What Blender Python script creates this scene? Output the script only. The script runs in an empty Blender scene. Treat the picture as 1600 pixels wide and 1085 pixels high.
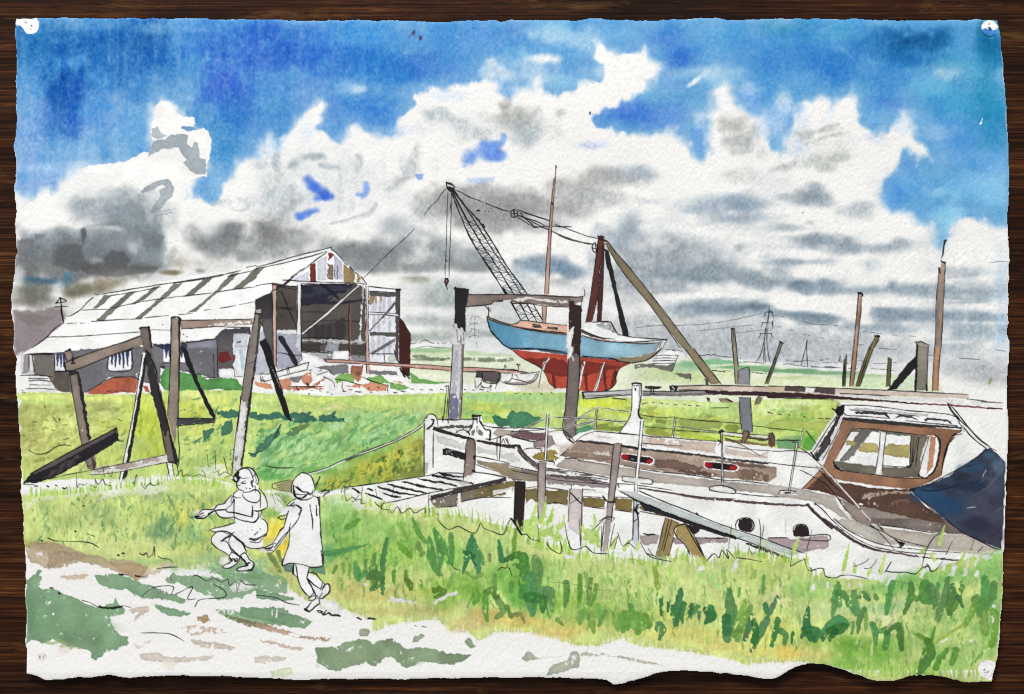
# A watercolour sheet lying on a dark wooden slab.  The painting is a flat thing: its pigment is laid down
# here by code (washes, brush marks, ink lines) on the sheet's own surface, in the sheet's own coordinates.
import bpy, math
import numpy as np

U = 0.000364                       # metres per sheet unit (the sheet is about 56 cm wide)
W, H = 1600, 1085
f32 = np.float32
rs = np.random.RandomState

# ------------------------------------------------------------------ noise
_nc = {}
def NZ(cx, cy=None, seed=0):
    """smooth value noise over the sheet, about -1..1; cell size cx by cy units"""
    cy = cy or cx
    k = (cx, cy, seed)
    if k in _nc: return _nc[k]
    r = rs(seed * 977 + int(cx * 13 + cy * 7) % 9973)
    nx, ny = int(W / cx) + 4, int(H / cy) + 4
    g = r.uniform(-1, 1, (ny, nx)).astype(f32)
    def axis(n, c, m):
        t = np.arange(n, dtype=f32) / c
        i = np.minimum(t.astype(np.int32), m - 2); f = t - i
        return i, (f * f * (3 - 2 * f)).astype(f32)
    ix, fx = axis(W, cx, nx); iy, fy = axis(H, cy, ny)
    rows = g[iy] * (1 - fy)[:, None] + g[iy + 1] * fy[:, None]
    out = rows[:, ix] * (1 - fx) + rows[:, ix + 1] * fx
    _nc[k] = out.astype(f32)
    return _nc[k]

def fbm(c, seed=0, o=3):
    s = 0; a = 1.0; t = 0
    for k in range(o):
        s = s + NZ(max(c / 2 ** k, 1.5), None, seed + k) * a; t += a; a *= .55
    return s / t * 1.5

# surface of rough cold-pressed paper: soft bumps, faintly aligned up and down like the felt it dried on
TEX = (NZ(4.6, 5.8, 3) * .45 + NZ(3.0, 4.4, 4) * .5 + NZ(2.0, 2.6, 5) * .35 + NZ(9, 12, 6) * .18).astype(f32)

# ------------------------------------------------------------------ canvas
WHITE = np.array([240, 238, 235], f32)
col = np.empty((H, W, 3), f32); col[:] = WHITE
lab = np.zeros((H, W), np.int16)
KEYS = ['paper_sheet']; INFO = {}
CUR = 0
def L(key, label=None):
    """choose which part of the painting the next marks belong to ('part' or 'part/sub_part')"""
    global CUR
    if key not in KEYS: KEYS.append(key)
    if label: INFO[key] = label
    CUR = KEYS.index(key)

CROPS = dict(A=(0,0,3.99), B=(400,0,3.99), C=(800,0,3.99), D=(1200,0,3.99), E=(0,272,3.99), F=(400,272,3.99), G=(800,272,3.99), H=(1200,272,3.99),
  I=(0,544,3.99), J=(400,544,3.99), K=(800,544,3.99), L=(1200,544,3.99), M=(0,813,3.99), N=(400,813,3.99), O=(800,813,3.99), P=(1200,813,3.99),
  girl=(290,720,6.029), kid=(400,730,4.521), bow=(650,620,7.75), door=(400,420,5.424), pyl=(1130,470,7.75), boat=(740,480,5.0), deck=(900,740,4.0), cr=(680,270,4.339), u=(0,0,1.0))
CR = CROPS['u']
def at(c):
    global CR
    CR = CROPS[c]
def pts(s):
    if not isinstance(s, str): return np.asarray(s, f32).reshape(-1, 2)
    a = np.array(s.replace(',', ' ').split(), f32).reshape(-1, 2)
    return a / CR[2] + np.array(CR[:2], f32)

def spline(p, n=6, closed=False):
    p = np.asarray(p, f32)
    m = len(p)
    if m < 3: return p
    out = []
    rng = range(m) if closed else range(m - 1)
    t = (np.arange(n, dtype=f32) / n)[:, None]
    for i in rng:
        if closed: a, b, c, d = p[(i-1) % m], p[i], p[(i+1) % m], p[(i+2) % m]
        else: a, b, c, d = p[max(i-1, 0)], p[i], p[i+1], p[min(i+2, m-1)]
        out.append(.5 * (2*b + (c-a)*t + (2*a-5*b+4*c-d)*t*t + (3*b-a-3*c+d)*t**3))
    if not closed: out.append(p[-1:])
    return np.concatenate(out)

def box(p, pad):
    x0 = max(int(p[:, 0].min() - pad), 0); x1 = min(int(p[:, 0].max() + pad) + 2, W)
    y0 = max(int(p[:, 1].min() - pad), 0); y1 = min(int(p[:, 1].max() + pad) + 2, H)
    return x0, x1, y0, y1

def sdist(p, X, Y):
    d2 = np.full(X.shape, 1e9, f32); ins = np.zeros(X.shape, bool)
    q = np.roll(p, -1, 0)
    for (ax, ay), (bx, by) in zip(p, q):
        ex, ey = bx - ax, by - ay
        wx, wy = X - ax, Y - ay
        t = np.clip((wx * ex + wy * ey) / (ex * ex + ey * ey + 1e-9), 0, 1)
        d2 = np.minimum(d2, (wx - ex * t) ** 2 + (wy - ey * t) ** 2)
        if ay != by:
            c = ((ay <= Y) & (Y < by)) | ((by <= Y) & (Y < ay))
            ins ^= c & (wx < (Y - ay) * ex / (ey if ey else 1e-9))
    d = np.sqrt(d2)
    return np.where(ins, -d, d)

def pour(x0, x1, y0, y1, m, c, mode='n', lb=True, thr=.5):
    if x1 <= x0 or y1 <= y0: return
    v = col[y0:y1, x0:x1]
    if mode == 'n': v += (c - v) * m[..., None]
    else: v *= 1 - m[..., None] * (1 - np.asarray(c, f32) / 255)
    if lb and CUR: 
        l = lab[y0:y1, x0:x1]; l[m > thr] = CUR

SEED = [11]
def wash(s, c, soft=1.0, warp=.9, wc=8, a=1.0, edge=.10, gran=.05, dry=0., sm=False, mode='n', lb=True, ds=1, c2=None, ax=(1, 0), var=.05):
    """a flat or graded wash inside an outline; c2 = colour it grades to along ax; dry = share lost to dry brush"""
    p = pts(s); warp *= .78
    if sm: p = spline(p, 5, True)
    SEED[0] += 1; sd = SEED[0]
    pad = max(soft, 1) + warp * 2 + 3
    x0, x1, y0, y1 = box(p, pad)
    if x1 - x0 < 2 or y1 - y0 < 2: return
    ny, nx = (sd * 37) % 300, (sd * 53) % 300
    Y, X = np.mgrid[y0:y1:ds, x0:x1:ds].astype(f32)
    if warp:
        n1 = np.roll(NZ(wc, None, 21), (ny, nx), (0, 1)); n2 = np.roll(NZ(wc, None, 22), (nx, ny), (0, 1))
        n3 = np.roll(NZ(max(wc / 3, 1.6), None, 23), (nx, ny), (0, 1))
        sl = (slice(y0, y1, ds), slice(x0, x1, ds))
        X = X + (n1[sl] + .4 * n3[sl]) * warp; Y = Y + (n2[sl] + .4 * n3[sl]) * warp
    d = sdist(p, X, Y)
    if ds > 1:
        hh, ww = y1 - y0, x1 - x0
        iy = np.minimum(np.arange(hh) / ds, d.shape[0] - 1.001); ix = np.minimum(np.arange(ww) / ds, d.shape[1] - 1.001)
        a0, b0 = iy.astype(int), ix.astype(int); fy, fx = (iy - a0)[:, None], (ix - b0)[None]
        a1 = np.minimum(a0 + 1, d.shape[0]-1); b1 = np.minimum(b0 + 1, d.shape[1]-1)
        d = (d[a0][:, b0]*(1-fy)*(1-fx) + d[a1][:, b0]*fy*(1-fx) + d[a0][:, b1]*(1-fy)*fx + d[a1][:, b1]*fy*fx).astype(f32)
    tex = TEX[y0:y1, x0:x1]
    if soft < 2.5: d = d + tex * (.35 + min(dry, .12) * 14)      # the paper's tooth breaks the edge
    m = np.clip(.5 - d / max(soft, .6), 0, 1); m = m * m * (3 - 2 * m)
    if dry:
        k = np.roll(NZ(18, 9, 31), (ny, nx), (0, 1))[y0:y1, x0:x1]
        m = m * np.clip((tex * .8 + k * .7 + 1.15 - 2.0 * dry) * 3.0, 0, 1)
    cc = np.empty(m.shape + (3,), f32); cc[:] = np.asarray(c, f32)
    if c2 is not None:
        g = X if ds == 1 else np.mgrid[y0:y1, x0:x1][1]
        gy = np.mgrid[y0:y1, x0:x1][0].astype(f32); gx = np.mgrid[y0:y1, x0:x1][1].astype(f32)
        pr = gx * ax[0] + gy * ax[1]; pp = p[:, 0] * ax[0] + p[:, 1] * ax[1]
        t = np.clip((pr - pp.min()) / (pp.max() - pp.min() + 1e-6), 0, 1)[..., None]
        cc = cc * (1 - t) + np.asarray(c2, f32) * t
    k = 1 - edge * np.exp(-np.abs(d + 1.6) / 1.3) - gran * tex * .9 + var * np.roll(NZ(22, None, 33), (nx, ny), (0, 1))[y0:y1, x0:x1]
    pour(x0, x1, y0, y1, m * a, np.clip(cc * k[..., None], 0, 252), mode, lb)

def blob(x, y, rx, ry, c, a=.8, rot=0, soft=1.0, w=.30, gran=.05, lb=False):
    """a wet-in-wet bloom"""
    R = max(rx, ry) * 1.7 + 4
    x0, x1, y0, y1 = box(np.array([[x, y]], f32), R)
    if x1 - x0 < 2 or y1 - y0 < 2: return
    Y, X = np.mgrid[y0:y1, x0:x1].astype(f32)
    cs, sn = math.cos(math.radians(rot)), math.sin(math.radians(rot))
    dx, dy = X - x, Y - y
    sl = (slice(y0, y1), slice(x0, x1))
    n = NZ(30, 24, 41)[sl] * .6 + NZ(13, 11, 42)[sl] * .4 + NZ(4, 7, 43)[sl] * .12
    d = np.sqrt(((dx*cs + dy*sn) / rx) ** 2 + ((-dx*sn + dy*cs) / ry) ** 2) + n * w * 1.1
    m = np.clip((1.42 - d) / (soft * 1.05), 0, 1); m = m * m * (3 - 2 * m) * a
    k = 1 - gran * TEX[sl] * 1.1
    pour(x0, x1, y0, y1, np.clip(m, 0, 1), np.asarray(c, f32) * k[..., None], 'n', lb)

INK = (15, 13, 16)
def line(p, ws, c, a=1.0, dry=0., lb=True, rough=.0, mode='n', gran=.0):
    """a mark along points p with half-widths ws"""
    p = np.asarray(p, f32); n = len(p)
    ws = np.interp(np.linspace(0, 1, n), np.linspace(0, 1, len(ws)), ws).astype(f32)
    x0, x1, y0, y1 = box(p, ws.max() + 3)
    if x1 - x0 < 2 or y1 - y0 < 2: return
    m = np.zeros((y1 - y0, x1 - x0), f32)
    for i in range(n - 1):
        sx0, sx1, sy0, sy1 = box(p[i:i+2], max(ws[i], ws[i+1]) + 2)
        if sx1 <= sx0 or sy1 <= sy0: continue
        Y, X = np.mgrid[sy0:sy1, sx0:sx1].astype(f32)
        if rough:
            X = X + NZ(4, None, 51)[sy0:sy1, sx0:sx1] * rough; Y = Y + NZ(4, None, 52)[sy0:sy1, sx0:sx1] * rough
        e = p[i+1] - p[i]
        t = np.clip(((X - p[i, 0]) * e[0] + (Y - p[i, 1]) * e[1]) / (e @ e + 1e-9), 0, 1)
        d = np.hypot(X - p[i, 0] - e[0]*t, Y - p[i, 1] - e[1]*t)
        v = np.clip(.5 + (ws[i] + (ws[i+1]-ws[i]) * t) - d, 0, 1)
        s_ = m[sy0-y0:sy1-y0, sx0-x0:sx1-x0]
        np.maximum(s_, v, out=s_)
    sl = (slice(y0, y1), slice(x0, x1))
    if dry: m = m * np.clip((TEX[sl] * .9 + NZ(14, None, 53)[sl] * .6 + 1.1 - 2 * dry) * 3, 0, 1)
    cc = np.asarray(c, f32) * (1 - gran * TEX[sl])[..., None]
    pour(x0, x1, y0, y1, m * a, cc, mode, lb, .42)

def ink(s, w=1.1, c=INK, a=.96, sm=True, j=.35, dry=.0, lb=True, close=False):
    """pen line(s): '|' separates strokes"""
    for q in (s.split('|') if isinstance(s, str) else [s]):
        p = pts(q)
        if close: p = np.concatenate([p, p[:1]])
        SEED[0] += 1; r = rs(SEED[0])
        if sm and len(p) > 2: p = spline(p, 7)
        else: p = spline(np.concatenate([p[i:i+2].mean(0)[None] if 0 else p[i:i+1] for i in range(len(p))]), 1) if len(p) < 3 else p
        seg = np.hypot(*np.diff(p, axis=0).T).sum()
        k = max(int(seg / 7), 2)
        ws = w * .60 * (1 + r.uniform(-.45, .45, k)); ws[-1] *= .55; ws[0] *= .8
        if len(p) < 30:          # resample so the width can wander
            t = np.concatenate([[0], np.cumsum(np.hypot(*np.diff(p, axis=0).T))]); 
            u = np.linspace(0, t[-1], max(int(seg / 5), 2))
            p = np.stack([np.interp(u, t, p[:, 0]), np.interp(u, t, p[:, 1])], 1)
        if j: 
            jj = r.normal(0, j * .5, p.shape); jj[0] = jj[-1] = 0
            p = p + jj * .6
        line(p, ws, c, a, dry, lb)

def brush(s, ws, c, a=.9, dry=0., sm=True, rough=.9, gran=.08, lb=True, mode='n'):
    for q in (s.split('|') if isinstance(s, str) else [s]):
        p = pts(q)
        p = spline(p, 6) if sm and len(p) > 2 else spline(np.stack([p[0]*(1-t)+p[-1]*t for t in np.linspace(0, 1, 4)]), 1) if len(p) == 2 else p
        line(p, ws, c, a, dry, lb, rough, mode, gran)

def swash(s, w, c, a=.6, gran=.1, soft=1.25):
    """a soft wet stroke"""
    p = pts(s); p = spline(p, 5) if len(p) > 2 else p
    q = np.concatenate([[0], np.cumsum(np.hypot(*np.diff(p, axis=0).T))]); n = max(int(q[-1] / (w * .8)), 1) + 1
    for t in np.linspace(0, q[-1], n):
        blob(float(np.interp(t, q, p[:, 0])), float(np.interp(t, q, p[:, 1])), w, w * .9, c, a * .62, 0, soft, .5, gran)

def dabs(area, n, cols, ln=(8, 22), wd=(1.5, 4), ang=(60, 110), a=(.3, .7), seed=1, dry=.25, lb=False):
    """n loose brush dabs scattered inside an outline"""
    p = pts(area); r = rs(seed)
    x0, x1, y0, y1 = p[:, 0].min(), p[:, 0].max(), p[:, 1].min(), p[:, 1].max()
    k = 0
    while k < n:
        xy = np.stack([r.uniform(x0, x1, 64), r.uniform(y0, y1, 64)], 1).astype(f32)
        ok = xy[sdist(p, xy[:, 0], xy[:, 1]) < -2]
        for q in ok:
            if k >= n: break
            k += 1
            t = math.radians(r.uniform(*ang)); l = r.uniform(*ln)
            e = np.array([math.cos(t), -math.sin(t)]) * l
            b = np.array([-e[1], e[0]]) / l * r.uniform(-.18, .18) * l
            w = r.uniform(*wd)
            line(spline(np.array([q - e/2, q + b, q + e/2], f32), 4), [w*.5, w, w*.9, w*.25], cols[r.randint(len(cols))], r.uniform(*a), dry, lb, 1.2, 'n', .06)
        if len(ok) == 0 and k == 0 and n: pass
# ================================================================== the sheet's outline
at('u')
OUT = pts("""23 27 60 27 120 26 150 27 200 27 260 28 300 28 350 30 400 29 460 31 500 31 550 31 600 31 650 32 700 33 750 31 775 31 782 33 795 29 830 31 870 31 900 31 925 28
950 29 1000 31 1040 30 1075 28 1100 27 1125 28 1150 31 1200 29 1290 28 1400 30 1480 30 1545 29 1558 31 1561 45 1564 60 1566 90 1570 130 1572 165 1574 200 1575 240 1577 270 1577 290
1575 310 1574 340 1575 372 1576 395 1577 408 1575 415 1575 440 1575 470 1574 500 1573 520 1576 533 1575 560 1573 590 1573 640 1575 675 1574 690 1573 720 1571 760 1570 800 1568 840
1568 870 1566 920 1563 950 1561 990 1558 1015 1556 1028 1548 1064 1540 1064 1510 1066 1480 1058 1450 1054 1420 1054 1395 1062 1370 1063 1350 1058 1325 1048 1300 1040 1285 1036 1262 1035
1240 1042 1225 1050 1210 1059 1200 1060 1180 1057 1150 1053 1110 1050 1070 1047 1040 1048 1028 1051 1010 1056 985 1064 968 1068 955 1068 945 1062 920 1060 880 1058 820 1058 760 1058
700 1059 640 1060 560 1060 460 1061 440 1060 400 1058 370 1057 340 1055 300 1056 285 1054 240 1056 200 1058 172 1054 150 1056 110 1058 90 1061 73 1062 60 1056 42 1050
41 1020 38 1000 41 970 38 930 39 890 37 850 35 820 34 800 32 770 32 730 31 700 27 660 27 640 24 600 22 580 24 560 19 545 21 520 18 490 17 465 20 440 23 415 25 390 23 350 25 330
22 290 24 270 25 250 20 230 23 215 25 200 24 150 24 120 24 80 21 50""")
_Y, _X = np.mgrid[0:H:2, 0:W:2].astype(f32)
_o = sdist(OUT, _X + NZ(14, None, 61)[::2, ::2] * 1.2 + NZ(4.5, None, 62)[::2, ::2] * .55, _Y + NZ(14, None, 63)[::2, ::2] * 1.0 + NZ(4.5, None, 64)[::2, ::2] * .55)
EDGE = np.repeat(np.repeat(_o, 2, 0), 2, 1)[:H, :W]
EDGE = (EDGE + np.roll(EDGE, 1, 0) + np.roll(EDGE, 1, 1) + np.roll(np.roll(EDGE, 1, 0), 1, 1)) / 4 + TEX * .35   # signed distance to the deckle edge (negative inside)

# ================================================================== sky and cloud
L('painted_cloud', 'white and grey watercolour clouds across the middle of the sky')
wash("0 0 1600 0 1600 640 0 640", WHITE, 1, 0, edge=0, gran=0, var=0)
L('painted_sky', 'blue watercolour sky wash along the top of the sheet')
SKYP = """0 0 1600 0 1600 356 1560 352 1530 345 1505 337 1493 362 1480 392 1468 394 1458 375 1448 352 1425 338 1400 333 1378 325 1372 308 1378 290 1395 268 1410 245 1425 236 1440 254 1455 246
1448 226 1424 212 1419 184 1408 184 1382 206 1352 200 1340 178 1337 158 1324 146 1308 162 1290 148 1274 160 1262 164 1250 180 1238 205 1228 240 1220 250 1206 238 1196 215 1190 184 1172 176 1156 162 1148 134 1128 128 1120 142 1110 168 1096 186
1110 200 1113 222 1104 246 1092 254 1078 244 1066 218 1052 205 1036 198 1010 206 988 214 962 204 936 192 924 178 936 168 985 160 1006 146 1022 122 1034 98 1012 88 1000 78 976 80 950 76 930 64 922 70 926 90 940 100 936 122
920 128 905 132 895 145 870 146 850 140 842 122 830 132 800 150 780 132 760 120 745 134 712 132 690 150 670 140 650 156 628 180 618 212 590 212 566 198 546 206 530 226 510 216 494 202 503 190
508 166 498 160 476 175 462 208 440 236 428 214 412 218 402 238 380 246 366 258 356 285 342 302 322 318 296 314 302 296 316 274 330 262 318 225 290 185 262 160 244 165 240 200 234 248 200 256 150 260 118 264 98 280 84 296 50 304 0 306"""
BLUE = [(60,60,80,60,(34,108,178),.9),(95,150,40,80,(18,88,166),.9),(190,70,70,60,(34,102,178),.9),(232,66,45,50,(20,84,160),.85),(240,110,90,60,(52,118,192),.7),(330,70,70,45,(58,114,200),.8),
 (345,130,50,50,(52,92,205),.85),(400,90,60,60,(60,110,205),.85),(375,180,40,40,(66,122,206),.7),(300,190,60,40,(58,130,198),.7),(60,190,26,50,(104,140,212),.85),(45,160,20,60,(96,150,212),.7),(42,240,24,40,(140,166,222),.8),
 (150,190,50,40,(112,150,216),.75),(110,180,20,60,(44,98,188),.7),(125,235,80,18,(120,166,218),.7),(165,235,18,30,(50,126,196),.8),(210,210,40,30,(90,150,212),.7),(80,275,30,12,(110,150,220),.6),(52,290,40,10,(120,150,220),.7),(345,240,30,50,(60,134,202),.8),(340,285,16,25,(110,168,226),.8),
 (150,40,60,10,(92,150,208),.7),(240,44,40,10,(110,160,212),.6),(300,46,40,8,(130,170,220),.5),(440,75,50,40,(40,96,196),.85),(500,70,60,40,(56,108,204),.85),(560,60,80,30,(90,156,222),.8),(560,95,60,25,(52,112,202),.8),(610,110,70,40,(48,124,204),.85),
 (660,60,50,25,(74,140,214),.8),(660,100,50,30,(50,110,200),.8),(700,110,40,30,(84,136,212),.8),(750,60,60,28,(104,154,220),.85),(745,105,40,22,(90,148,214),.7),(470,140,60,30,(82,132,212),.75),(440,190,50,30,(66,132,204),.8),(520,175,30,22,(64,120,208),.9),
 (580,180,70,25,(70,132,212),.85),(546,138,26,12,(134,178,228),.8),(500,205,30,15,(80,136,212),.7),(540,215,12,8,(120,160,222),.6),(810,50,26,20,(94,140,212),.8),(870,55,60,26,(134,184,228),.85),(815,88,40,20,(140,190,230),.7),(830,115,50,15,(104,156,220),.8),(880,128,50,12,(140,186,228),.7),
 (960,55,60,20,(104,160,220),.8),(1035,66,60,26,(70,124,208),.85),(1062,90,34,24,(46,104,202),.9),(1060,140,30,26,(98,150,216),.8),(1005,135,20,20,(120,176,228),.6),(985,180,60,20,(60,112,212),.95),(1050,180,30,24,(84,132,216),.8),(1092,220,18,32,(88,142,220),.95),
 (1120,120,50,18,(136,184,230),.75),(1140,60,80,30,(82,152,218),.85),(1180,80,50,40,(70,134,212),.7),(1175,140,24,24,(116,164,226),.8),(1205,190,20,40,(120,166,228),.8),(1180,160,20,16,(96,148,222),.7),(1230,45,50,20,(58,136,192),.85),(1250,90,60,40,(70,132,208),.85),(1300,105,50,40,(58,124,206),.85),(1240,130,50,20,(104,158,220),.7),(1215,220,12,40,(130,176,230),.6),
 (1310,50,40,22,(90,160,210),.7),(1400,72,80,26,(18,96,162),.9),(1440,62,46,20,(6,78,146),.85),(1475,60,30,20,(10,92,160),.8),(1420,95,50,14,(20,98,176),.7),(1350,80,40,30,(50,120,200),.7),(1380,120,60,25,(64,130,208),.8),(1545,80,26,50,(12,100,154),.9),(1510,105,50,35,(72,150,206),.8),(1480,100,20,16,(50,130,190),.7),(1500,160,60,40,(82,158,212),.8),(1545,170,30,60,(46,134,188),.85),
 (1450,130,40,20,(116,174,226),.75),(1390,165,44,14,(66,122,212),.9),(1360,180,30,20,(90,150,220),.8),(1440,185,60,16,(112,162,224),.75),(1490,210,60,24,(90,146,220),.8),(1560,220,30,24,(60,136,196),.8),(1500,245,60,18,(104,154,224),.75),(1420,255,24,20,(80,136,214),.9),(1400,300,26,30,(76,138,220),.9),(1440,290,40,40,(98,156,226),.8),(1500,290,60,30,(128,178,234),.8),(1555,300,30,40,(130,180,234),.8),(1550,260,40,14,(96,150,224),.7),(1480,345,24,40,(150,196,240),.8),(1470,300,26,12,(176,208,240),.6)]
_save = col.copy()
_bl = np.empty_like(col); _bl[:] = (88, 148, 212); col[:] = _bl
for b in BLUE: blob(*b, soft=1.25, w=.6, gran=.0)
_tl = np.clip((np.arange(W, dtype=f32)[None, :, None] / W - .5) * 2, 0, 1)
_blue = col * (np.array([.97, 1.01, .965], f32) * (1 - _tl) + np.array([.93, 1.035, .96], f32) * _tl); col[:] = _save
# pigment settles into the paper's hollows; brush runs leave faint vertical streaks on the left half
_x = np.arange(W, dtype=f32)[None] / W
_str = NZ(9, 90, 71) * np.clip(1.1 - _x * 1.6, 0, 1) * .5 + NZ(60, 40, 72) * .4
_dens = 1.04 + .13 * TEX * (1.2 - .5 * _x) + .06 * NZ(2.6, 3.2, 73) * (1.3 - .9 * _x) - .15 * _str - .045 * NZ(5, 46, 84) * (1.2 - _x) - .05 * NZ(50, 60, 83)
_blue = WHITE - (WHITE - _blue) * _dens[..., None]
_s = np.array([1.0])
p = pts(SKYP)
_Y, _X = np.mgrid[0:440:3, 0:W:3].astype(f32)
d = sdist(p, _X + NZ(24, None, 74)[0:440:3, ::3] * 9 + NZ(9, None, 75)[0:440:3, ::3] * 4, _Y + NZ(24, None, 76)[0:440:3, ::3] * 9 + NZ(9, None, 77)[0:440:3, ::3] * 4)
_iy = np.arange(438) / 3.0; _ix = np.minimum(np.arange(W) / 3.0, d.shape[1] - 1.01)
a0, b0 = _iy.astype(int), _ix.astype(int); fy, fx = (_iy - a0)[:, None].astype(f32), (_ix - b0)[None].astype(f32)
d = d[a0][:, b0]*(1-fy)*(1-fx) + d[np.minimum(a0+1, d.shape[0]-1)][:, b0]*fy*(1-fx) + d[a0][:, b0+1]*(1-fy)*fx + d[np.minimum(a0+1, d.shape[0]-1)][:, b0+1]*fy*fx
d = d + (NZ(4, 8, 78)[:438] * 1.6 + TEX[:438] * 1.5)
sw = np.clip(17 + 13 * NZ(80, None, 79)[:438] + 8 * (xx_ := np.abs(np.arange(W, dtype=f32)[None] / W - .5)), 8, 60)
m = np.clip(.5 - d / sw, 0, 1); m = m * m * (3 - 2 * m)
# the wash was wettest away from the clouds and thins towards them
thin = np.clip((-d - 4) / (46 + 26 * NZ(120, 70, 80)[:438]) + .30 * NZ(36, 30, 81)[:438] + .14 * NZ(15, 13, 82)[:438], 0, 1)
m = m * (.76 + .24 * thin)
col[:438] += (_blue[:438] - col[:438]) * m[..., None]
lab[:438][m > .35] = CUR
del _blue, _bl, _save

# pale breaks in the blue
for b in [(880,60,60,14,.28),(820,110,50,24,.3),(940,110,30,14,.4),(1100,112,60,10,.3),(1170,140,30,12,.25),(1490,110,40,16,.22),(1450,205,50,12,.25),(620,140,60,12,.15),(170,190,40,40,.15),(50,170,20,40,.2),(845,92,26,9,.9),(770,100,18,16,.6),(792,118,24,14,.5),(1085,128,22,5,.9,-40),(955,90,30,14,.85,10),(985,110,40,22,.9,-25),(560,140,12,6,.5),(1222,155,16,20,.6,30),(1480,115,24,10,.3)]:
    blob(b[0], b[1], b[2], b[3], WHITE, b[4], b[5] if len(b) > 5 else 0, 1.15, .6)

for b in [(1205,195,34,34,(176,202,236),.6),(1250,216,12,34,(190,210,238),.55,12),(1165,150,20,14,(140,180,230),.6),(1095,190,14,16,(200,216,240),.5),(1300,170,8,22,(200,218,242),.5,20),(1240,170,20,10,(170,200,236),.5),(1360,215,24,10,(196,214,240),.5),(1410,200,12,14,(190,212,240),.4),(800,140,40,10,(190,212,238),.5),(700,150,30,8,(190,210,238),.4),(100,262,60,10,(190,212,238),.5),(240,262,30,8,(180,206,236),.4),(420,232,24,14,(190,212,238),.45),(480,205,14,16,(200,216,240),.4),(620,205,40,8,(196,214,240),.4)]:
    blob(b[0], b[1], b[2], b[3], b[4], b[5], b[6] if len(b) > 6 else 0, 1.3, .6, .1)
L('painted_cloud')
# the cloud tower that was masked out: crisp dry edges
at('A')
wash("945 800 965 700 975 650 1010 625 1050 635 1070 670 1050 690 1025 710 1020 740 1060 760 1100 740 1115 712 1140 735 1190 728 1215 740 1215 775 1190 790 1130 785 1125 800 1160 820 1220 810 1270 795 1300 830 1320 880 1310 960 1285 1050 1285 1100 1100 1120 800 1110 600 1085 480 1080 500 1055 580 1030 700 1020 800 1000 900 950 950 960 1010 930 1100 915 990 870 950 880 940 830", WHITE, .9, 1.6, 5, edge=0, gran=0)
wash("930 930 960 880 985 870 1030 870 1060 840 1120 835 1170 840 1160 900 1200 920 1210 880 1240 890 1240 980 1285 1000 1280 1085 1210 1085 1140 1020 1165 1000 1120 940 1110 920 1010 930 950 960 930 980", (160,170,176), .9, 1.6, 5, gran=.05, edge=.05)
wash("950 800 985 790 1000 830 1045 850 990 870 945 850", (176,184,188), .9, 1.5, 5, edge=.03)
wash("1130 785 1190 790 1225 810 1170 820 1125 805", (120,160,205), .9, 1.4, 5)
at('E')
wash("875 110 900 80 1000 35 1050 30 1085 80 1075 140 1030 180 990 230 950 245 930 235 960 190 1000 140 990 105 1030 80 1010 70 940 100 885 125", (168,176,180), .9, 1.3, 5, edge=.05)
brush("960 250 1030 230 1095 215|965 265 1010 255 1080 235|965 300 970 260", [.8,1.2,.6], (172,178,182), .9, .1)
at('u')
GREY = [(215,190,0,0,0,0)]
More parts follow.
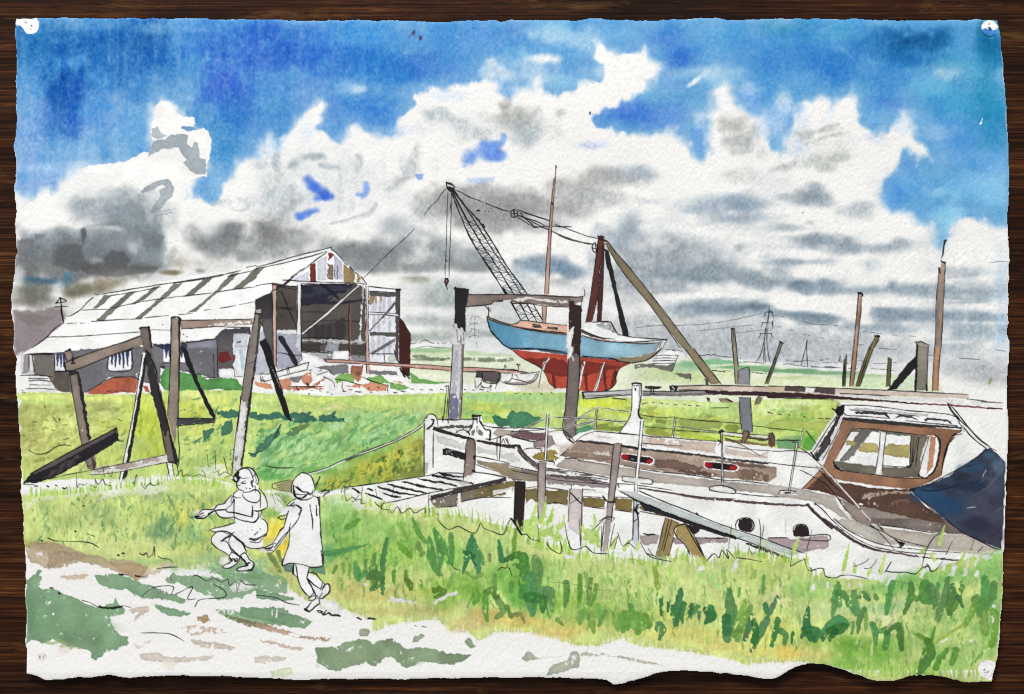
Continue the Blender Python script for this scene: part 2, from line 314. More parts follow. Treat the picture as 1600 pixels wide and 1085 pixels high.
G = [ # left bank
 (190,338,66,36,(122,136,144),.9),(130,322,34,12,(158,168,173),.7),(205,318,30,18,(146,156,163),.8),(95,385,52,24,(118,128,134),.85),(150,385,70,30,(112,124,132),.8),(110,402,58,28,(84,86,88),.9),(58,392,30,22,(104,110,113),.85),
 (60,372,22,14,(122,136,144),.7),(112,392,26,22,(76,77,80),.85),(185,402,26,15,(74,76,79),.9),(150,416,104,16,(92,92,92),.85),(238,395,24,34,(112,123,130),.85),(230,372,26,22,(118,130,138),.8),(232,418,26,9,(80,80,78),.8),(46,424,24,20,(98,99,97),.9),
 (85,425,50,16,(112,112,110),.8),(52,437,26,6,(44,84,106),.85),(74,441,22,6,(30,70,98),.8),(106,437,8,10,(50,112,148),.9),(97,447,14,6,(140,180,200),.6),(58,455,34,14,(108,110,100),.85),(56,470,46,12,(108,106,98),.85),(130,452,44,12,(98,94,76),.85),(110,458,16,8,(84,84,62),.7),(165,442,26,9,(138,124,98),.75),
 (200,432,40,8,(160,156,144),.6),(90,478,18,12,(196,194,188),.5),(100,490,40,16,(198,196,190),.6),(265,426,22,4.5,(98,76,48),.85),(312,423,9,4,(108,82,56),.8),(282,408,26,14,(184,180,162),.7),(330,415,40,12,(206,204,198),.6),
 (340,378,46,22,(126,131,133),.85),(362,362,20,20,(108,115,118),.8),(300,362,14,14,(160,165,166),.7),(320,385,30,14,(118,122,122),.7),(396,388,30,18,(140,144,145),.75),(388,400,20,8,(120,126,128),.6),(392,315,18,10,(214,217,218),.7),(350,318,20,6,(214,217,218),.6),
 (430,372,46,28,(124,126,125),.85),(414,356,24,16,(108,110,107),.8),(470,378,28,16,(150,153,154),.75),(455,392,60,8,(180,182,182),.6),(420,400,30,8,(190,192,190),.6),
 (418,288,16,22,(198,204,206),.8),(452,300,12,16,(196,202,204),.7),(440,328,26,20,(186,192,194),.8),(430,345,24,10,(170,174,174),.6),(470,310,20,14,(190,196,198),.6),(530,300,5,30,(206,210,210),.7),(550,320,6,14,(200,204,206),.6),(625,284,20,10,(178,184,186),.8,-25),(640,268,14,8,(190,196,198),.7),
 (490,246,18,6,(166,180,188),.85),(458,258,9,9,(172,186,194),.85),(432,254,7,12,(184,194,200),.8),(408,258,12,8,(186,194,198),.7),(512,261,15,6,(170,184,190),.85,12),(562,246,6,8,(186,194,196),.8),(558,262,5,8,(196,202,203),.7),(645,255,8,26,(204,208,208),.8,20),(630,262,6,16,(210,213,213),.7),
 (690,184,34,9,(184,191,194),.85,18),(735,205,30,12,(198,203,205),.8,15),(680,260,8,14,(214,216,216),.6),(600,262,6,12,(214,216,216),.5),
 # middle
 (555,396,46,18,(124,129,131),.85),(600,398,70,22,(112,118,122),.85),(640,384,34,16,(116,124,130),.8),(618,352,26,18,(148,157,164),.8),(655,362,30,12,(160,166,170),.6),(590,415,60,12,(126,130,131),.8),(700,412,50,12,(128,132,132),.8),(640,418,50,8,(140,143,143),.7),(690,388,24,18,(148,158,164),.8),(735,398,34,18,(138,144,148),.8),(745,418,40,10,(120,124,124),.75),
 (700,312,40,26,(164,164,162),.8),(750,320,60,26,(142,143,141),.85),(735,335,34,14,(120,121,119),.7),(790,316,40,18,(146,148,146),.8),(760,345,60,14,(146,148,148),.7),(675,330,24,14,(176,178,177),.7),(770,300,50,10,(176,178,178),.6),(655,330,16,16,(188,192,193),.6),
 (650,437,21,5,(134,130,104),.85),(698,452,30,20,(172,180,176),.85),(690,472,40,10,(152,162,156),.8),(680,462,20,10,(160,170,164),.6),(665,500,36,9,(170,178,174),.75),(700,505,30,10,(172,178,175),.7),(655,528,50,8,(152,162,156),.8),(690,520,40,6,(170,178,172),.6),(620,520,16,6,(180,186,182),.6),
 (770,470,50,20,(186,190,189),.75),(790,500,40,12,(180,186,184),.7),(815,455,30,18,(196,198,198),.7),(770,522,50,5,(140,150,144),.75),(740,500,30,20,(196,199,198),.6),
 (800,185,30,14,(170,172,168),.75),(820,205,22,22,(172,182,188),.85),(812,175,22,12,(168,168,162),.6),(838,175,10,10,(196,198,196),.6),(876,176,9,6,(186,188,184),.85),(790,165,10,12,(160,160,154),.7,30),(925,226,26,6,(208,214,236),.85),(995,266,26,9,(164,178,190),.85),(985,272,40,12,(176,186,194),.6),(870,210,14,10,(214,216,214),.6),(1150,196,30,16,(172,174,168),.85),(1160,220,26,14,(166,172,170),.85),(1192,240,10,10,(198,201,198),.7),
 (1130,190,16,10,(186,188,182),.7),(1255,210,14,7,(186,189,186),.85),(1290,204,24,4,(196,199,196),.8,-10),(1305,210,20,4,(194,197,194),.6,-10),(1275,250,26,9,(186,190,186),.8,-18),(1305,246,22,9,(176,180,174),.8,-14),(1290,262,16,8,(182,186,182),.6),(1225,262,30,6,(204,207,204),.75,-12),(1155,275,30,12,(206,208,204),.7),
 (835,318,36,20,(140,142,140),.85),(880,325,50,18,(154,157,156),.85),(905,300,50,20,(172,174,173),.75),(945,280,50,16,(160,161,158),.75),(830,350,34,12,(158,160,159),.7),(930,310,40,14,(178,181,182),.7),(800,335,30,14,(140,142,141),.7),(870,350,24,8,(190,192,192),.6),(1010,275,18,6,(160,172,182),.6),
 (985,346,20,20,(140,156,170),.8),(975,380,40,26,(136,150,164),.85),(1010,400,50,24,(152,160,168),.85),(1060,405,50,22,(146,154,160),.85),(1000,430,60,30,(158,164,168),.8),(1095,424,70,14,(118,134,146),.88),(1080,436,40,10,(110,126,138),.75),(1150,432,60,14,(128,142,152),.85),(1190,440,40,12,(136,150,160),.8),(975,430,30,30,(160,166,172),.7),(1050,450,50,10,(168,174,178),.7),(985,470,30,14,(188,192,194),.7),
 (1010,316,20,6,(184,192,198),.6),(1130,322,60,16,(158,174,188),.85),(1165,318,26,16,(132,152,170),.85),(1145,342,44,9,(140,156,172),.8),(1085,328,30,8,(164,178,190),.75),(1075,365,26,10,(172,180,186),.75),(1050,375,40,8,(180,186,190),.6),(1155,388,8,8,(160,172,180),.7),(1195,400,12,8,(150,164,174),.7),
 (860,418,44,16,(122,144,162),.9),(885,422,26,12,(108,132,152),.8),(830,412,24,12,(134,152,168),.8),(870,440,20,8,(160,166,166),.7),(820,436,24,12,(186,194,200),.6),
 (1120,483,66,11,(98,120,138),.92),(1180,478,24,9,(84,106,124),.85),(1075,488,22,9,(116,136,152),.8),(1130,470,50,8,(150,164,174),.6),
 (1060,520,150,28,(184,188,190),.75),(1130,540,110,22,(166,172,178),.8),(1020,500,40,14,(186,190,191),.7),(1200,535,90,22,(172,178,183),.75),
 # right
 (1268,308,30,14,(132,146,157),.9),(1278,294,14,10,(150,162,170),.8),(1226,308,16,5,(178,186,190),.8),(1290,318,24,8,(160,170,178),.6),(1338,330,30,13,(186,193,198),.85),(1345,320,20,8,(170,180,187),.6),(1228,356,36,6,(164,175,183),.85),(1265,348,10,5,(178,186,190),.7),(1225,372,30,4,(184,192,197),.7),
 (1290,380,60,12,(136,150,162),.85),(1268,374,24,10,(122,138,150),.8),(1375,388,44,9,(146,158,169),.85),(1410,378,20,6,(162,173,182),.7),(1320,390,40,8,(140,154,164),.75),(1235,410,60,6,(144,160,172),.85),(1215,425,20,10,(150,166,176),.7),(1360,415,16,10,(186,196,202),.7),
 (1250,446,40,12,(110,131,147),.92),(1290,448,30,10,(128,146,159),.85),(1340,454,80,6,(146,161,171),.8),(1395,444,8,7,(128,146,160),.8),(1430,452,60,9,(138,155,167),.85),(1510,456,70,12,(142,160,171),.85),(1500,470,60,8,(146,163,174),.7),(1505,424,32,9,(162,177,186),.88),(1490,418,14,6,(140,158,170),.6),
 (1240,492,40,6,(116,136,151),.85),(1280,499,40,8,(98,120,136),.9),(1215,488,20,5,(130,148,160),.7),(1395,494,34,11,(108,128,143),.88),(1375,486,16,8,(120,138,152),.7),(1450,494,70,10,(128,146,159),.85),(1530,496,50,9,(136,155,168),.85),(1350,512,50,7,(144,160,170),.8),(1400,515,40,10,(150,165,175),.7),(1530,518,50,14,(150,168,180),.8),(1500,508,50,5,(176,190,200),.6),(1565,520,14,30,(168,192,214),.8),(1566,450,12,60,(170,194,214),.6),
 (1330,545,150,24,(176,181,185),.8),(1260,560,70,12,(180,185,190),.75),(1500,550,60,20,(190,196,200),.7),(1550,585,40,18,(172,176,180),.8),(1500,575,40,14,(180,184,186),.75),(1480,540,30,12,(170,180,188),.6)]
for g in G:
    blob(g[0], g[1], g[2] * 1.1, g[3] * 1.12, g[4], min(g[5] + .02, .95), rot=g[6] if len(g) > 6 else 0, soft=1.2, w=.42, gran=.12)
# a thin uneven grey tint drifts through most of the cloud
_t = np.clip(fbm(70, 301) * .7 + fbm(22, 307) * .35 + .05, 0, 1)[180:600] * np.clip((np.arange(180, 600, dtype=f32)[:, None] - 190) / 160, .15, 1)
_w = (lab[180:600] == CUR) * np.clip(_t, 0, 1) * .42
col[180:600] += (np.array([176, 184, 190], f32) - col[180:600]) * _w[..., None] * (1 + .3 * TEX[180:600])[..., None]
# lifted lights inside the cloud
for b in [(150,340,30,5,.5,-15),(160,356,26,4,.5,0),(610,390,14,10,.0),(640,405,16,8,.5),(530,372,30,8,.6),(655,380,16,22,.35),(1110,370,60,9,.6,8),(1000,320,50,8,.6,14),(1120,462,80,4,.5),(880,385,60,10,.6),(1450,470,60,3,.6),(1540,505,30,2.5,.6),(1370,470,60,8,.6),(1290,420,60,8,.6),(1300,475,40,5,.6),(1330,490,16,12,.5),(720,365,60,8,.5,12),(745,380,50,10,.5)]:
    blob(b[0], b[1], b[2], b[3], WHITE, b[4], b[5] if len(b) > 5 else 0, .9, .5)
wash("22 380 35 372 52 374 55 392 40 400 48 415 36 430 30 416 24 420", (112,118,122), 1.2, 2.8, 6, .7, dry=.2, edge=.03)
wash("54 366 72 366 66 374 56 376", (110,120,126), .9, 1.5, 5, .8)
blob(131,366,5,6,(84,84,86),.8); line(np.array([[131,366],[130,384]]), [1,.6], (96,96,98), .7, lb=False)
wash("1478 418 1534 420 1526 424 1530 430 1515 432 1508 436 1500 434 1480 436", (164,178,187), 1.2, 1.6, 5, .7, edge=.02)
brush("587 320 578 334 560 342 540 345 516 350", [3.4,3.2,2.4,2], (196,201,202), .9, 0, gran=.04)
wash("22 484 60 486 84 480 100 486 104 494 97 508 75 527 50 547 22 556", (134,122,124), 7, 3, 9, .92, edge=.0)
wash("24 492 60 492 88 494 70 508 40 508", (118,106,106), 3, 3, 8, .5, edge=.02)
# broad overall greys that tie the cloud base together
for g in [(150,390,120,50,(124,130,134),.45),(620,390,130,32,(130,134,136),.40),(745,325,90,34,(150,151,150),.40),(1090,410,170,44,(150,162,172),.42),(1130,530,230,30,(184,188,191),.6),(1420,455,150,16,(158,172,182),.35),(1450,500,130,22,(150,166,178),.38),(900,310,110,26,(166,168,167),.35),(1330,385,110,16,(160,172,182),.3),(430,372,80,30,(136,139,139),.35),(810,190,50,26,(186,190,190),.4),(500,270,90,40,(206,211,213),.4),(1290,230,80,30,(204,207,205),.4),(700,200,70,20,(206,210,212),.35),(680,470,70,24,(180,186,183),.35),(1000,520,60,40,(186,190,192),.5)]:
    blob(*g, soft=1.35, w=.75, gran=.12)
for b in [(560,345,40,10,.7,-10),(660,352,20,8,.5),(1010,300,70,9,.8,6),(1100,362,60,8,.85,10),(1190,372,60,14,.75,10),(1180,400,26,18,.8),(890,378,70,8,.85,0),(800,395,34,8,.8),(735,372,60,9,.8,10),(1100,462,90,5,.85,-2),(1240,470,50,6,.85),(1430,432,60,9,.85),(1380,472,80,7,.85),(1440,402,60,12,.9),(1500,400,50,22,.95),(1240,395,60,6,.8),(1300,425,60,7,.85),(1530,478,50,4,.8),(1480,535,40,3,.6),(1320,480,14,14,.8),(960,330,40,7,.7,-15),(1300,345,40,8,.9),(1240,330,50,8,.8),(1010,355,14,8,.6),(300,400,24,14,.6),(270,380,14,24,.75,10),(140,350,34,4,.75,-14),(175,357,18,4,.7,8),(380,340,40,8,.6),(610,375,16,10,.5),(655,395,12,16,.55,-30),(720,430,60,5,.6),(590,440,50,6,.8)]:
    blob(b[0], b[1], b[2], b[3], WHITE, b[4], b[5] if len(b) > 5 else 0, 1.2, .5)
at('E')
wash("560 240 700 195 860 172 895 215 910 300 1010 345 1036 420 1020 565 700 565 300 525 222 385 300 345 500 335 560 300", (122,133,140), 9, 4, 14, .36, edge=.0)
wash("340 480 430 428 510 445 530 540 610 595 450 605 340 560", (82,82,85), 7, 4, 9, .62, edge=.02); wash("650 525 700 477 770 490 815 550 780 582 660 572", (76,76,80), 4.5, 3, 7, .7, edge=.04); wash("480 590 600 560 850 575 1000 572 960 608 700 640 550 622", (86,86,86), 5, 3, 8, .6, edge=.03)
wash("120 410 210 400 215 480 230 540 180 560 120 545 110 470", (108,112,114), 3, 3, 6, .6, dry=.15, edge=.02); blob(32,430,8,16,(232,231,228),.5)
brush("520 352 525 375 520 420 518 440", [4,4,1.6,.8], (84,84,88), .7, 0); wash("880 370 960 360 1020 400 1000 460 900 450", (100,104,108), 6, 3, 8, .5, edge=.02)
swash("480 245 560 170 680 160", 10, (150,160,166), .5); swash("590 230 700 200", 8, (140,150,158), .5)
swash("1090 470 1050 520 1060 540", 8, (150,156,156), .6); swash("1100 560 1180 540 1250 560", 7, (190,184,168), .6); swash("1320 190 1400 165", 4, (196,200,202), .8); swash("1440 215 1500 230 1560 190 1480 150", 4, (198,202,204), .7); swash("1420 150 1440 175", 3.5, (198,202,204), .7)
at('B')
swash("130 970 110 1010 130 1060", 5, (178,186,190), .9); swash("300 985 350 975 420 970", 5.5, (164,174,178), .9); swash("215 1040 245 1010", 5, (170,178,182), .9); swash("400 1030 450 1045 500 1040", 5.5, (168,178,182), .9); swash("630 970 660 1000 640 1050", 4, (182,188,190), .9); swash("1010 900 970 980 930 1060", 5, (196,200,200), .8); swash("1080 740 1150 690 1260 770 1380 830", 7, (196,201,203), .8); swash("1520 650 1580 740", 7, (168,168,162), .8)
at('F')
swash("745 185 700 235 600 275 480 305", 3.6, (190,195,197), .9); swash("520 180 550 210 530 240", 3.2, (200,204,206), .8); swash("520 40 540 120 530 180", 4, (206,209,210), .8); swash("150 10 120 80 70 140", 7, (182,190,193), .8); swash("220 90 200 150", 6, (190,196,199), .8); swash("260 170 200 210 140 270", 7, (178,184,184), .8); swash("960 10 900 60 820 100", 6, (184,189,190), .8)
at('D')
swash("200 860 300 820 440 775", 4, (192,195,192), .9); swash("220 850 240 830", 4, (184,187,184), .8); swash("320 865 440 840", 3.4, (198,200,198), .9); swash("250 900 350 860", 4, (204,206,204), .7); swash("330 1050 400 1000 480 975", 9, (184,187,182), .8); swash("10 1060 120 1030 180 1010", 6, (190,193,190), .8); swash("80 1010 100 1070", 4, (204,206,204), .7)
at('C'); swash("1300 800 1400 760 1460 740", 9, (176,178,176), .8); swash("1340 880 1440 850 1510 810", 9, (172,175,174), .8); swash("1380 950 1480 930", 7, (186,188,186), .8); swash("30 690 80 740 60 800", 8, (176,178,174), .7); swash("50 800 120 850 90 890", 9, (176,186,190), .8); swash("1500 780 1540 880", 5, (200,204,206), .6)
L('painted_sky')
at('F')
swash("320 40 360 80 410 125 440 150", 9, (52,100,206), 1.2); swash("380 150 470 145", 8, (48,96,206), 1.2); swash("430 110 470 140", 6, (48,96,206), 1.1); swash("265 262 320 245 380 228", 7.5, (64,114,212), 1.2); swash("275 280 330 262", 5, (60,108,210), 1.0)
swash("685 60 690 110 660 140", 6, (96,140,218), 1.1); swash("630 130 650 130", 5, (104,148,222), 1.0)
wash("990 0 1045 0 1040 30 1015 40 1000 25", (110,150,224), 4, 1, 8, .8); wash("1320 30 1480 20 1480 50 1400 62 1330 55", (190,206,240), 8, 2, 8, .8)
at('B')
swash("1330 1000 1400 940 1480 940", 12, (104,146,220), 1.3); swash("1310 1010 1300 1035", 5, (106,146,220), 1.0); swash("1420 975 1520 970", 10, (104,144,220), 1.3); swash("1530 900 1550 860 1545 845", 5, (112,152,222), 1.0); swash("1420 900 1500 910", 8, (106,146,220), 1.2)
at('u')
blob(646,52,3,5,(70,30,70),.7,30,.8); blob(657,60,3,4.5,(80,24,60),.75,0,.8); blob(640,57,2.5,4,(100,60,120),.5,40)
line(np.array([[922,176],[921.5,179]]), [1.6,1.2], (30,50,110), .8, lb=False); line(np.array([[921,80],[922,128]]), [.4,.3], (120,150,190), .5, lb=False)
line(np.array([[739,44],[739,44.8]]), [.8,.8], (30,40,80), .9, lb=False)
line(np.array([[1534,192],[1532,194]]), [1.5,1], (245,246,246), .95, lb=False); line(np.array([[1536,185],[1533,193]]), [.8,.6], (245,246,246), .9, lb=False)
# ================================================================== far fields
WH = (240, 239, 236)
at('u')
L('painted_marsh', 'pale green watercolour marsh fields along the far horizon')
wash("632 542 700 545 760 550 800 556 1060 557 1100 562 1200 571 1290 579 1340 582 1440 588 1470 600 1480 625 1300 630 1000 625 640 615", (226,231,206), 2, 1.5, 10, gran=.04, edge=.02)
for b in [(670,548,40,5,(150,186,140),.85),(700,546,30,3,(176,196,166),.8),(675,556,45,5,(200,214,176),.8),(670,562,34,2.5,(112,128,96),.8),(722,562,18,3,(128,140,112),.8),(760,564,16,3,(104,112,96),.8),(740,552,20,4,(172,200,160),.7),(690,575,60,8,(216,224,192),.8),(770,555,30,3,(180,200,168),.7),
          (1082,570,24,7,(120,172,128),.85),(1075,578,40,8,(150,186,142),.7),(1120,566,44,4,(122,178,134),.85),(1160,574,44,3,(116,168,118),.9),(1185,578,40,3,(120,164,112),.85),(1240,580,44,3.5,(106,156,112),.9),(1300,583,40,3.5,(120,164,122),.85),(1350,588,40,3,(150,184,142),.8),(1240,591,36,3,(196,204,150),.8),(1120,586,50,8,(214,226,176),.8),(1180,597,60,7,(222,230,186),.7),(1290,600,70,8,(222,234,190),.8),(1380,598,50,10,(206,226,186),.8),(1430,600,24,12,(214,228,200),.7),(1070,590,30,10,(196,212,154),.8),(1025,585,30,12,(190,206,150),.7)]:
    blob(*b, soft=.8, w=.4)
at('J'); wash("962 150 985 168 1020 190 1100 205 1225 218 1100 226 970 222", (112,164,88), 1.2, 1.2, 6, .95)
brush("980 50 1040 55 1100 70 1200 66", [2,3,2.5,2], (112,128,98), .8, .25); brush("1300 66 1400 72 1480 70|1510 78 1596 74", [2,3,2.6], (112,124,104), .8, .25)
ink("1000 0 1060 -12 1120 -4 1200 0|985 60 1020 70|1080 64 1130 66|1150 72 1210 64", .7, (60,66,60), .8)
at('F')
ink("965 1060 1000 1055|1020 1058 1050 1032 1085 1050 1110 1058|1130 1055 1140 1060|1160 1058 1190 1052|1210 1050 1230 1060", .8, (40,40,44), .85)
at('pyl')
wash("0 690 110 700 200 715 400 738 560 745 760 760 950 800 1040 812 1000 818 700 780 560 768 240 742 0 720", WH, 1.2, 1, 6, .9, lb=False)
ink("0 685 40 678 95 690|250 742 340 744 420 752 500 756|730 770 800 766 880 785 960 796 1020 798|1060 795 1100 808 1150 806|1190 808 1260 798 1330 806 1430 816|860 724 905 724|1010 716 1095 738|1205 752 1270 758 1310 750|1350 750 1375 752|1495 755 1530 765|0 850 100 852|345 868 375 866|440 878 490 886|510 888 530 886", .9, (44,44,48), .85)
ink("1240 705 1260 722 1285 708|1390 745 1412 700 1415 672 1412 735 1435 742 1430 715|1180 725 1205 722|765 718 772 722|210 700 214 702", 1.0, (30,30,34), .9)
at('G')
ink("770 960 880 948 1040 945 1180 938 1320 920 1430 900 1560 868|840 945 980 940|1150 980 1260 968 1420 950 1510 942|1400 990 1500 980 1570 972", .55, (60,62,66), .75)
at('H')
ink("40 880 70 888|75 885 100 894|135 905 150 906|220 918 270 935 330 940 375 940|410 945 440 948|485 958 500 960|590 980 610 984|640 988 710 998|780 1004 812 1008|880 1010 922 1014|60 955 80 952|140 975 155 974|215 1000 240 1004|250 1005 270 1012|325 1022 350 1024|430 1042 445 1044|495 1050 510 1052|550 1062 600 1068", .8, (48,50,56), .8)
ink("1380 553 1430 548 1460 546 1500 545", .7, (60,60,64), .85)
ink("218 241 220 243", 1.6)
at('L')
ink("110 75 135 78|155 85 210 82 245 78|330 72 350 76|360 70 375 76 382 68|560 80 640 86|655 95 700 98 740 94|780 90 800 92|270 118 330 120 400 125 420 122|500 128 560 130|640 128 700 132 760 138 800 145|1190 65 1260 68 1320 72|1420 12 1480 20|690 3 740 6 800 12|1000 45 1030 48", .8, (50,52,56), .8)
at('u'); blob(1547,596,2,4.5,(126,140,66),.8,25,.7)

# pylons
L('painted_pylon#1', 'tall ink lattice pylon with three pairs of arms on the right horizon')
at('pyl')
ink("560 70 556 130 545 260 535 400 528 480 545 640 570 750|556 130 520 340 500 460 480 560 440 680 400 735|515 330 500 480 490 750|530 340 520 400|505 570 510 750|530 400 530 480", .9, (36,36,42), .9)
ink("500 140 540 130 600 140|505 140 520 130 590 132|510 150 495 200|590 140 610 205|515 160 505 185|470 270 500 262 590 270|480 275 460 315|600 250 600 345|590 275 600 300|450 400 500 395 590 400|460 402 432 455|580 400 605 450", 1.3, (28,28,34), .92)
wash("552 85 568 110 575 140 540 145", (60,62,70), 3, 1, 5, .5)
L('painted_pylon#2', 'small plain two legged ink pylon far off to the right')
ink("1018 478 1010 560 1015 700 1020 808|1015 490 1000 560 970 680 938 790", 1.1, (34,34,40), .9)
L('painted_pylon#3', 'faint dashed ink pylon behind the left post of the timber gallows')
at('F')
ink("1340 885 1365 882 1390 890|1335 910 1345 895|1388 900 1390 890|1365 885 1365 910|1335 930 1360 925 1390 935|1330 945 1340 935|1362 925 1364 960|1340 965 1365 970 1392 975|1335 985 1345 972|1388 990 1390 975|1362 965 1364 1000|1330 1015 1350 1005 1390 1012|1328 1025 1335 1015|1385 1020 1390 1012|1365 1005 1366 1030|1375 1050 1380 1085", .8, (50,50,54), .85)
at('u')

L('painted_vane_post', 'small black vane post with crossarms at the far end of the shed roof')
at('E')
brush("384 820 388 880 398 928", [1.3,1.6,1.2], INK); ink("350 806 376 772|376 772 416 790|352 806 412 796|346 830 425 826|376 772 384 820", 1.7, sm=False)
# ================================================================== shed
at('u')
L('painted_shed/roof', 'white corrugated shed roof with dark diagonal skylight stripes')
wash("147 464 200 451 250 441 320 428 400 416 460 403 516 388 517 392 487 412 455 438 428 456 400 472 362 497 342 514 333 530 270 538 210 545 115 552 60 556 33 554 60 538 95 510 105 497", (243,242,240), 1, .8, 8, edge=.02, gran=.02)
at('E')
SK = (108,111,98)
for s in ["650 755 695 760 655 800 610 838 578 841", "800 735 850 730 760 812 645 916 598 918 690 830", "955 705 1002 700 900 785 845 812 812 815 880 770", "1080 685 1140 680 1040 770 960 830 885 905 838 905 930 830 1000 770",
          "1270 655 1328 648 1240 725 1185 765 1138 768 1210 710", "1435 625 1492 615 1400 705 1330 760 1220 862 1162 868 1260 800 1330 740", "1590 585 1620 580 1596 650 1500 718 1438 723 1520 660"]:
    wash(s, SK, 1, 1, 6, .93, edge=.12, var=.12)
at('F'); wash("-10 605 55 575 25 615 -5 642", SK, 1, 1, 6, .93)
at('E')
ink("642 750 800 722 1000 690 1200 660 1400 625 1500 602|690 758 850 735 1000 705|1080 682 1240 660 1390 632|1535 582 1596 570|1420 640 1500 620 1596 598|590 745 615 755", 1.1)
ink("580 772 545 800 510 840 450 880 422 890|400 930 340 965 290 1020 200 1085", 1.3)
ink("512 850 600 845 690 845|695 838 840 805 1000 778|1000 778 1200 755 1330 742|1340 740 1440 722 1596 703|418 934 480 928|500 932 530 930|570 920 720 910 870 905|900 897 1050 882|1115 878 1200 868|1270 850 1310 845|1370 838 1470 820|1490 815 1596 795|300 1018 440 1014 640 1002 880 985|940 972 1060 974", .95)
ink("1010 940 1016 942|1140 1000 1145 1004|1165 1015 1168 1018", 1.4)
at('F')
ink("0 580 100 555 270 505 400 475 465 458|0 590 150 560 270 530 350 510 440 482|468 452 470 470|440 490 380 530 330 572 270 620 230 650 180 690 130 715|0 697 60 686 115 682", 1.2)
ink("270 530 350 512|200 665 240 640", 2.2)
brush("205 662 235 645", [1.5,1.2], INK)

L('painted_shed/gable', 'shed gable of rust red, tan and lilac vertical sheets')
wash("205 662 300 595 380 540 440 492 470 468 500 490 545 540 600 590 650 630 690 682 560 685 300 678", (236,236,238), 1, .8, 6, edge=.03)
wash("225 662 330 600 330 674 232 670", (206,207,217), 1, 1, 5, dry=.12)
wash("336 565 370 548 373 676 335 676", (112,46,40), 1, 1, 5); wash("452 488 488 500 468 525 450 542", (128,52,44), 1, 1, 5)
wash("380 545 440 505 440 660 385 665", (214,215,222), 1, 1, 5, dry=.25)
wash("446 560 480 566 482 600 478 658 444 660", (128,112,92), 1, 1.2, 5, dry=.1); wash("487 505 540 555 538 570 538 660 482 655", (190,190,206), 1, 1, 5, dry=.1)
wash("545 562 600 598 615 612 612 680 545 676", (164,140,96), 1, 1.4, 5, c2=(140,118,86)); wash("630 630 655 648 642 680 630 678", (160,134,98), 1, 1, 4)
brush("490 600 490 640|508 570 506 655|585 580 588 620", [1,.7], (80,76,80), .8)
ink("470 470 500 492 545 545|550 555 570 568|585 580 612 608|620 615 645 635|655 640 690 686", 1.4)
ink("165 662 240 665 330 678 440 682 560 686 690 688", 1.1); brush("300 672 370 676 420 680", [.8,1.2,.8], INK)

L('painted_shed/side_wall', 'grey side wall of the shed with striped windows')
at('I')
wash("150 40 210 35 340 35 500 10 760 -5 900 -10 1050 -25 1330 -60 1400 -120 1450 -60 1450 180 1330 190 1200 150 1005 130 1000 220 920 220 860 200 700 180 560 270 510 285 430 280 340 240 300 180 210 170", (112,111,116), 1.4, 1.5, 7, dry=.03, var=.09)
wash("212 40 340 40 345 145 430 150 440 280 350 265 300 180 212 165", (116,108,98), 1.2, 1.5, 6, .8, dry=.22)
wash("340 150 430 155 440 275 380 270 330 230", (84,76,68), 2, 1.5, 6, .8, dry=.1)
wash("130 30 210 35 212 170 180 165 130 160", (222,220,220), 1.2, 1.5, 6)
wash("150 50 185 48 180 155 140 165", (128,118,120), 1, 1.4, 5, .7)
wash("180 170 300 178 345 280 180 275", (232,230,228), 1.4, 2, 6, dry=.06)
ink("130 172 240 170 330 180|180 205 250 200 320 210|185 230 310 232|160 255 260 252 340 262|140 275 230 290 330 292 450 285|180 190 300 192|130 262 150 268|200 40 215 150|180 45 182 150", 1.0)
ink("160 45 210 38 330 40|210 35 350 32 430 25|340 150 430 145", 1.5)
L('painted_shed/window#1', 'striped shed window left of the leaning frame post')
wash("342 42 412 42 428 140 342 142", (236,236,240), 1, .8, 5, edge=.02); brush("360 45 358 110|378 45 382 120|398 45 402 110|415 60 416 120", [2.2,1.6,.8], (46,50,84), .95, .08); ink("342 40 342 142|342 143 425 141", 1.1)
L('painted_shed/window#2', 'striped shed window in the middle of the side wall')
wash("680 20 816 8 818 136 676 140", (240,240,242), 1, .8, 5, edge=.02); brush("700 22 698 100|720 20 722 118|745 18 746 105|768 14 770 122|795 12 795 110", [2.6,2,.9], (42,46,80), .95, .08); ink("678 60 676 140 818 135 820 8", 1.1)
brush("690 22 810 12", [1.8,2.2], (30,30,60), .9)
L('painted_shed/window#3', 'dark blue and white shed window beside the swing frame post')
wash("1018 -10 1152 -15 1152 92 1020 92", (238,238,240), 1, .8, 5, edge=.02); brush("1040 -8 1035 60|1060 -8 1060 80|1130 0 1130 60", [3.2,2.2,.8], (42,48,84), .95, .08); ink("1020 90 1150 92", 1)
wash("940 -25 1065 -30 1062 15 1000 0", (40,42,66), 1.4, 1.5, 6, .9, dry=.15)
L('painted_shed/side_wall')
at('E'); wash("1160 1060 1340 1035 1345 1085 1160 1085", (136,138,150), 1.2, 1.2, 6); ink("1130 1040 1165 1085|1160 1052 1340 1030", 1.2)
wash("1130 1040 1165 1060 1165 1085 1128 1085", (60,58,64), 1, 1, 5)
wash("1340 1015 1400 965 1560 960 1560 1000 1460 1000 1450 1085 1350 1085", (64,62,68), 1.2, 1.5, 6, c2=(96,92,96), ax=(0,1))
wash("1455 1000 1545 995 1540 1085 1460 1085", (196,198,208), 1, 1.2, 5, dry=.06); brush("1475 1050 1500 1045", [1,.8], (60,60,70))
at('I'); wash("1355 0 1455 0 1458 130 1420 170 1380 140 1355 125", (96,90,94), 1.2, 1.6, 5, dry=.05); wash("1362 30 1420 20 1440 70 1390 100 1360 80", (112,32,34), 2, 2, 6, .9)
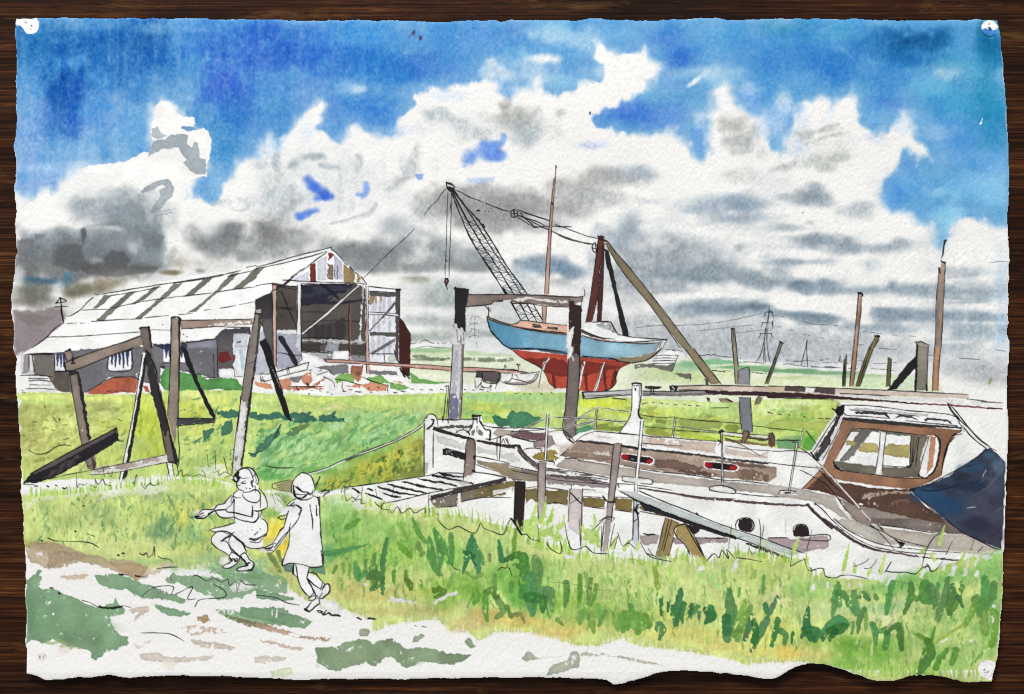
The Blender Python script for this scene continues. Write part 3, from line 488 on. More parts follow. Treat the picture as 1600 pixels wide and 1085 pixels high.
wash("1362 130 1450 130 1460 182 1370 184", (236,236,236), 1, 1.4, 5); wash("1458 0 1532 0 1530 180 1500 185 1462 175", (222,225,230), 1, 1.2, 5); brush("1500 20 1515 130", [3,2], (170,186,198), .8)
wash("1450 40 1466 40 1464 80 1452 80", (120,40,40), .8, .8, 4, .9)
ink("1355 0 1356 200|1457 120 1462 182|1330 40 1335 180|1470 180 1490 175 1510 180", 1.0)

L('painted_shed/doorway', 'dark open shed doorway with a pale diagonal brace')
at('door')
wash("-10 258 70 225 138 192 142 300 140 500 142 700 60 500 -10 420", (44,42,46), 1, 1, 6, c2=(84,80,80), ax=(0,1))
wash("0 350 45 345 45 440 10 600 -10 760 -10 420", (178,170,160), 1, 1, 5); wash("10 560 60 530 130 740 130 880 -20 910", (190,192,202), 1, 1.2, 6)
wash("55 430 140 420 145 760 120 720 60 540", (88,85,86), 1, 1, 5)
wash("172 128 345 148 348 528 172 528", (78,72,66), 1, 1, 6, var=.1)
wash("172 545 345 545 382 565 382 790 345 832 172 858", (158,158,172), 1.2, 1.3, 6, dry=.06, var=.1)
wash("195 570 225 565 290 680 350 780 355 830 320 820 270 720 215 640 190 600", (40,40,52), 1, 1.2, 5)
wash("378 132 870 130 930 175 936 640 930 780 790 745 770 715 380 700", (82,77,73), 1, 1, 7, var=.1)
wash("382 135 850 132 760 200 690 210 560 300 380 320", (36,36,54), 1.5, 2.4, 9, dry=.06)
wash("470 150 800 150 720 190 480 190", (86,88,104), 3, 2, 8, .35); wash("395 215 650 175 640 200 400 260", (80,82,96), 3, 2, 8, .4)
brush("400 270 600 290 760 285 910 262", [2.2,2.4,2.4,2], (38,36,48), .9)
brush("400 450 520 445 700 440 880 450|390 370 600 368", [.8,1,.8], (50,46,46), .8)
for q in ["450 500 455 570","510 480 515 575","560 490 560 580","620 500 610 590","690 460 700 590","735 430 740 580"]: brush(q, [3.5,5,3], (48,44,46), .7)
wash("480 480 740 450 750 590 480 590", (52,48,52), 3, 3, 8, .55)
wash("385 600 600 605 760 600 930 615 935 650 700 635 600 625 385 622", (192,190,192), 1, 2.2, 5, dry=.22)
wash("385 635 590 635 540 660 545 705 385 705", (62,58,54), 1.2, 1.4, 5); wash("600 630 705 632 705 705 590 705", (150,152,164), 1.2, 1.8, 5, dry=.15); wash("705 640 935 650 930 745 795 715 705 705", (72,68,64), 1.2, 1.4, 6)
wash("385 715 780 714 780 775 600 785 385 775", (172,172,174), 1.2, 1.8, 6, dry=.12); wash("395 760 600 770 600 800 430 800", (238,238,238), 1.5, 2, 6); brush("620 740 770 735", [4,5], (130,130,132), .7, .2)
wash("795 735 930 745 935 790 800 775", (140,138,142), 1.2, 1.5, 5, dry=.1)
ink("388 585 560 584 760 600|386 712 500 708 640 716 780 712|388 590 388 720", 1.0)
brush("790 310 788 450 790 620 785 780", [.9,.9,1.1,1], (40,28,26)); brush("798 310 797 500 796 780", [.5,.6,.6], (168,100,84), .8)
brush("575 140 640 200 700 255", [2.4,2.6,1.6], (26,26,36)); brush("545 130 580 160", [1,1], INK)
wash("862 138 886 142 800 215 620 380 480 490 392 560 384 548 470 480 610 362 790 202", (238,237,234), .9, .9, 5, lb=False)
ink("866 138 790 200 610 362 470 478 384 548|886 144 800 216 622 380 482 492 392 560", .8)
wash("890 300 900 310 892 470 886 610 874 610 880 450", (232,232,232), .9, 1.4, 4, dry=.1)
wash("896 145 915 145 912 290 900 290", (196,196,200), .9, 1, 4, .8)
ink("175 180 220 215 270 300|215 180 240 260 300 400 335 485|170 320 250 335 330 328|170 338 260 345 330 345|180 150 340 180|185 140 345 155", 1.0)
ink("175 715 240 718 290 735 380 735|190 575 300 730 350 830|200 380 215 400", .9)
L('painted_shed/door_frame', 'white and pink upright posts of the shed doorway')
wash("348 130 380 132 378 350 376 570 344 565 350 350", (240,240,240), .9, 1.2, 4, edge=.03); ink("348 140 352 350 344 560|382 140 378 350 380 560", 1)
wash("345 555 380 560 382 700 345 700", (206,208,216), 1, 1.2, 5, dry=.1); ink("383 550 384 780", 1.2)
wash("172 520 340 522 345 552 172 548", (240,240,238), 1, 1.4, 4)
wash("138 125 174 125 172 400 172 835 146 832 142 500", (206,172,162), .9, .9, 5, var=.1); ink("138 125 142 500 148 840|174 125 170 500 172 835", 1.0); brush("140 128 172 132", [2,1.6], (80,40,40))
wash("928 140 957 145 958 480 965 890 935 890 928 650", (238,234,232), .9, .9, 5); wash("930 430 956 400 960 640 966 890 936 890 930 640", (216,178,168), 1, 1.2, 5, .95)
ink("930 145 935 400 930 640 936 890|957 150 950 500 962 800", 1.0)
wash("340 102 600 115 880 125 925 132 880 136 500 128 340 124", (240,240,238), .9, 1, 4); ink("330 104 500 112 860 124 920 130|380 128 600 130 850 132", 1)
brush("410 -5 350 35 300 80 255 120 190 160 130 190", [.8,.9,1.1,1,.7,.6], INK)
L('painted_shed/door_leaf', 'open shed door leaf with dark frame and diagonal bracing')
wash("958 152 1216 172 1218 800 1100 800 966 795 955 540", (228,228,232), 1, .9, 5, edge=.03)
for q in ["985 240 985 370","1010 230 1008 380","1055 240 1050 380","1090 240 1085 370","1130 240 1130 360","1000 400 1000 530","1040 400 1040 540","1080 400 1085 520","1130 400 1130 520","990 580 992 740","1040 580 1035 730","1085 590 1085 720","1130 610 1130 720"]:
    brush(q, [2.4,3.2,2], (186,186,196), .8, .2)
wash("962 190 1010 230 990 300 962 300", (142,108,76), 1, 1.5, 5, .8, dry=.2); brush("1010 250 1020 290|1055 245 1060 270", [2.4,1.6], (164,136,104), .8, .2)
wash("1120 740 1185 720 1190 790 1120 795", (196,206,194), 1, 1.4, 5)
wash("962 188 1010 195 1205 208 1205 240 1150 240 960 228", (88,84,84), .9, .9, 5); wash("962 535 1208 540 1208 578 962 568", (90,86,86), .9, 1, 5)
wash("1182 178 1216 180 1212 420 1208 800 1180 720 1184 420", (78,74,75), .9, .9, 5)
wash("962 370 1080 375 1205 385 1205 402 1080 392 962 388", (244,244,242), .8, .8, 4); ink("962 368 1080 374 1205 384|962 390 1100 392 1200 406", .9)
wash("955 525 1050 430 1180 275 1184 300 1110 385 960 535", (90,87,87), .9, .9, 5); wash("965 725 1060 660 1180 590 1182 610 1060 685 985 725", (140,138,140), .9, .9, 5); ink("968 722 1180 592|985 726 1180 612", .9)
ink("955 150 1060 162 1220 178|960 190 1205 206|1216 172 1216 420|985 722 1180 722|1085 730 1092 795|1170 690 1200 790 1220 810", 1.2)
brush("1190 180 1220 178", [2,2], INK)
L('painted_shed/side_sheet', 'dark rust red sheet standing against the open door leaf')
wash("1212 418 1250 450 1290 525 1313 558 1308 700 1300 915 1260 900 1212 810 1210 560", (64,30,27), 1, 1, 6, var=.1); ink("1225 425 1312 560", 1)
brush("1222 850 1260 920|1240 870 1300 935", [1.6,1.2], INK)
at('u')

# ================================================================== ground in front of the shed
L('painted_rubble', 'heap of terracotta rubble and planks in front of the shed door')
wash("395 588 440 585 500 590 560 590 630 590 640 600 800 600 830 612 700 616 520 617 400 614", (240,239,236), 1.5, 1.5, 8, edge=.02)
at('J')
wash("480 20 575 20 580 80 480 80", (236,236,236), 1.5, 1.6, 6); wash("280 25 480 90 575 100 570 180 480 210 300 130", (236,236,236), 1.5, 1.6, 6)
TC = (206,138,108)
for s in ["-10 212 90 222 100 258 0 238","125 200 205 190 222 222 175 262 130 250","278 172 340 142 352 200 322 238 286 202","378 215 440 182 400 230 345 240","180 245 300 240 400 238 420 255 330 258 200 266","658 238 720 205 815 232 818 270 700 268","550 238 660 225 650 248 580 245","860 205 940 210 900 222"]:
    wash(s, TC, 1, 1.8, 5, .95, dry=.08, var=.1)
wash("596 110 668 110 660 165 645 215 625 210 588 168", (140,84,66), 1.2, 1.6, 5, .92, c2=(200,128,96), ax=(0,1)); blob(560,584,5,4,(92,52,44),.6)
for s in ["495 198 515 162 590 160 622 190 600 215 540 212 500 222","690 190 780 165 830 212 770 228 690 205","828 212 900 225 960 250 900 265 838 258"]: wash(s, (126,176,90), 1, 1.6, 5, .95, dry=.06)
GR = (116,113,117)
for s in ["352 118 480 108 572 100 575 152 480 172 440 140","212 186 285 172 270 215 218 212","705 138 880 145 880 172 710 165"]: wash(s, GR, 1, 1.4, 6, .95, dry=.04)
wash("30 175 330 86 318 136 40 206", (240,239,236), .9, .8, 5); ink("30 160 90 158 330 88|330 88 318 136|318 136 180 170 40 210 30 165|190 125 200 168|200 122 210 165|40 180 32 210 60 205 40 195", 1.2)
ink("420 180 480 210 490 245|430 182 380 230|330 140 350 135|390 145 410 140|540 215 535 260 550 270|495 195 560 205 650 230|660 180 720 205 815 235|820 228 822 280|825 232 820 262|300 240 420 240|200 240 370 245|240 262 236 270|345 265 350 262", 1.1)
ink("460 150 465 155|380 170 460 140|640 275 660 275|710 275 725 277|540 268 560 272|580 260 600 262|620 272 640 274|760 245 770 250|700 250 705 255|860 278 880 280|905 270 930 272|965 255 980 258|1020 258 1040 262|1080 260 1100 262|1150 258 1170 262|330 285 335 288|395 265 405 270|470 290 480 292|440 275 450 276|1300 258 1310 262|1350 262 1362 265|1395 258 1420 262|1440 270 1450 268", 1.5)
brush("250 240 262 262", [1.4,1.8], (140,40,40)); brush("318 222 326 228", [1.6,1.4], INK)
L('painted_mound#1', 'terracotta earth mound beside the left timber frame')
at('I')
wash("535 285 620 230 700 184 780 180 840 186 862 212 842 280 760 278 600 292", (182,98,74), 1, 1.2, 6, var=.12, gran=.09); wash("885 235 920 238 935 278 910 275", (184,96,70), 1, 1, 5)
ink("535 280 600 238 690 190 780 180 850 185 862 215|670 270 690 268|720 272 730 268|760 268 790 270", 1.2)
L('painted_mound#2', 'green grass bank against the shed wall')
wash("1004 150 1050 122 1110 140 1160 158 1230 165 1290 192 1370 185 1475 190 1516 250 1512 268 1400 262 1300 262 1200 270 1120 278 1022 265 1000 220", (88,146,80), 1.2, 1.8, 6, var=.16, dry=.05, gran=.09)
ink("1160 140 1190 155 1250 165|1270 182 1300 186 1345 185|1230 275 1250 270|1350 272 1370 280|1440 265 1450 270", 1.2)
L('painted_spar', 'long pink timber spar resting across the yard')
at('J')
wash("432 68 560 75 700 88 900 98 1100 108 1220 118 1300 118 1596 138 1700 150 1700 170 1596 158 1300 150 1220 142 1000 122 700 102 440 88", (206,164,150), .9, .7, 5, dry=.02)
ink("430 70 560 76 700 88 900 98 1100 108 1220 118 1400 124 1596 140 1690 152|440 88 560 94 700 102 900 116 1220 144|1290 148 1596 158", 1.0); brush("428 72 436 82", [1.6,1.4], (90,40,40)); brush("560 92 800 108 1200 140", [.6,.9,.6], (150,92,82), .8)
at('u')
# ================================================================== crane and derrick
L('painted_crane/derrick_leg#1', 'rust brown upright leg of the derrick')
at('G')
wash("540 393 570 393 577 440 560 520 545 600 533 770 497 925 460 925 488 770 518 560 530 450", (98,54,50), .9, .9, 6, var=.12); ink("540 393 532 450 518 560 488 770 460 925|575 430 560 520 545 600 533 770 497 925", .9)
L('painted_crane/derrick_leg#2', 'darker brown rear upright of the derrick')
wash("560 440 578 440 572 560 566 750 556 922 530 922 532 780 548 600", (72,42,44), .9, .8, 6); ink("576 430 572 560 566 750 556 922", .9)
L('painted_crane/derrick_leg#3', 'black leaning leg of the derrick')
wash("578 465 602 478 640 640 662 750 730 1012 690 1006 640 760 610 640 582 540", (34,31,33), .9, .9, 6)
L('painted_crane/derrick_leg#4', 'long olive grey strut sloping down behind the boom')
wash("578 428 606 430 650 490 725 575 945 850 1120 1085 1060 1085 880 845 690 610 610 490", (116,106,84), .9, .9, 6, c2=(142,130,106), ax=(0,1)); ink("606 430 650 490 725 575 945 850 1120 1085|600 465 690 610 880 845 1050 1085", 1.0)
at('K')
wash("1072 0 1135 0 1215 110 1305 222 1242 226 1160 120", (140,126,100), .9, .9, 6); ink("1075 0 1160 118 1242 226|1135 5 1215 108 1305 225", 1.2)
wash("1292 315 1332 312 1388 350 1362 400 1345 390", (146,130,104), .9, .9, 5); ink("1292 318 1345 392 1362 400 1390 352 1335 315", 1.5)
wash("1200 190 1222 195 1225 232 1208 232", (90,78,70), .9, .8, 5); wash("1213 305 1232 308 1236 362 1222 360", (64,56,54), .9, .8, 5)
at('G')
L('painted_crane/derrick_leg#1')
brush("541 392 570 394|545 400 600 425", [2,1.4], (50,26,26)); ink("560 400 600 425", 1.6)
L('painted_crane/pulley#1', 'wire pulley at the head of the derrick')
ink("512 430 500 455 510 485 530 485 535 455 515 432|520 430 525 490|498 460 532 470", 1.4)
L('painted_crane/jib', 'black lattice jib rising to the left')
at('cr')
C4 = [[(110,130),(150,235),(210,385),(262,485),(300,548),(380,668),(440,762),(480,822),(530,905),(582,1002)],
      [(118,128),(200,292),(288,440),(340,525),(372,565),(450,690),(532,822),(590,915),(638,1012)],
      [(124,126),(240,285),(308,395),(365,485),(404,545),(480,660),(570,800),(630,905),(690,1012)],
      [(128,122),(205,225),(290,320),(340,395),(405,500),(490,640),(560,735),(625,825),(680,920),(735,1012)]]
def along(c, y):
    c = np.array(c, f32); return np.interp(y, c[:, 1], c[:, 0])
jp = [(110,120)] + C4[0][1:] + C4[3][::-1]
q = pts(np.array(jp, f32)) ; q = q / CR[2] + np.array(CR[:2], f32)
# the region between the chords belongs to the jib, its paper left as the sky shows through
x0, x1, y0, y1 = box(q, 3); Y, X = np.mgrid[y0:y1, x0:x1].astype(f32); mm = sdist(q, X, Y) < 0
lab[y0:y1, x0:x1][mm] = CUR
def s4(l): return ' '.join('%g %g' % t for t in l)
for i, c in enumerate(C4): ink(s4(c), [1.7,1.5,1.3,1.5][i])
r = rs(5)
for a, b, ph in ((0,1,0),(1,2,1),(2,3,0)):
    y = 300 if a == 0 else 330 if a == 1 else 340; k = ph
    while y < 1000:
        st = 26 + 12 * (y / 1000)
        xa, xb = along(C4[a], y), along(C4[b], y + st * .2)
        if k % 2: ink('%g %g %g %g' % (xa, y, along(C4[b], y + st), y + st), .9)
        else: ink('%g %g %g %g' % (xb, y + st * .2, along(C4[a], y + st * .9), y + st * .9), .9)
        if r.rand() < .75: ink('%g %g %g %g' % (xa, y, xb, y - 4), .7)
        y += st; k += 1
brush("280 310 300 325|325 350 335 370", [1.6,1.4], INK); brush("460 790 480 820", [1.5,2.2], INK)
ink("75 65 75 90 90 125 105 130|75 65 100 70 132 84 128 108 110 120|80 70 100 80 125 88", 1.8); wash("76 92 100 95 128 100 130 120 108 128 90 125", (34,32,34), .9, 1, 4)
ink("280 255 302 260|335 262 340 264|360 262 366 263", 1.4); brush("285 257 302 259", [1.3,1.1], INK)
L('painted_crane/cable', 'thin ink cables of the crane')
ink("130 115 180 135 230 165 290 185 325 203|345 208 400 230 450 250 515 266|560 250 640 280 720 305 782 330|560 290 620 310 700 335 740 360 782 378|580 275 610 310 650 345 680 370 720 368 782 392|660 368 680 375", 1.2)
ink("85 135 78 350 75 500 68 620 68 705|109 140 106 350 100 500 95 620 94 712", .8); brush("107 215 108 240", [.9,1], INK); brush("74 592 76 600", [.9,.9], INK)
at('G')
ink("35 230 120 255 180 275 240 292|265 312 340 340 420 370 480 390 545 405|40 255 130 300 220 345 300 380 400 415 510 438|30 265 130 325 220 325 370 330|260 360 330 400 440 430 505 440", 1.0)
ink("130 322 150 332|270 325 300 330 372 330", 1.3)
at('F')
ink("1182 92 1150 130 1135 160 1090 200 1048 255|990 340 930 400 840 480 760 560 665 655", .75)
L('painted_crane/pulley#2', 'small spoked pulley wheel on the jib cable')
at('cr')
ink("535 250 515 262 514 290 535 304 555 290 558 262 535 250|530 256 520 280 540 298|536 252 538 300|516 278 556 274", 1.7)
L('painted_crane/hook', 'small dark hook block hanging from the jib')
wash("66 712 90 712 95 738 80 765 68 762 58 738", (42,34,34), .8, .8, 4); blob(697.5,439.5,1.6,2.6,(150,110,90),.8,0,.6); brush("72 762 74 772", [1.4,1.2], INK); ink("80 782 66 790 66 802 80 803 84 795", 1.6)

# ================================================================== small craft and trolley behind
at('K')
L('painted_dinghy#1', 'white clinker dinghy behind the stern of the blue boat')
wash("855 90 900 50 960 10 1010 8 1060 25 1080 45 1030 60 1010 92 960 112 850 100", (238,238,236), 1.2, 1.2, 6)
wash("760 105 850 98 960 112 1012 88 1000 148 940 140 900 122 840 118 770 132", (104,100,94), 1.2, 1.4, 5, .9, dry=.08); wash("1008 162 1060 158 1122 162 1118 198 1060 182", (106,102,88), 1, 1.4, 5, .92)
ink("880 68 950 62 1020 65|880 82 960 78 1020 80|870 98 950 95 1010 95|960 12 1000 8 1040 15 1062 22|1020 42 1040 45 1030 60 1000 145|1000 15 1020 18|1115 165 1112 205", .9); ink("900 50 960 45 1020 50", .7)
ink("1170 45 1200 48 1220 40 1240 45 1260 40 1290 50 1350 52", 1.0)
at('boat')
L('painted_dinghy#2', 'small white rowing boat left of the red keel')
wash("195 545 300 515 400 520 510 510 505 545 470 590 400 605 260 600 200 580", (238,237,234), 1.2, 1.2, 6); wash("240 588 400 585 480 565 440 598 380 606 270 604", (128,120,116), 1.2, 1.5, 5, .8)
ink("370 520 440 515 515 505|515 505 500 545 470 585 440 600|495 520 470 560 430 585|505 530 480 575|300 560 350 570 420 590|230 590 260 600 340 608 420 602 480 570", 1.1); ink("330 530 350 560|305 520 290 580 240 582", .9)
L('painted_trolley', 'small dark boat trolley with people sketched beside it')
wash("30 530 60 570 60 620 20 640", WH, 1, 1, 5); wash("78 502 206 512 190 592 75 582", (92,82,84), .9, 1, 5); wash("24 500 72 502 66 552 18 548", (70,64,66), .9, 1, 5)
ink("78 502 206 512 188 592 75 582 78 502|20 500 74 500|15 545 66 552|205 515 200 560 180 600 170 640|70 520 60 600|10 560 20 600 12 630|60 590 45 620 20 640|50 600 60 620 80 632|60 625 120 632 140 600 130 650|180 560 210 590 240 595", 1.2)
ink("235 495 240 455 262 450 258 480|245 490 330 490 350 500|340 445 335 470 360 480 345 510|335 448 360 450|350 465 365 455", 1.5)
blob(845,605,40,9,(196,176,150),.5)

# ================================================================== the blue boat
at('G')
L('painted_sailing_boat/mast', 'thin pink brown mast of the blue boat')
wash("262 30 272 -5 275 30 268 75 259 180 246 360 238 520 229 752 203 752 214 560 231 340 246 172", (188,142,128), .9, .6, 5, c2=(206,166,150), ax=(0,1)); ink("262 30 246 172 231 340 214 560 203 745|273 0 268 75 259 180 246 360 238 520 229 745", .9)
brush("248 180 255 185", [2,1.6], (60,40,40)); ink("273 -50 273 0", 1.0)
at('C'); ink("273 1030 272 1085", 1.0); brush("273 1032 275 1050", [.9,.8], INK)
at('G')
wash("188 822 216 822 211 935 190 932", (200,158,146), .9, .7, 5); ink("188 822 192 930|216 822 210 935", .9)
at('boat')
L('painted_sailing_boat/keel', 'red antifouled keel of the blue boat')
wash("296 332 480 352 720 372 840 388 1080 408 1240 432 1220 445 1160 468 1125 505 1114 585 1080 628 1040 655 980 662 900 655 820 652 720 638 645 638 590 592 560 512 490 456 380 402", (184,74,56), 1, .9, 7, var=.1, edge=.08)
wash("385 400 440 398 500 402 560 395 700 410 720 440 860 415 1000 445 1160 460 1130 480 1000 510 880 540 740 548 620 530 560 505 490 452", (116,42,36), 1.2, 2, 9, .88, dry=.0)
wash("330 345 480 362 700 385 720 400 560 392 420 372", (190,84,64), 1, 1.5, 6, .85); wash("850 395 1000 410 1090 420 1040 435 900 420", (190,76,58), 1, 1.5, 6, .8)
wash("1000 420 1160 425 1230 436 1150 462 1040 455", (150,60,44), 1, 1.5, 6, .8)
brush("622 540 630 600 634 636|878 530 880 600 886 652|1018 480 1026 570 1036 655|1110 500 1095 560 1080 620", [2.4,1.9,1.6], (84,34,30), .85)
ink("300 335 360 385 430 425 500 460 540 490 565 530 590 590 640 632|1240 434 1160 470 1130 500 1112 550 1112 590 1080 630 1030 655 980 664", 1.1); ink("1090 520 1075 580 1085 600|1105 510 1090 580", 1.0); ink("980 580 1060 540", .8, (60,20,20))
wash("630 640 660 632 680 640 700 636 720 640 720 655 640 655", WH, 1, 1.2, 4, lb=False)
L('painted_sailing_boat/hull', 'blue topsides of the boat propped on shore')
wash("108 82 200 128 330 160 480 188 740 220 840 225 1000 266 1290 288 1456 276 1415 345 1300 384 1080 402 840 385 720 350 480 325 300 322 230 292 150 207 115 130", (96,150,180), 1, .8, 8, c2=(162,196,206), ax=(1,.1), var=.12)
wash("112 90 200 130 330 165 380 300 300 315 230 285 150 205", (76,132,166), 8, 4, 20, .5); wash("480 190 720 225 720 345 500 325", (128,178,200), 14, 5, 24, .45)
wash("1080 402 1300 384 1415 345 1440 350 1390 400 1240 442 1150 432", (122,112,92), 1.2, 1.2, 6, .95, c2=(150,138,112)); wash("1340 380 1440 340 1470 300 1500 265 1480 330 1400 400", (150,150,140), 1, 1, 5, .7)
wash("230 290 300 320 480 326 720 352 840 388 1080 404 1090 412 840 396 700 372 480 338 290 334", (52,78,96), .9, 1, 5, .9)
ink("105 75 112 120 135 185 180 240 240 300 300 335|300 322 480 326 720 352|850 385 1080 402 1120 420 1240 440|1240 438 1340 420 1400 385 1450 340 1490 290 1512 255|1455 280 1445 310 1420 345|1500 262 1470 310", 1.4); brush("112 120 135 185 190 252", [1,1.5,1], INK)
wash("1456 276 1505 262 1480 310 1440 345 1415 348", (232,232,230), .9, .8, 5); ink("1455 282 1445 310 1420 342|1470 272 1450 320", 1.1)
L('painted_sailing_boat/cabin', 'salmon cabin side with two dark slits')
wash("300 136 330 130 380 106 560 128 745 145 738 216 480 186 340 160", (226,180,158), .9, .8, 6, var=.08)
wash("106 72 130 85 200 112 300 138 340 152 330 160 200 126 112 96", (176,134,104), .9, .8, 5); wash("330 152 480 180 738 208 738 222 480 192 330 164", (196,150,130), .9, .8, 5)
ink("104 72 150 92 210 115 290 135 340 125 385 105 560 126 745 145|110 92 200 125 330 158 480 186 738 218|330 152 480 178 738 206", 1.2)
wash("455 133 525 140 532 162 460 157", (34,30,32), .9, .8, 4); wash("580 154 655 160 657 180 575 172", (34,30,32), .9, .8, 4); brush("465 145 520 150|590 165 640 170", [.7,.6], (130,128,126))
ink("118 0 120 70|95 -5 115 5 122 25|130 10 135 30", 1.0)
L('painted_sailing_boat/deck_cover', 'white sheet over the after deck of the blue boat')
wash("845 120 930 118 1060 114 1095 160 1130 212 1250 236 1400 250 1510 254 1380 270 1290 286 1000 268 900 230 840 215", (240,240,238), .9, .8, 6, edge=.03)
wash("945 140 1055 122 1095 165 1125 212 1090 205 1040 160", (150,146,138), 1.2, 1.6, 6, .9, dry=.08); wash("950 140 1020 140 1060 190 1000 165", (166,178,190), 2, 2, 6, .8)
wash("842 175 900 205 1000 240 1040 250 1010 252 900 225 842 200", (84,74,70), 1, 1, 5); wash("850 225 960 240 1100 268 1280 272 1290 284 1000 264", (206,160,140), .9, 1, 5, .85, dry=.1)
ink("930 120 1060 115 1095 160 1130 218|1060 115 1030 110 1000 118|845 175 900 205 1000 240 1100 250|1000 265 1130 275 1290 272 1400 262 1512 254|1130 215 1250 236 1400 248 1510 252|850 222 1000 262 1290 286 1455 278", 1.2)
L('painted_sailing_boat/prop', 'pale timber props shoring the red keel')
for s, w in (("588 402 555 440 542 482",2.0),("868 432 850 480 828 600 820 640",2.2),("1020 440 1005 480 975 590 950 655",2.4)):
    brush(s, [w*.7,w,w], (236,232,228), 1, .05, rough=.4); 
ink("582 400 552 440 538 480 520 560 508 630|1014 440 998 480 968 590 945 655|1028 440 1012 485 985 590 960 655|860 440 842 490 820 600", 1.0); ink("855 438 862 430 870 440 862 462", 1.2)
at('u')
# ================================================================== meadow behind the boats
at('u')
L('painted_meadow', 'green watercolour meadow between the shed and the cabin boat')
MEAD = "33 614 60 613 120 616 200 617 260 612 300 610 380 611 410 615 470 618 520 620 560 618 620 617 690 614 760 614 800 612 860 614 900 616 960 620 1000 624 1060 626 1130 630 1200 624 1300 622 1312 630 1300 655 1285 690 1265 708 1150 692 1040 680 960 676 930 672 890 690 860 668 800 666 745 660 690 655 670 660 663 735 600 750 540 765 470 770 400 765 340 750 270 745 200 750 120 748 36 756"
wash(MEAD, (176,202,112), 1.6, 2.0, 9, edge=.03, gran=.05, var=.08, dry=.02)
M_ = [ # left: yellow rim, olive body
 (70,620,60,6,(206,220,122),.9),(170,624,60,6,(206,222,118),.9),(60,650,40,18,(160,168,92),.9),(90,640,40,10,(158,166,90),.85),(60,690,40,22,(164,170,92),.9),(100,700,40,18,(172,182,96),.8),(150,640,30,14,(160,170,96),.85),(180,665,36,16,(174,188,88),.8),(160,650,16,6,(200,212,128),.8),(205,640,14,14,(186,200,92),.8),
 (235,660,30,36,(180,198,66),.95),(232,630,16,14,(196,214,92),.9),(240,700,34,18,(170,188,80),.85),(75,665,10,12,(210,222,130),.8),(105,655,10,10,(206,214,136),.7),(130,670,20,8,(200,214,120),.8),(120,690,30,8,(196,210,118),.8),(60,725,40,12,(176,190,98),.8),(110,728,40,10,(196,208,128),.8),(170,712,20,16,(182,200,94),.8),
 (300,640,20,16,(190,200,76),.9),(330,625,30,8,(206,220,124),.9),(310,670,26,14,(186,200,100),.85),(300,615,20,5,(216,226,140),.8),(360,630,24,10,(196,212,106),.9),(350,655,20,14,(206,216,108),.8),(345,690,30,18,(170,196,100),.85),(330,710,30,16,(150,182,100),.85),(300,700,24,14,(186,206,116),.8),(320,730,30,10,(160,190,104),.7),
 # centre
 (420,622,50,8,(196,220,128),.9),(500,626,60,7,(190,214,110),.9),(600,628,60,9,(182,214,112),.9),(680,622,30,6,(176,208,116),.8),(440,635,30,8,(178,200,114),.85),(520,635,30,6,(206,206,140),.6),(460,628,20,4,(160,190,112),.7),(660,640,30,16,(176,206,120),.8),(640,655,30,10,(140,182,104),.85),
 (560,650,50,12,(136,178,106),.85),(600,660,50,10,(150,196,124),.8),(520,665,40,14,(130,178,104),.85),(430,665,30,12,(158,184,96),.85),(450,690,40,16,(142,196,128),.85),(490,700,40,20,(156,204,138),.85),(540,690,40,14,(122,176,100),.85),(590,684,40,14,(150,200,130),.85),(520,720,40,12,(140,196,116),.85),(450,725,30,12,(120,178,108),.85),(480,735,40,8,(104,164,88),.9),
 (430,740,30,10,(92,162,86),.9),(560,712,40,10,(118,176,90),.85),(610,700,34,10,(126,186,100),.85),(640,680,20,14,(150,190,110),.8),(415,700,20,20,(140,186,126),.8),(420,716,16,14,(100,160,96),.8),
 # under the rope
 (600,725,50,20,(150,170,62),.9),(640,705,24,18,(176,180,70),.85),(570,745,50,14,(128,160,60),.9),(630,740,36,14,(124,136,56),.9),(650,720,14,20,(120,132,60),.9),(600,735,20,10,(176,176,60),.85),(620,712,16,10,(196,190,62),.8),(540,755,40,8,(150,170,76),.85),(580,728,20,8,(190,190,70),.7),(655,700,10,14,(140,150,70),.8),(500,760,40,6,(110,160,80),.8),
 # right of the posts
 (740,622,30,6,(146,196,130),.9),(780,628,40,8,(184,212,100),.9),(770,622,30,5,(140,190,118),.8),(820,636,40,8,(160,190,110),.85),(765,640,30,6,(172,186,76),.85),(810,622,60,6,(156,200,130),.85),(870,625,20,10,(150,190,120),.8),(850,640,30,8,(176,206,120),.8),(740,650,24,8,(130,180,100),.85),(760,655,20,6,(172,206,90),.8),
 (940,632,36,10,(200,214,60),.95),(970,640,30,12,(186,204,80),.9),(925,650,26,10,(190,208,96),.9),(945,668,24,8,(170,180,74),.85),(920,665,14,8,(70,136,104),.7),(1020,640,16,12,(206,216,90),.9),(1060,645,50,10,(184,206,104),.9),(1120,640,50,8,(170,206,120),.85),(1060,632,60,6,(200,220,150),.8),(1180,645,24,12,(196,210,120),.8),(1100,660,50,7,(160,180,90),.85),
 (1060,676,40,6,(146,164,64),.85),(1030,672,14,6,(120,140,60),.8),(1110,684,40,5,(196,220,90),.85),(1145,668,14,8,(150,164,80),.8),(1240,630,50,6,(206,224,160),.9),(1250,655,40,12,(176,196,90),.9),(1225,668,30,8,(150,200,90),.85),(1270,675,20,12,(160,190,80),.85),(1245,690,30,8,(112,156,104),.85),(1220,640,30,8,(200,222,160),.8),(1290,640,16,16,(180,200,110),.8),(1265,690,16,10,(120,180,70),.8)]
for b in M_: blob(*b, soft=.75, w=.55, gran=.06)
dabs("40 630 200 630 200 735 40 740", 70, [(150,158,82),(190,204,112),(206,218,132),(168,178,96)], (10,26), (2,4.5), (10,60), (.35,.7), 3)
dabs("280 620 390 620 370 745 280 740", 60, [(150,186,96),(206,218,124),(170,200,104),(120,168,100)], (10,26), (2,4), (10,60), (.35,.7), 4)
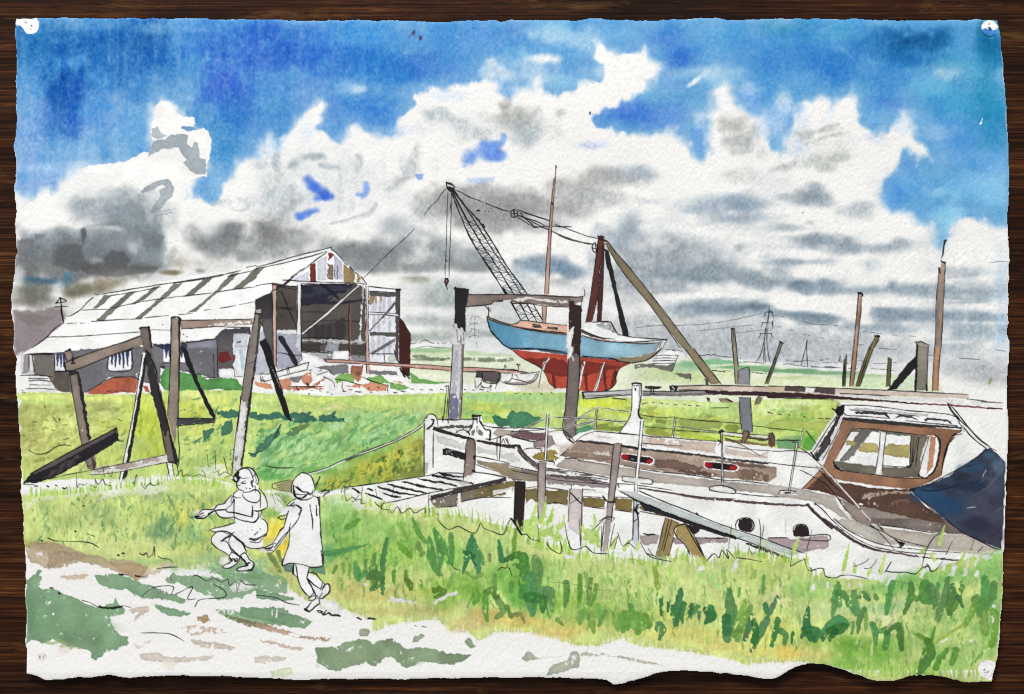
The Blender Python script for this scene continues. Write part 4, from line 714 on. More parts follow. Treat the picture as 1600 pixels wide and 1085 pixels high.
dabs("400 650 660 640 640 680 560 710 430 745 400 740", 150, [(104,164,90),(168,212,150),(130,188,112),(88,150,90),(176,216,150)], (12,30), (2,4.5), (15,55), (.3,.65), 5)
dabs("470 765 655 690 655 735 560 765", 90, [(176,176,56),(104,136,56),(200,196,80),(120,150,60),(84,110,50)], (5,14), (1.5,3.5), (20,70), (.4,.75), 6)
dabs("700 620 800 620 800 660 700 655", 30, [(190,210,90),(130,176,104),(160,190,100)], (12,30), (2,4), (-8,10), (.4,.7), 7)
dabs("900 630 1130 640 1130 684 900 676", 50, [(196,210,90),(150,166,80),(176,200,100),(130,160,76)], (12,34), (2.5,5), (-8,10), (.4,.75), 8)
dabs("1205 630 1300 630 1280 690 1205 690", 25, [(196,214,120),(150,176,84),(130,180,84)], (12,30), (2.5,5), (-8,16), (.4,.75), 9)
_k = lab == CUR
_l = (col * np.array([.3, .55, .15], f32)).sum(-1, keepdims=True)
_c = (_l + (col - _l) * .89) * np.array([1.08, 1.06, 1.04], f32)
_c = _c * (1 - .055 * NZ(3, 13, 85) - .035 * NZ(34, 16, 86) - .03 * NZ(7, 6, 87))[..., None]
col[_k] = np.clip(_c, 0, 250)[_k]
dabs("40 630 200 630 200 735 40 740", 60, [(140,148,70),(216,226,140),(150,160,84)], (6,20), (1,2.6), (-5,40), (.5,.85), 31, .3)
dabs("215 625 260 625 262 730 215 735", 20, [(160,186,56),(206,220,96),(150,170,60)], (10,26), (1.2,3), (60,110), (.4,.8), 32, .2)
dabs("280 620 390 620 370 745 280 740", 50, [(110,150,84),(216,226,134),(84,130,90),(190,204,100)], (6,20), (1,2.6), (10,60), (.5,.85), 33, .3)
dabs("400 655 650 640 630 690 560 715 430 745 400 740", 130, [(88,152,90),(176,218,160),(116,180,108),(84,134,90),(190,220,150),(104,166,90)], (8,26), (1,3), (15,60), (.45,.85), 34, .3)
dabs("420 625 660 622 650 640 430 645", 40, [(206,220,140),(160,196,104),(196,196,130)], (10,26), (1,2.6), (-6,14), (.4,.8), 35, .25)
dabs("480 765 655 690 655 735 560 765", 110, [(206,200,70),(84,120,50),(176,176,56),(64,96,44),(216,210,90)], (4,12), (1,2.6), (10,80), (.5,.9), 36, .25)
at('K')
wash("520 480 600 470 610 495 560 510 530 515", (126,142,62), 1, 2, 6, .9); wash("610 500 690 485 700 500 660 520 600 515", (124,138,60), 1, 2, 6, .9)
wash("840 390 940 405 900 420 850 410", (190,190,80), 1, 2, 6, .8); wash("890 445 965 450 955 475 900 465", (132,150,66), 1, 2, 6, .85)
wash("1040 450 1120 440 1290 455 1320 480 1290 500 1180 510 1060 490", (148,162,86), 1, 2.5, 8, .85); wash("1320 490 1400 475 1420 500 1400 525 1340 510", (132,150,60), 1, 2, 6, .85)
wash("840 505 900 505 975 530 985 555 870 550 835 530", (150,160,70), 1, 2, 6, .85); wash("1040 540 1200 540 1280 560 1270 582 1130 575 1050 560", (190,214,80), 1, 2, 6, .85)
ink("810 350 845 342|880 340 890 342|920 342 940 346|965 348 978 350|1010 355 1030 352|1070 355 1085 352|1100 358 1120 360|1150 360 1170 362|1245 375 1350 372|1250 140 1330 150|1420 150 1425 152|1495 150 1505 155|1520 155 1560 158|630 315 680 318 715 325", 1.3)
ink("20 285 45 280|75 282 80 290|110 284 118 290|180 285 190 290|245 275 252 285|500 300 520 296", 1.3)
at('L')
ink("0 400 30 410|65 412 80 415|125 415 138 420|220 428 240 432|310 438 345 442|360 440 400 444", 1.4)
wash("0 470 60 440 170 445 280 460 400 450 380 500 330 560 300 520 200 500 60 520 0 500", (172,186,98), 1, 2.5, 7, .8); wash("230 560 280 550 310 600 260 640 215 630", (96,170,70), 1, 2, 6, .85); wash("50 580 200 575 170 640 60 640", (112,160,112), 1, 2, 6, .85)
L('painted_bush', 'two dark green watercolour bushes by the grey white post')
at('bow')
wash("915 240 960 215 1000 230 1040 260 1110 270 1115 210 1170 165 1225 190 1240 260 1260 280 1255 190 1290 175 1360 180 1420 235 1480 240 1530 265 1480 280 1400 290 1330 330 1250 362 1100 365 1000 350 930 300", (66,122,92), 1, 2.4, 6, var=.12, dry=.02); wash("1240 255 1285 250 1290 290 1245 285", (196,216,180), 1, 1, 5, lb=False)
at('K'); wash("-10 420 40 395 110 410 170 440 210 445 130 480 60 495 -10 495", (76,132,98), 1.2, 2.4, 6); wash("400 505 480 485 515 500 500 520 430 545 400 560", (80,140,110), 1, 2, 6, .9)
L('painted_meadow')
at('J')   # teal shadow marks of the frame on the grass
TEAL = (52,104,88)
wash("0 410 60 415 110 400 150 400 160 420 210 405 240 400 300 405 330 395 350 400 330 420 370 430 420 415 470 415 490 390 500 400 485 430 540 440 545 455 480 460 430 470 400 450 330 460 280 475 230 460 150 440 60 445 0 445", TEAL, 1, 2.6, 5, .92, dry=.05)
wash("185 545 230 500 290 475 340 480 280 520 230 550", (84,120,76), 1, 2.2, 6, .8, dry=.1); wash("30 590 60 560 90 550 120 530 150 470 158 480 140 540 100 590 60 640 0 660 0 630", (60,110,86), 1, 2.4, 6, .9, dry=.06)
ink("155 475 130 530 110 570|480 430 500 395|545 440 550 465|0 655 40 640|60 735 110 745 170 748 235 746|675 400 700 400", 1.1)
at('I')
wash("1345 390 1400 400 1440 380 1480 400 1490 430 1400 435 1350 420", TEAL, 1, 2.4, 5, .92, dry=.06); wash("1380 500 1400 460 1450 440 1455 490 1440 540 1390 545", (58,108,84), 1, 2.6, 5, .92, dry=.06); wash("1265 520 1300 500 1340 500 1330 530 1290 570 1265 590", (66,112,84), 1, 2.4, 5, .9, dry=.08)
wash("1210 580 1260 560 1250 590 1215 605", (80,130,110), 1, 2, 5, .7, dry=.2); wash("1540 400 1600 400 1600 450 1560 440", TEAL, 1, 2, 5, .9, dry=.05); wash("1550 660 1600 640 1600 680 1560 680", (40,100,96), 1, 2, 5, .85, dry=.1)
ink("1145 600 1160 608 1180 598|1200 595 1260 555|1330 430 1360 365|1550 655 1590 665|205 460 230 462|330 430 355 465|370 440 372 455|640 465 655 460|735 445 760 455|325 512 340 515|145 545 155 550|400 575 430 562|180 635 215 658 260 662 300 650 350 615 400 605 440 612|275 360 285 375", 1.1)
at('u')
# ================================================================== timber frames on the left
BG = (137,123,113); DK = (36,34,37)
L('painted_timber_frame#1/post#1', 'left brown post of the leaning timber frame')
at('I')
wash("398 30 440 8 466 90 478 140 512 320 560 570 600 720 594 762 545 756 500 560 462 340 430 150 418 90", BG, .9, 1, 6, var=.1, dry=.01)
wash("474 140 492 150 528 330 568 565 552 578 518 400 495 260", (42,39,41), .9, 1.6, 5, dry=.03); wash("430 145 478 138 482 160 436 175", (44,40,42), .9, 1, 4); wash("560 660 600 715 596 760 580 755 575 720", (60,52,50), .9, 1.2, 5, .8)
ink("400 30 418 80|440 8 470 90|430 150 462 340 500 560 530 700 545 740", 1.1); brush("405 20 440 10", [1.2,1.6], INK)
ink("540 740 545 750 555 735 570 740 590 725", 1.0)
L('painted_timber_frame#1/beam', 'sloping top beam of the leaning timber frame')
wash("400 95 480 62 660 -5 780 -42 880 -78 905 -55 902 -25 815 5 700 45 600 85 480 132 415 146", (146,130,119), .9, .9, 6, var=.1)
ink("400 95 480 60 660 -2 780 -40 880 -78|415 146 480 134 600 86 700 46 810 8 830 0", 1.4); brush("400 95 404 122 415 145", [1.8,1.6,1.6], INK); ink("885 -78 905 -55 904 -28", 1.4); brush("450 98 466 96|450 60 455 85", [1.4,1.2], INK)
L('painted_timber_frame#1/post#2', 'right post of the leaning frame with a black shaded side')
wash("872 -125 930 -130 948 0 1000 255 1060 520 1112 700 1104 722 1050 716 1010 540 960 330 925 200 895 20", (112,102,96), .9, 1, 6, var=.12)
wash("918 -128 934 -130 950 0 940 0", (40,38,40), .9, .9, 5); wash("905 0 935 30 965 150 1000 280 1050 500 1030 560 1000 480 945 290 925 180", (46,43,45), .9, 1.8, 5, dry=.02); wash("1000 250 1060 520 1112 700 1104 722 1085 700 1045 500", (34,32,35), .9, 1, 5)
ink("872 -122 880 -60|930 -130 948 0|1000 480 1040 690|915 20 950 80 975 150 985 250 1020 380 1060 520", 1.3); brush("1040 718 1075 712 1100 722", [1.2,1.6,1.2], INK); brush("872 -122 900 -128 930 -130", [1.4,1.2,1.4], INK)
L('painted_timber_frame#1/leg#1', 'thin forward leg, white on one side and black on the other')
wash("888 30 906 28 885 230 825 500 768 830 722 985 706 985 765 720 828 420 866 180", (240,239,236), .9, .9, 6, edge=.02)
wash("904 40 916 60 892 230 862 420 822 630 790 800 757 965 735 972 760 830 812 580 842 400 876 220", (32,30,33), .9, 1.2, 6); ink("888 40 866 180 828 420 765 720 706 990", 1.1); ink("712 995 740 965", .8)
L('painted_timber_frame#1/leg#2', 'thin pale leg below the right post of the leaning frame')
wash("1040 715 1072 718 1125 1000 1118 1000", (238,238,232), .9, 1, 5, edge=.02); ink("1035 700 1075 880 1128 1008|1072 715 1095 850 1130 1000|1100 720 1115 790", 1.1)
L('painted_timber_frame#1/rail', 'pale lower rail of the leaning timber frame')
wash("600 745 720 728 900 690 1040 665 1045 712 900 742 800 762 640 785 560 790", (226,222,216), .9, 1.2, 6, edge=.02); wash("700 735 830 708 980 680 1010 700 900 725 800 752 720 758", (170,156,146), 1, 2, 6, .9, dry=.18); wash("600 742 680 735 690 755 630 775 590 775", (160,148,138), 1, 2, 6, .8, dry=.15)
ink("300 820 420 790 560 765 700 735 900 695 1035 665|560 790 700 780 830 755 1045 712", .9)
L('painted_log', 'dark squared log lying propped in the grass at the left edge')
wash("155 832 200 790 340 705 510 610 640 545 720 503 736 575 600 665 420 762 300 815 220 846 165 842", (34,31,36), .9, 1, 6, var=.15)
wash("190 785 340 700 510 608 640 545 712 508 716 530 620 580 510 640 350 725 210 790", (92,82,82), .9, .9, 6); wash("265 815 390 720 480 670 505 680 430 745 330 800", (78,72,70), 1, 3, 6, .85, dry=.12); brush("330 800 370 755|390 755 420 715|450 720 480 690", [1,2.5,1], (40,36,40), .8)
ink("190 785 340 700 510 610 640 545 722 500 715 520|155 832 300 815 420 762|735 575 745 568 770 575|735 580 770 585|145 850 210 852", 1.4); brush("150 840 200 790", [1.4,1.6], INK); brush("725 500 735 575", [.9,1.6], INK)
# second frame
L('painted_timber_frame#2/post#1', 'left brown post of the swing like timber frame')
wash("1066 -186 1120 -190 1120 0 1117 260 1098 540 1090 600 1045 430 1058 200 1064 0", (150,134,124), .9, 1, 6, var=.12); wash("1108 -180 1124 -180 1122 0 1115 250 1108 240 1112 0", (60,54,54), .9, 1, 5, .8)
ink("1066 -186 1064 0 1055 240 1044 420|1120 -188 1120 0 1116 250 1110 420 1112 560 1118 640 1110 740", 1.3); brush("1070 -188 1118 -190 1122 -150", [1.4,1.4,2], INK); ink("1010 95 1060 92|1000 100 1030 120", 1.2); brush("1005 118 1025 118", [1.5,1.2], INK)
L('painted_timber_frame#2/beam', 'top beam of the swing like frame with dry white patches')
wash("1128 -172 1300 -175 1450 -180 1575 -180 1572 -148 1450 -142 1300 -125 1280 -128 1150 -118 1128 -120", (158,136,124), .9, 1, 6, var=.1); wash("1290 -140 1420 -158 1560 -168 1560 -155 1440 -145 1320 -130", (236,232,226), .9, 2, 5, dry=.2)
ink("1128 -172 1450 -178 1580 -182|1128 -118 1280 -128 1320 -136 1440 -130 1560 -128|1420 -165 1410 -150", 1.1)
L('painted_timber_frame#2/post#2', 'right post of the swing like frame, brown above and pale below')
wash("1588 -212 1630 -212 1600 40 1560 350 1528 600 1508 745 1446 785 1462 600 1504 300 1545 0 1580 -160", (134,124,116), .9, 1, 6, var=.12)
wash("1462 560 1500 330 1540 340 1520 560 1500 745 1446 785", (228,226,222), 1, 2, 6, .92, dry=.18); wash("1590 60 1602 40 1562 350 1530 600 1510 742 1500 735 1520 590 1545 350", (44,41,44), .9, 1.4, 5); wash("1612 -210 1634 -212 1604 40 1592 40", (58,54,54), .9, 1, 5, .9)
ink("1588 -212 1580 -160 1545 0 1504 300 1462 600 1446 790|1500 300 1490 420 1480 520", 1.1); brush("1588 -212 1632 -212", [1.2,1.4], INK); ink("1540 105 1590 80", .8)
L('painted_timber_frame#2/brace#1', 'black diagonal strut of the swing like frame')
wash("1128 -10 1162 5 1242 220 1345 425 1340 455 1305 410 1205 190 1160 100", (26,25,30), .9, .9, 6); ink("1340 450 1325 490|1310 440 1338 455", 1.1)
L('painted_timber_frame#2/brace#2', 'short horizontal dark rail low on the swing like frame')
wash("1100 438 1220 442 1335 436 1342 462 1240 468 1130 480 1100 492", (66,66,70), .9, 1.2, 6, var=.15); ink("1100 438 1335 440|1100 495 1140 482 1340 465", 1.2)
L('painted_timber_frame#2/brace#3', 'black slanting prop behind the right post')
at('J'); wash("15 -40 55 -60 92 0 132 180 182 320 222 462 190 442 150 352 100 200 45 20", (24,24,28), .9, 1, 6)
brush("95 120 120 170 150 250", [.5,.7,.5], (220,220,220), .7, .2)
at('door'); ink("130 880 165 880 230 1060", 1.0)
at('u')

# ================================================================== the gallows in the centre
L('painted_gallows/post#1', 'left gallows post, black above and pale grey below')
at('F')
wash("1240 712 1326 718 1322 832 1306 832 1306 990 1270 970 1238 950", (33,32,35), .9, .9, 5); ink("1240 712 1300 715 1326 722|1230 940 1240 960", 1.6); brush("1240 712 1246 722", [2,2], INK)
wash("1232 940 1250 935 1258 965 1280 960 1306 990 1300 1085 1228 1085", (214,212,214), .9, 2, 5); brush("1250 970 1262 1050|1290 990 1295 1080|1275 1000 1278 1080", [1,2,1], (120,118,126), .8, .1)
at('J')
wash("1226 -20 1292 -20 1290 100 1284 300 1276 452 1200 450 1208 300 1218 140", (206,204,206), .9, .9, 5, var=.08); wash("1240 20 1262 0 1260 140 1245 300 1222 300 1228 140", (176,174,182), 1, 2, 6, .8, dry=.1); wash("1212 285 1240 288 1268 330 1265 360 1255 450 1204 446", (112,112,138), .9, 2.2, 5, .95, dry=.06); brush("1285 -20 1282 140 1272 340 1268 450", [1.3,1.6,1.6,1.4], (128,116,108), .85, .05)
ink("1226 -20 1218 140 1206 300 1198 440|1292 -20 1290 120 1284 300 1276 450|1190 235 1180 330 1170 440|1200 235 1195 330 1185 435|1178 240 1200 234", 1.1)
L('painted_gallows/beam', 'brown grey crossbeam of the gallows with dry white streaks')
at('F')
wash("1324 750 1450 752 1600 750 1760 752 1900 760 2042 764 2038 792 1950 832 1800 815 1600 800 1600 790 1480 795 1470 812 1310 826", (132,118,110), .9, .9, 6, var=.12)
at('G'); wash("10 790 60 768 120 768 220 785 350 792 350 805 220 798 130 780 60 795", (238,236,232), .9, 1.6, 5, dry=.04)
wash("360 765 445 768 440 800 365 790", (152,140,128), .9, 1, 5); ink("0 752 200 758 330 766 446 764 450 720|0 805 100 808 200 822 350 832|440 768 432 830|360 780 358 920|-80 790 0 795", 1.2)
at('F'); ink("1324 752 1450 752 1596 750|1310 828 1470 812 1478 795 1600 798", 1.3)
wash("1545 785 1590 785 1590 800 1545 802", (236,234,230), .9, 1, 4); ink("1430 825 1450 850|1455 850 1462 860|1452 835 1448 890", 1.0)
L('painted_gallows/post#2', 'right gallows post, near black above and brown below')
at('G')
wash("345 940 385 945 378 1085 340 1085", (238,236,232), .9, 1.2, 5); wash("355 800 382 786 392 815 436 820 432 1000 422 1100 365 1100 372 1060 385 1000 386 945 355 990", (52,38,35), .9, 1.4, 5, dry=.01)
at('K')
wash("345 -20 392 -10 385 60 372 100 345 110", (236,234,230), .9, 1.4, 5, lb=True)
wash("352 70 372 50 385 -20 425 -20 420 200 402 440 396 582 380 590 322 518 332 380 346 200", (116,106,102), .9, 1.1, 6, var=.12)
wash("385 -20 425 -20 420 60 400 30 388 60", (52,40,36), .9, 1.6, 5); ink("352 70 346 200 332 380 320 515 385 590|424 0 420 200 402 440 396 582", 1.2); brush("380 55 385 75", [1,.8], (230,228,224))
at('u')
# ================================================================== mooring posts and masts behind the cabin boat
def post(key, label, crop, s, c, lines=None, c2=None, w=.9):
    L(key, label); at(crop); wash(s, c, .9, w, 5, var=.12, c2=c2, ax=(0, 1))
    if lines: ink(lines, 1.0)
post('painted_mooring_post#1', 'thin upright post beside the long olive strut', 'pyl', "100 342 118 332 138 336 160 560 186 800 170 1010 146 1010 130 760 112 560", (142,136,120), "100 342 112 560 130 760 146 1010|138 340 160 560 185 800", (170,158,130))
brush("102 340 136 338", [1.4,1.4], INK); ink("118 350 128 460 135 560", .7)
post('painted_mooring_post#2', 'grey post leaning right below the tall pylon', 'pyl', "690 494 720 514 640 740 545 1012 503 1012 560 860 630 680", (140,136,122), "690 494 630 680 560 860 503 1012|720 514 640 740 545 1012|640 690 570 880 530 980", (120,112,80))
brush("688 496 718 514", [1.4,1.4], INK)
post('painted_mooring_post#3', 'short olive stake left of the thin brown mast', 'L', "474 92 486 40 488 95 480 238 462 238 466 180", (104,98,70), "474 70 466 180 462 238|487 40 488 95 480 238|478 100 472 230")
post('painted_mooring_post#5', 'olive stake leaning right beside the thin brown mast', 'L', "668 -60 694 -52 655 10 610 130 572 240 544 240 580 130 630 0", (122,118,76), "660 -45 630 0 580 130 544 240|694 -50 655 10 610 130 572 240|640 0 595 130 560 235", (110,106,62))
at('H'); wash("670 1010 694 1016 664 1085 636 1085", (128,124,84), .9, .8, 5); brush("668 1008 694 1014", [1.6,1.6], INK); ink("670 1012 636 1085|694 1016 662 1085", 1)
post('painted_mooring_post#4', 'thin brown mast left of the big grey post', 'L', "532 -10 556 -10 548 100 530 238 508 238 518 130", (168,128,104), "532 -10 518 130 508 238|556 -10 548 100 530 238")
at('H'); wash("565 745 585 745 580 860 568 960 556 1090 532 1090 548 930 556 840", (186,150,130), .9, .7, 5); ink("565 745 556 840 548 930 533 1085|585 745 580 860 568 960 556 1085", 1.1); brush("565 742 585 745 592 758", [1.6,1.6,1], INK); wash("557 860 578 860 570 950 550 950", (130,104,88), 1, 1, 5, .7)
post('painted_mooring_post#6', 'short olive stake beside the black strut', 'L', "748 62 758 55 768 68 766 150 760 242 736 242 742 160", (112,106,68), "748 62 742 160 736 242|768 68 766 150 760 242")
post('painted_mooring_post#8', 'black strut leaning against the big grey post', 'L', "922 48 940 45 932 108 860 190 800 258 742 262 800 190 860 110", (32,31,33), None)
post('painted_mooring_post#7', 'thick grey post with a squared top near the tall mast', 'H', "922 1055 945 1040 1008 1068 1000 1085 1000 1100 928 1100", (150,146,132), "930 1050 945 1040 975 1055 1010 1068", None)
at('L'); wash("928 -10 1000 -10 995 100 990 264 918 264 922 120", (142,136,122), .9, .9, 6, c2=(128,124,112), ax=(0,1)); ink("1000 -10 995 100 990 264", 1.0); brush("932 -15 925 100 918 264", [1.6,1.6,1.6], INK); at('H'); ink("925 1045 930 1085|915 1050 950 1045", 1.4); at('L'); brush("985 230 992 264", [1,1.8], INK)
post('painted_mooring_mast', 'tall tan mast with a thin topmast at the right', 'H', "1086 548 1108 545 1104 640 1096 800 1080 1100 1040 1100 1046 960 1050 800 1064 640", (172,150,132), "1066 590 1064 640 1050 800 1046 960 1040 1085|1108 548 1104 640 1096 800 1080 1085", (150,134,122))
wash("1050 780 1080 790 1070 960 1046 960", (130,118,110), 1.2, 1.6, 6, .7); wash("1062 870 1090 840 1080 960", (196,150,124), 2, 2, 6, .6)
ink("1106 415 1100 440 1094 480 1090 515 1080 530|1110 414 1104 440", 1.6); brush("1100 420 1110 414", [1.2,1.4], INK); ink("1080 540 1090 530 1098 540 1106 560", 1.2); brush("1070 590 1072 620", [1.8,1.2], INK); brush("1086 548 1106 552", [1.4,1.2], INK)
at('L'); wash("1038 -10 1078 -10 1066 130 1062 268 1022 268 1030 130", (190,142,110), .9, .9, 6, var=.1); ink("1040 -10 1030 130 1024 268|1078 -10 1066 130 1062 268", 1.0)
post('painted_mooring_post#9', 'slate grey upright post behind the deck rails', 'K', "1410 142 1440 128 1480 128 1482 232 1408 228", (134,137,142), "1410 142 1440 128 1480 128 1482 232|1410 142 1408 228")
wash("1416 305 1486 308 1494 420 1500 520 1485 540 1430 512 1420 400", (122,126,133), .9, 1.2, 6, var=.1); ink("1416 305 1420 400 1430 510|1486 308 1494 420 1502 530", 1.0)
at('K'); wash("1530 300 1560 305 1540 350 1510 355", (130,126,90), .9, 1.2, 5); ink("1530 310 1510 355|1560 310 1545 350", .8)

# ================================================================== cabin boat
L('painted_cabin_boat/hull', 'white hull of the cabin boat along the grassy bank')
at('u')
wash("662 668 664 655 672 648 680 650 683 656 740 655 742 650 752 650 757 667 768 669 860 672 884 692 905 677 926 672 1000 679 1110 689 1268 706 1275 690 1310 640 1420 640 1505 658 1512 628 1560 700 1568 720 1568 860 1500 892 1300 900 1100 880 940 872 840 850 800 820 700 760 664 744", (241,240,237), .9, .8, 8, edge=.02, gran=.02)
at('bow')
# bow and bulwark
wash("225 455 600 560 590 655 440 610 260 560", (206,206,202), 1.5, 2.4, 8, .9, dry=.1); wash("730 600 985 650 980 710 900 710 735 680", (206,207,204), 1.5, 2.2, 8, .9, dry=.06); wash("1030 665 1200 690 1240 740 1290 800 1180 790 1030 740", (204,205,202), 1.5, 2.6, 8, .85, dry=.12); wash("100 800 145 800 140 940 105 935", (170,168,156), 1.5, 2.5, 6, .8)
ink("100 290 100 480 98 640 96 800 100 940", 1.5); ink("110 270 135 230 180 210 230 230 255 290 265 360 260 400|105 270 140 250|210 430 208 640 205 860", 1.2); brush("190 280 215 290 205 330 150 390|215 325 165 370 125 400", [1.2,1.4,1,.8], INK)
wash("210 360 300 390 460 440 640 490 690 520 640 520 590 515 420 470 260 430 200 400", (46,40,40), .9, 1, 5); wash("725 520 860 540 1000 565 1200 595 1205 630 1100 620 940 590 730 550", (58,48,48), .9, 1, 5)
wash("270 368 450 350 690 348 690 378 500 382 280 388", (74,68,68), .9, 1.4, 5, .9, dry=.06)
ink("262 275 380 280 480 285 560 275 640 280 690 272|690 230 690 330 660 400 630 430 650 465|775 230 770 300 800 345 840 400 900 415 900 525|690 240 740 228 775 232|740 240 750 300 740 320", 1.4); brush("690 232 778 234|692 270 720 270", [1.8,1.8], INK); brush("318 240 322 305|390 280 392 315", [.8,.7], INK)
wash("665 430 710 395 720 430 700 470 670 470", (128,126,122), .9, 1.2, 5); wash("745 420 770 395 815 440 800 470 750 455", (128,126,122), .9, 1.2, 5); ink("480 440 510 415 560 400 610 410 650 460|490 410 500 440|740 360 735 430|610 430 640 440|780 300 810 350", 1.2); brush("625 425 650 470|780 310 808 348", [1.4,1], INK)
ink("815 345 900 370 1000 378 1100 380 1200 382 1300 378 1596 395|930 455 960 420 1000 380|850 515 920 518 1010 490 1100 460 1200 430 1400 350 1550 275", 1.2); brush("900 415 895 525", [.8,1.4], INK)
wash("960 430 1000 390 1100 400 1200 420 1160 460 1040 480 945 470", (186,170,162), 1, 1.6, 6); wash("1160 420 1300 410 1480 440 1560 440 1560 500 1450 505 1320 495 1180 480 1140 455", (128,108,108), 1, 1.6, 6, var=.12); ink("1100 460 1250 500 1340 530 1430 550 1540 510|1430 550 1428 600 1500 620", 1)
wash("1435 560 1530 515 1550 530 1550 620 1440 600", (140,122,122), 1, 1.4, 5); wash("1410 725 1450 700 1540 705 1545 775 1480 770 1420 745", (146,126,64), 1, 1.8, 5, .95); ink("1300 650 1330 630 1420 625 1520 640 1530 660", .8)
wash("1225 615 1265 618 1310 680 1390 760 1490 830 1485 890 1400 820 1300 730 1230 650", (98,88,84), .9, 1.2, 5, dry=.04); ink("1225 618 1265 618 1310 680 1390 760 1490 820|1230 655 1300 740 1400 830 1480 890", 1.1); brush("1205 595 1250 598 1260 615", [1.8,2,1.4], INK)
ink("985 500 978 600 985 760|1025 480 1020 600 1008 780|1000 490 1040 485|1035 560 1040 520 1060 510 1080 570|1085 510 1110 560 1130 590|1105 510 1120 560", 1.3)
wash("325 640 350 626 460 655 600 690 600 775 500 745 380 712 320 700", (32,29,31), .9, 1.2, 4, dry=.01); ink("360 626 480 655 595 690", 1); 
for q in ["372 660 378 690|392 665 410 668 404 690|430 680 436 705","505 740 520 748"]: brush(q, [.7,.6], (210,208,204), .8, .2)
ink("710 722 850 745 1010 780 1120 808 1130 838 1250 865 1400 895 1480 915|735 825 850 870 970 905", 1.2)
wash("740 765 850 790 1000 800 1110 820 1130 860 1260 885 1480 925 1478 1020 1340 1010 1200 995 1080 970 960 905 840 850 740 810", (150,136,120), 1, 1.8, 6, var=.1, dry=.03); wash("900 850 960 810 1040 840 1100 870 1260 910 1280 980 1120 960 1000 920", (150,136,96), 1.5, 3, 7, .8); brush("1300 900 1390 915 1470 935", [2,3.4,2.4], (120,108,100), .8, .1)
L('painted_cabin_boat/deck', 'beige and brown side deck of the cabin boat')
at('K')
wash("300 668 345 625 400 582 440 580 520 592 640 605 820 632 1000 650 1200 680 1330 700 1596 730 1650 745 1650 800 1596 838 1300 808 1100 790 900 768 700 735 500 700 340 680", (166,146,131), 1, 1.6, 7, var=.12, dry=.03)
wash("360 630 440 600 560 610 640 625 630 670 560 660 430 640", (150,130,116), 1.5, 3, 8, .85, dry=.12); wash("500 650 600 650 620 690 520 690", (226,216,206), 1, 2.5, 6, .9, dry=.2); wash("330 650 480 660 620 680 620 710 480 695 320 672", (138,116,102), 1.2, 2.5, 8, .85, dry=.1)
wash("880 690 1000 700 1140 725 1200 752 1160 770 1020 760 920 745 890 730", (112,88,76), 1.4, 3, 8, .9, dry=.1); wash("1000 655 1200 680 1300 690 1280 705 1140 690 1010 670", (200,180,162), 1.4, 2.5, 8, .8, dry=.1); wash("1330 700 1450 720 1596 738 1596 760 1480 750 1400 735", (108,86,76), 1.4, 2.5, 8, .9, dry=.1); wash("1380 760 1500 760 1596 790 1596 830 1420 810", (116,92,78), 1.4, 3, 8, .85, dry=.15); wash("1020 760 1200 775 1296 790 1290 806 1100 790", (86,66,58), 1.2, 2.5, 7, .85, dry=.12)
wash("270 740 330 688 420 698 600 730 760 752 900 782 1100 806 1300 830 1596 852 1660 860 1660 930 1596 908 1400 892 1380 890 1240 872 900 842 700 815 480 780 300 750", (180,171,162), 1, 1.2, 7, var=.08)
wash("425 568 470 545 520 522 640 530 800 545 1000 560 1280 580 1596 622 1596 712 1400 690 1320 672 1150 650 1000 630 820 605 640 590 500 575", (240,238,235), 1, 1, 6, edge=.02); wash("850 556 1000 572 1270 588 1270 655 1150 640 1000 622 850 600", (202,184,168), 1.2, 2, 7, .9, dry=.1); wash("830 560 860 555 840 620 780 610", (212,200,188), 1, 1.6, 6, .7); wash("540 545 640 560 620 568 520 555", (206,196,186), 1, 1.4, 6, .8, dry=.1); wash("1330 625 1480 650 1596 672 1596 690 1330 662", (206,188,172), 1.2, 2, 7, .85, dry=.08); wash("1330 560 1420 575 1500 590 1596 600 1596 612 1420 595 1330 580", (130,104,80), 1, 1.6, 6, .9, dry=.05)
ink("300 672 345 635 380 600 420 562 470 535 520 520|520 520 640 530 800 545 1000 560 1130 572 1280 582|330 690 400 690 430 705 480 712 600 728 620 735|300 668 340 680|700 735 900 770 1100 790 1300 822 1440 830 1596 848|820 595 900 602 1060 612|1330 610 1480 632 1596 640", 1.0)
brush("405 578 500 588 640 605|810 630 900 640 1000 650 1140 665 1330 690|1330 690 1460 706 1596 720", [1.2,2,1.6], (48,44,46), .95); wash("640 596 700 605 830 628 840 645 700 620 640 610", (40,38,40), .9, 1, 5)
# bow deck fittings
wash("215 520 320 515 385 582 370 598 300 605 250 590 225 545", (240,239,237), .9, 1, 5); ink("230 525 320 515 390 582 378 598|320 530 350 570 380 595|250 560 270 605|225 540 245 600", 1.0); brush("325 525 380 592", [.8,1.2], INK)
wash("140 580 250 545 270 605 215 625 140 620", (150,130,130), 1, 1.4, 5, .9); wash("-10 520 130 530 215 540 210 575 120 580 40 555 -10 550", (112,84,86), 1, 1.6, 6, .92, dry=.06); ink("0 555 60 570 140 585|140 585 210 560|135 585 138 620 160 630|0 605 40 610|80 630 140 625 190 630|180 640 190 655", 1)
wash("130 675 170 655 215 640 270 635 295 655 270 668 305 690 260 705 150 690", (150,130,66), 1, 2.4, 6, .95, dry=.05); wash("280 610 360 605 400 590 360 630 300 655", (222,206,190), 1.2, 2, 6, .8, dry=.15)
L('painted_cabin_boat/porthole#1', 'red and black oval deck light nearer the bow')
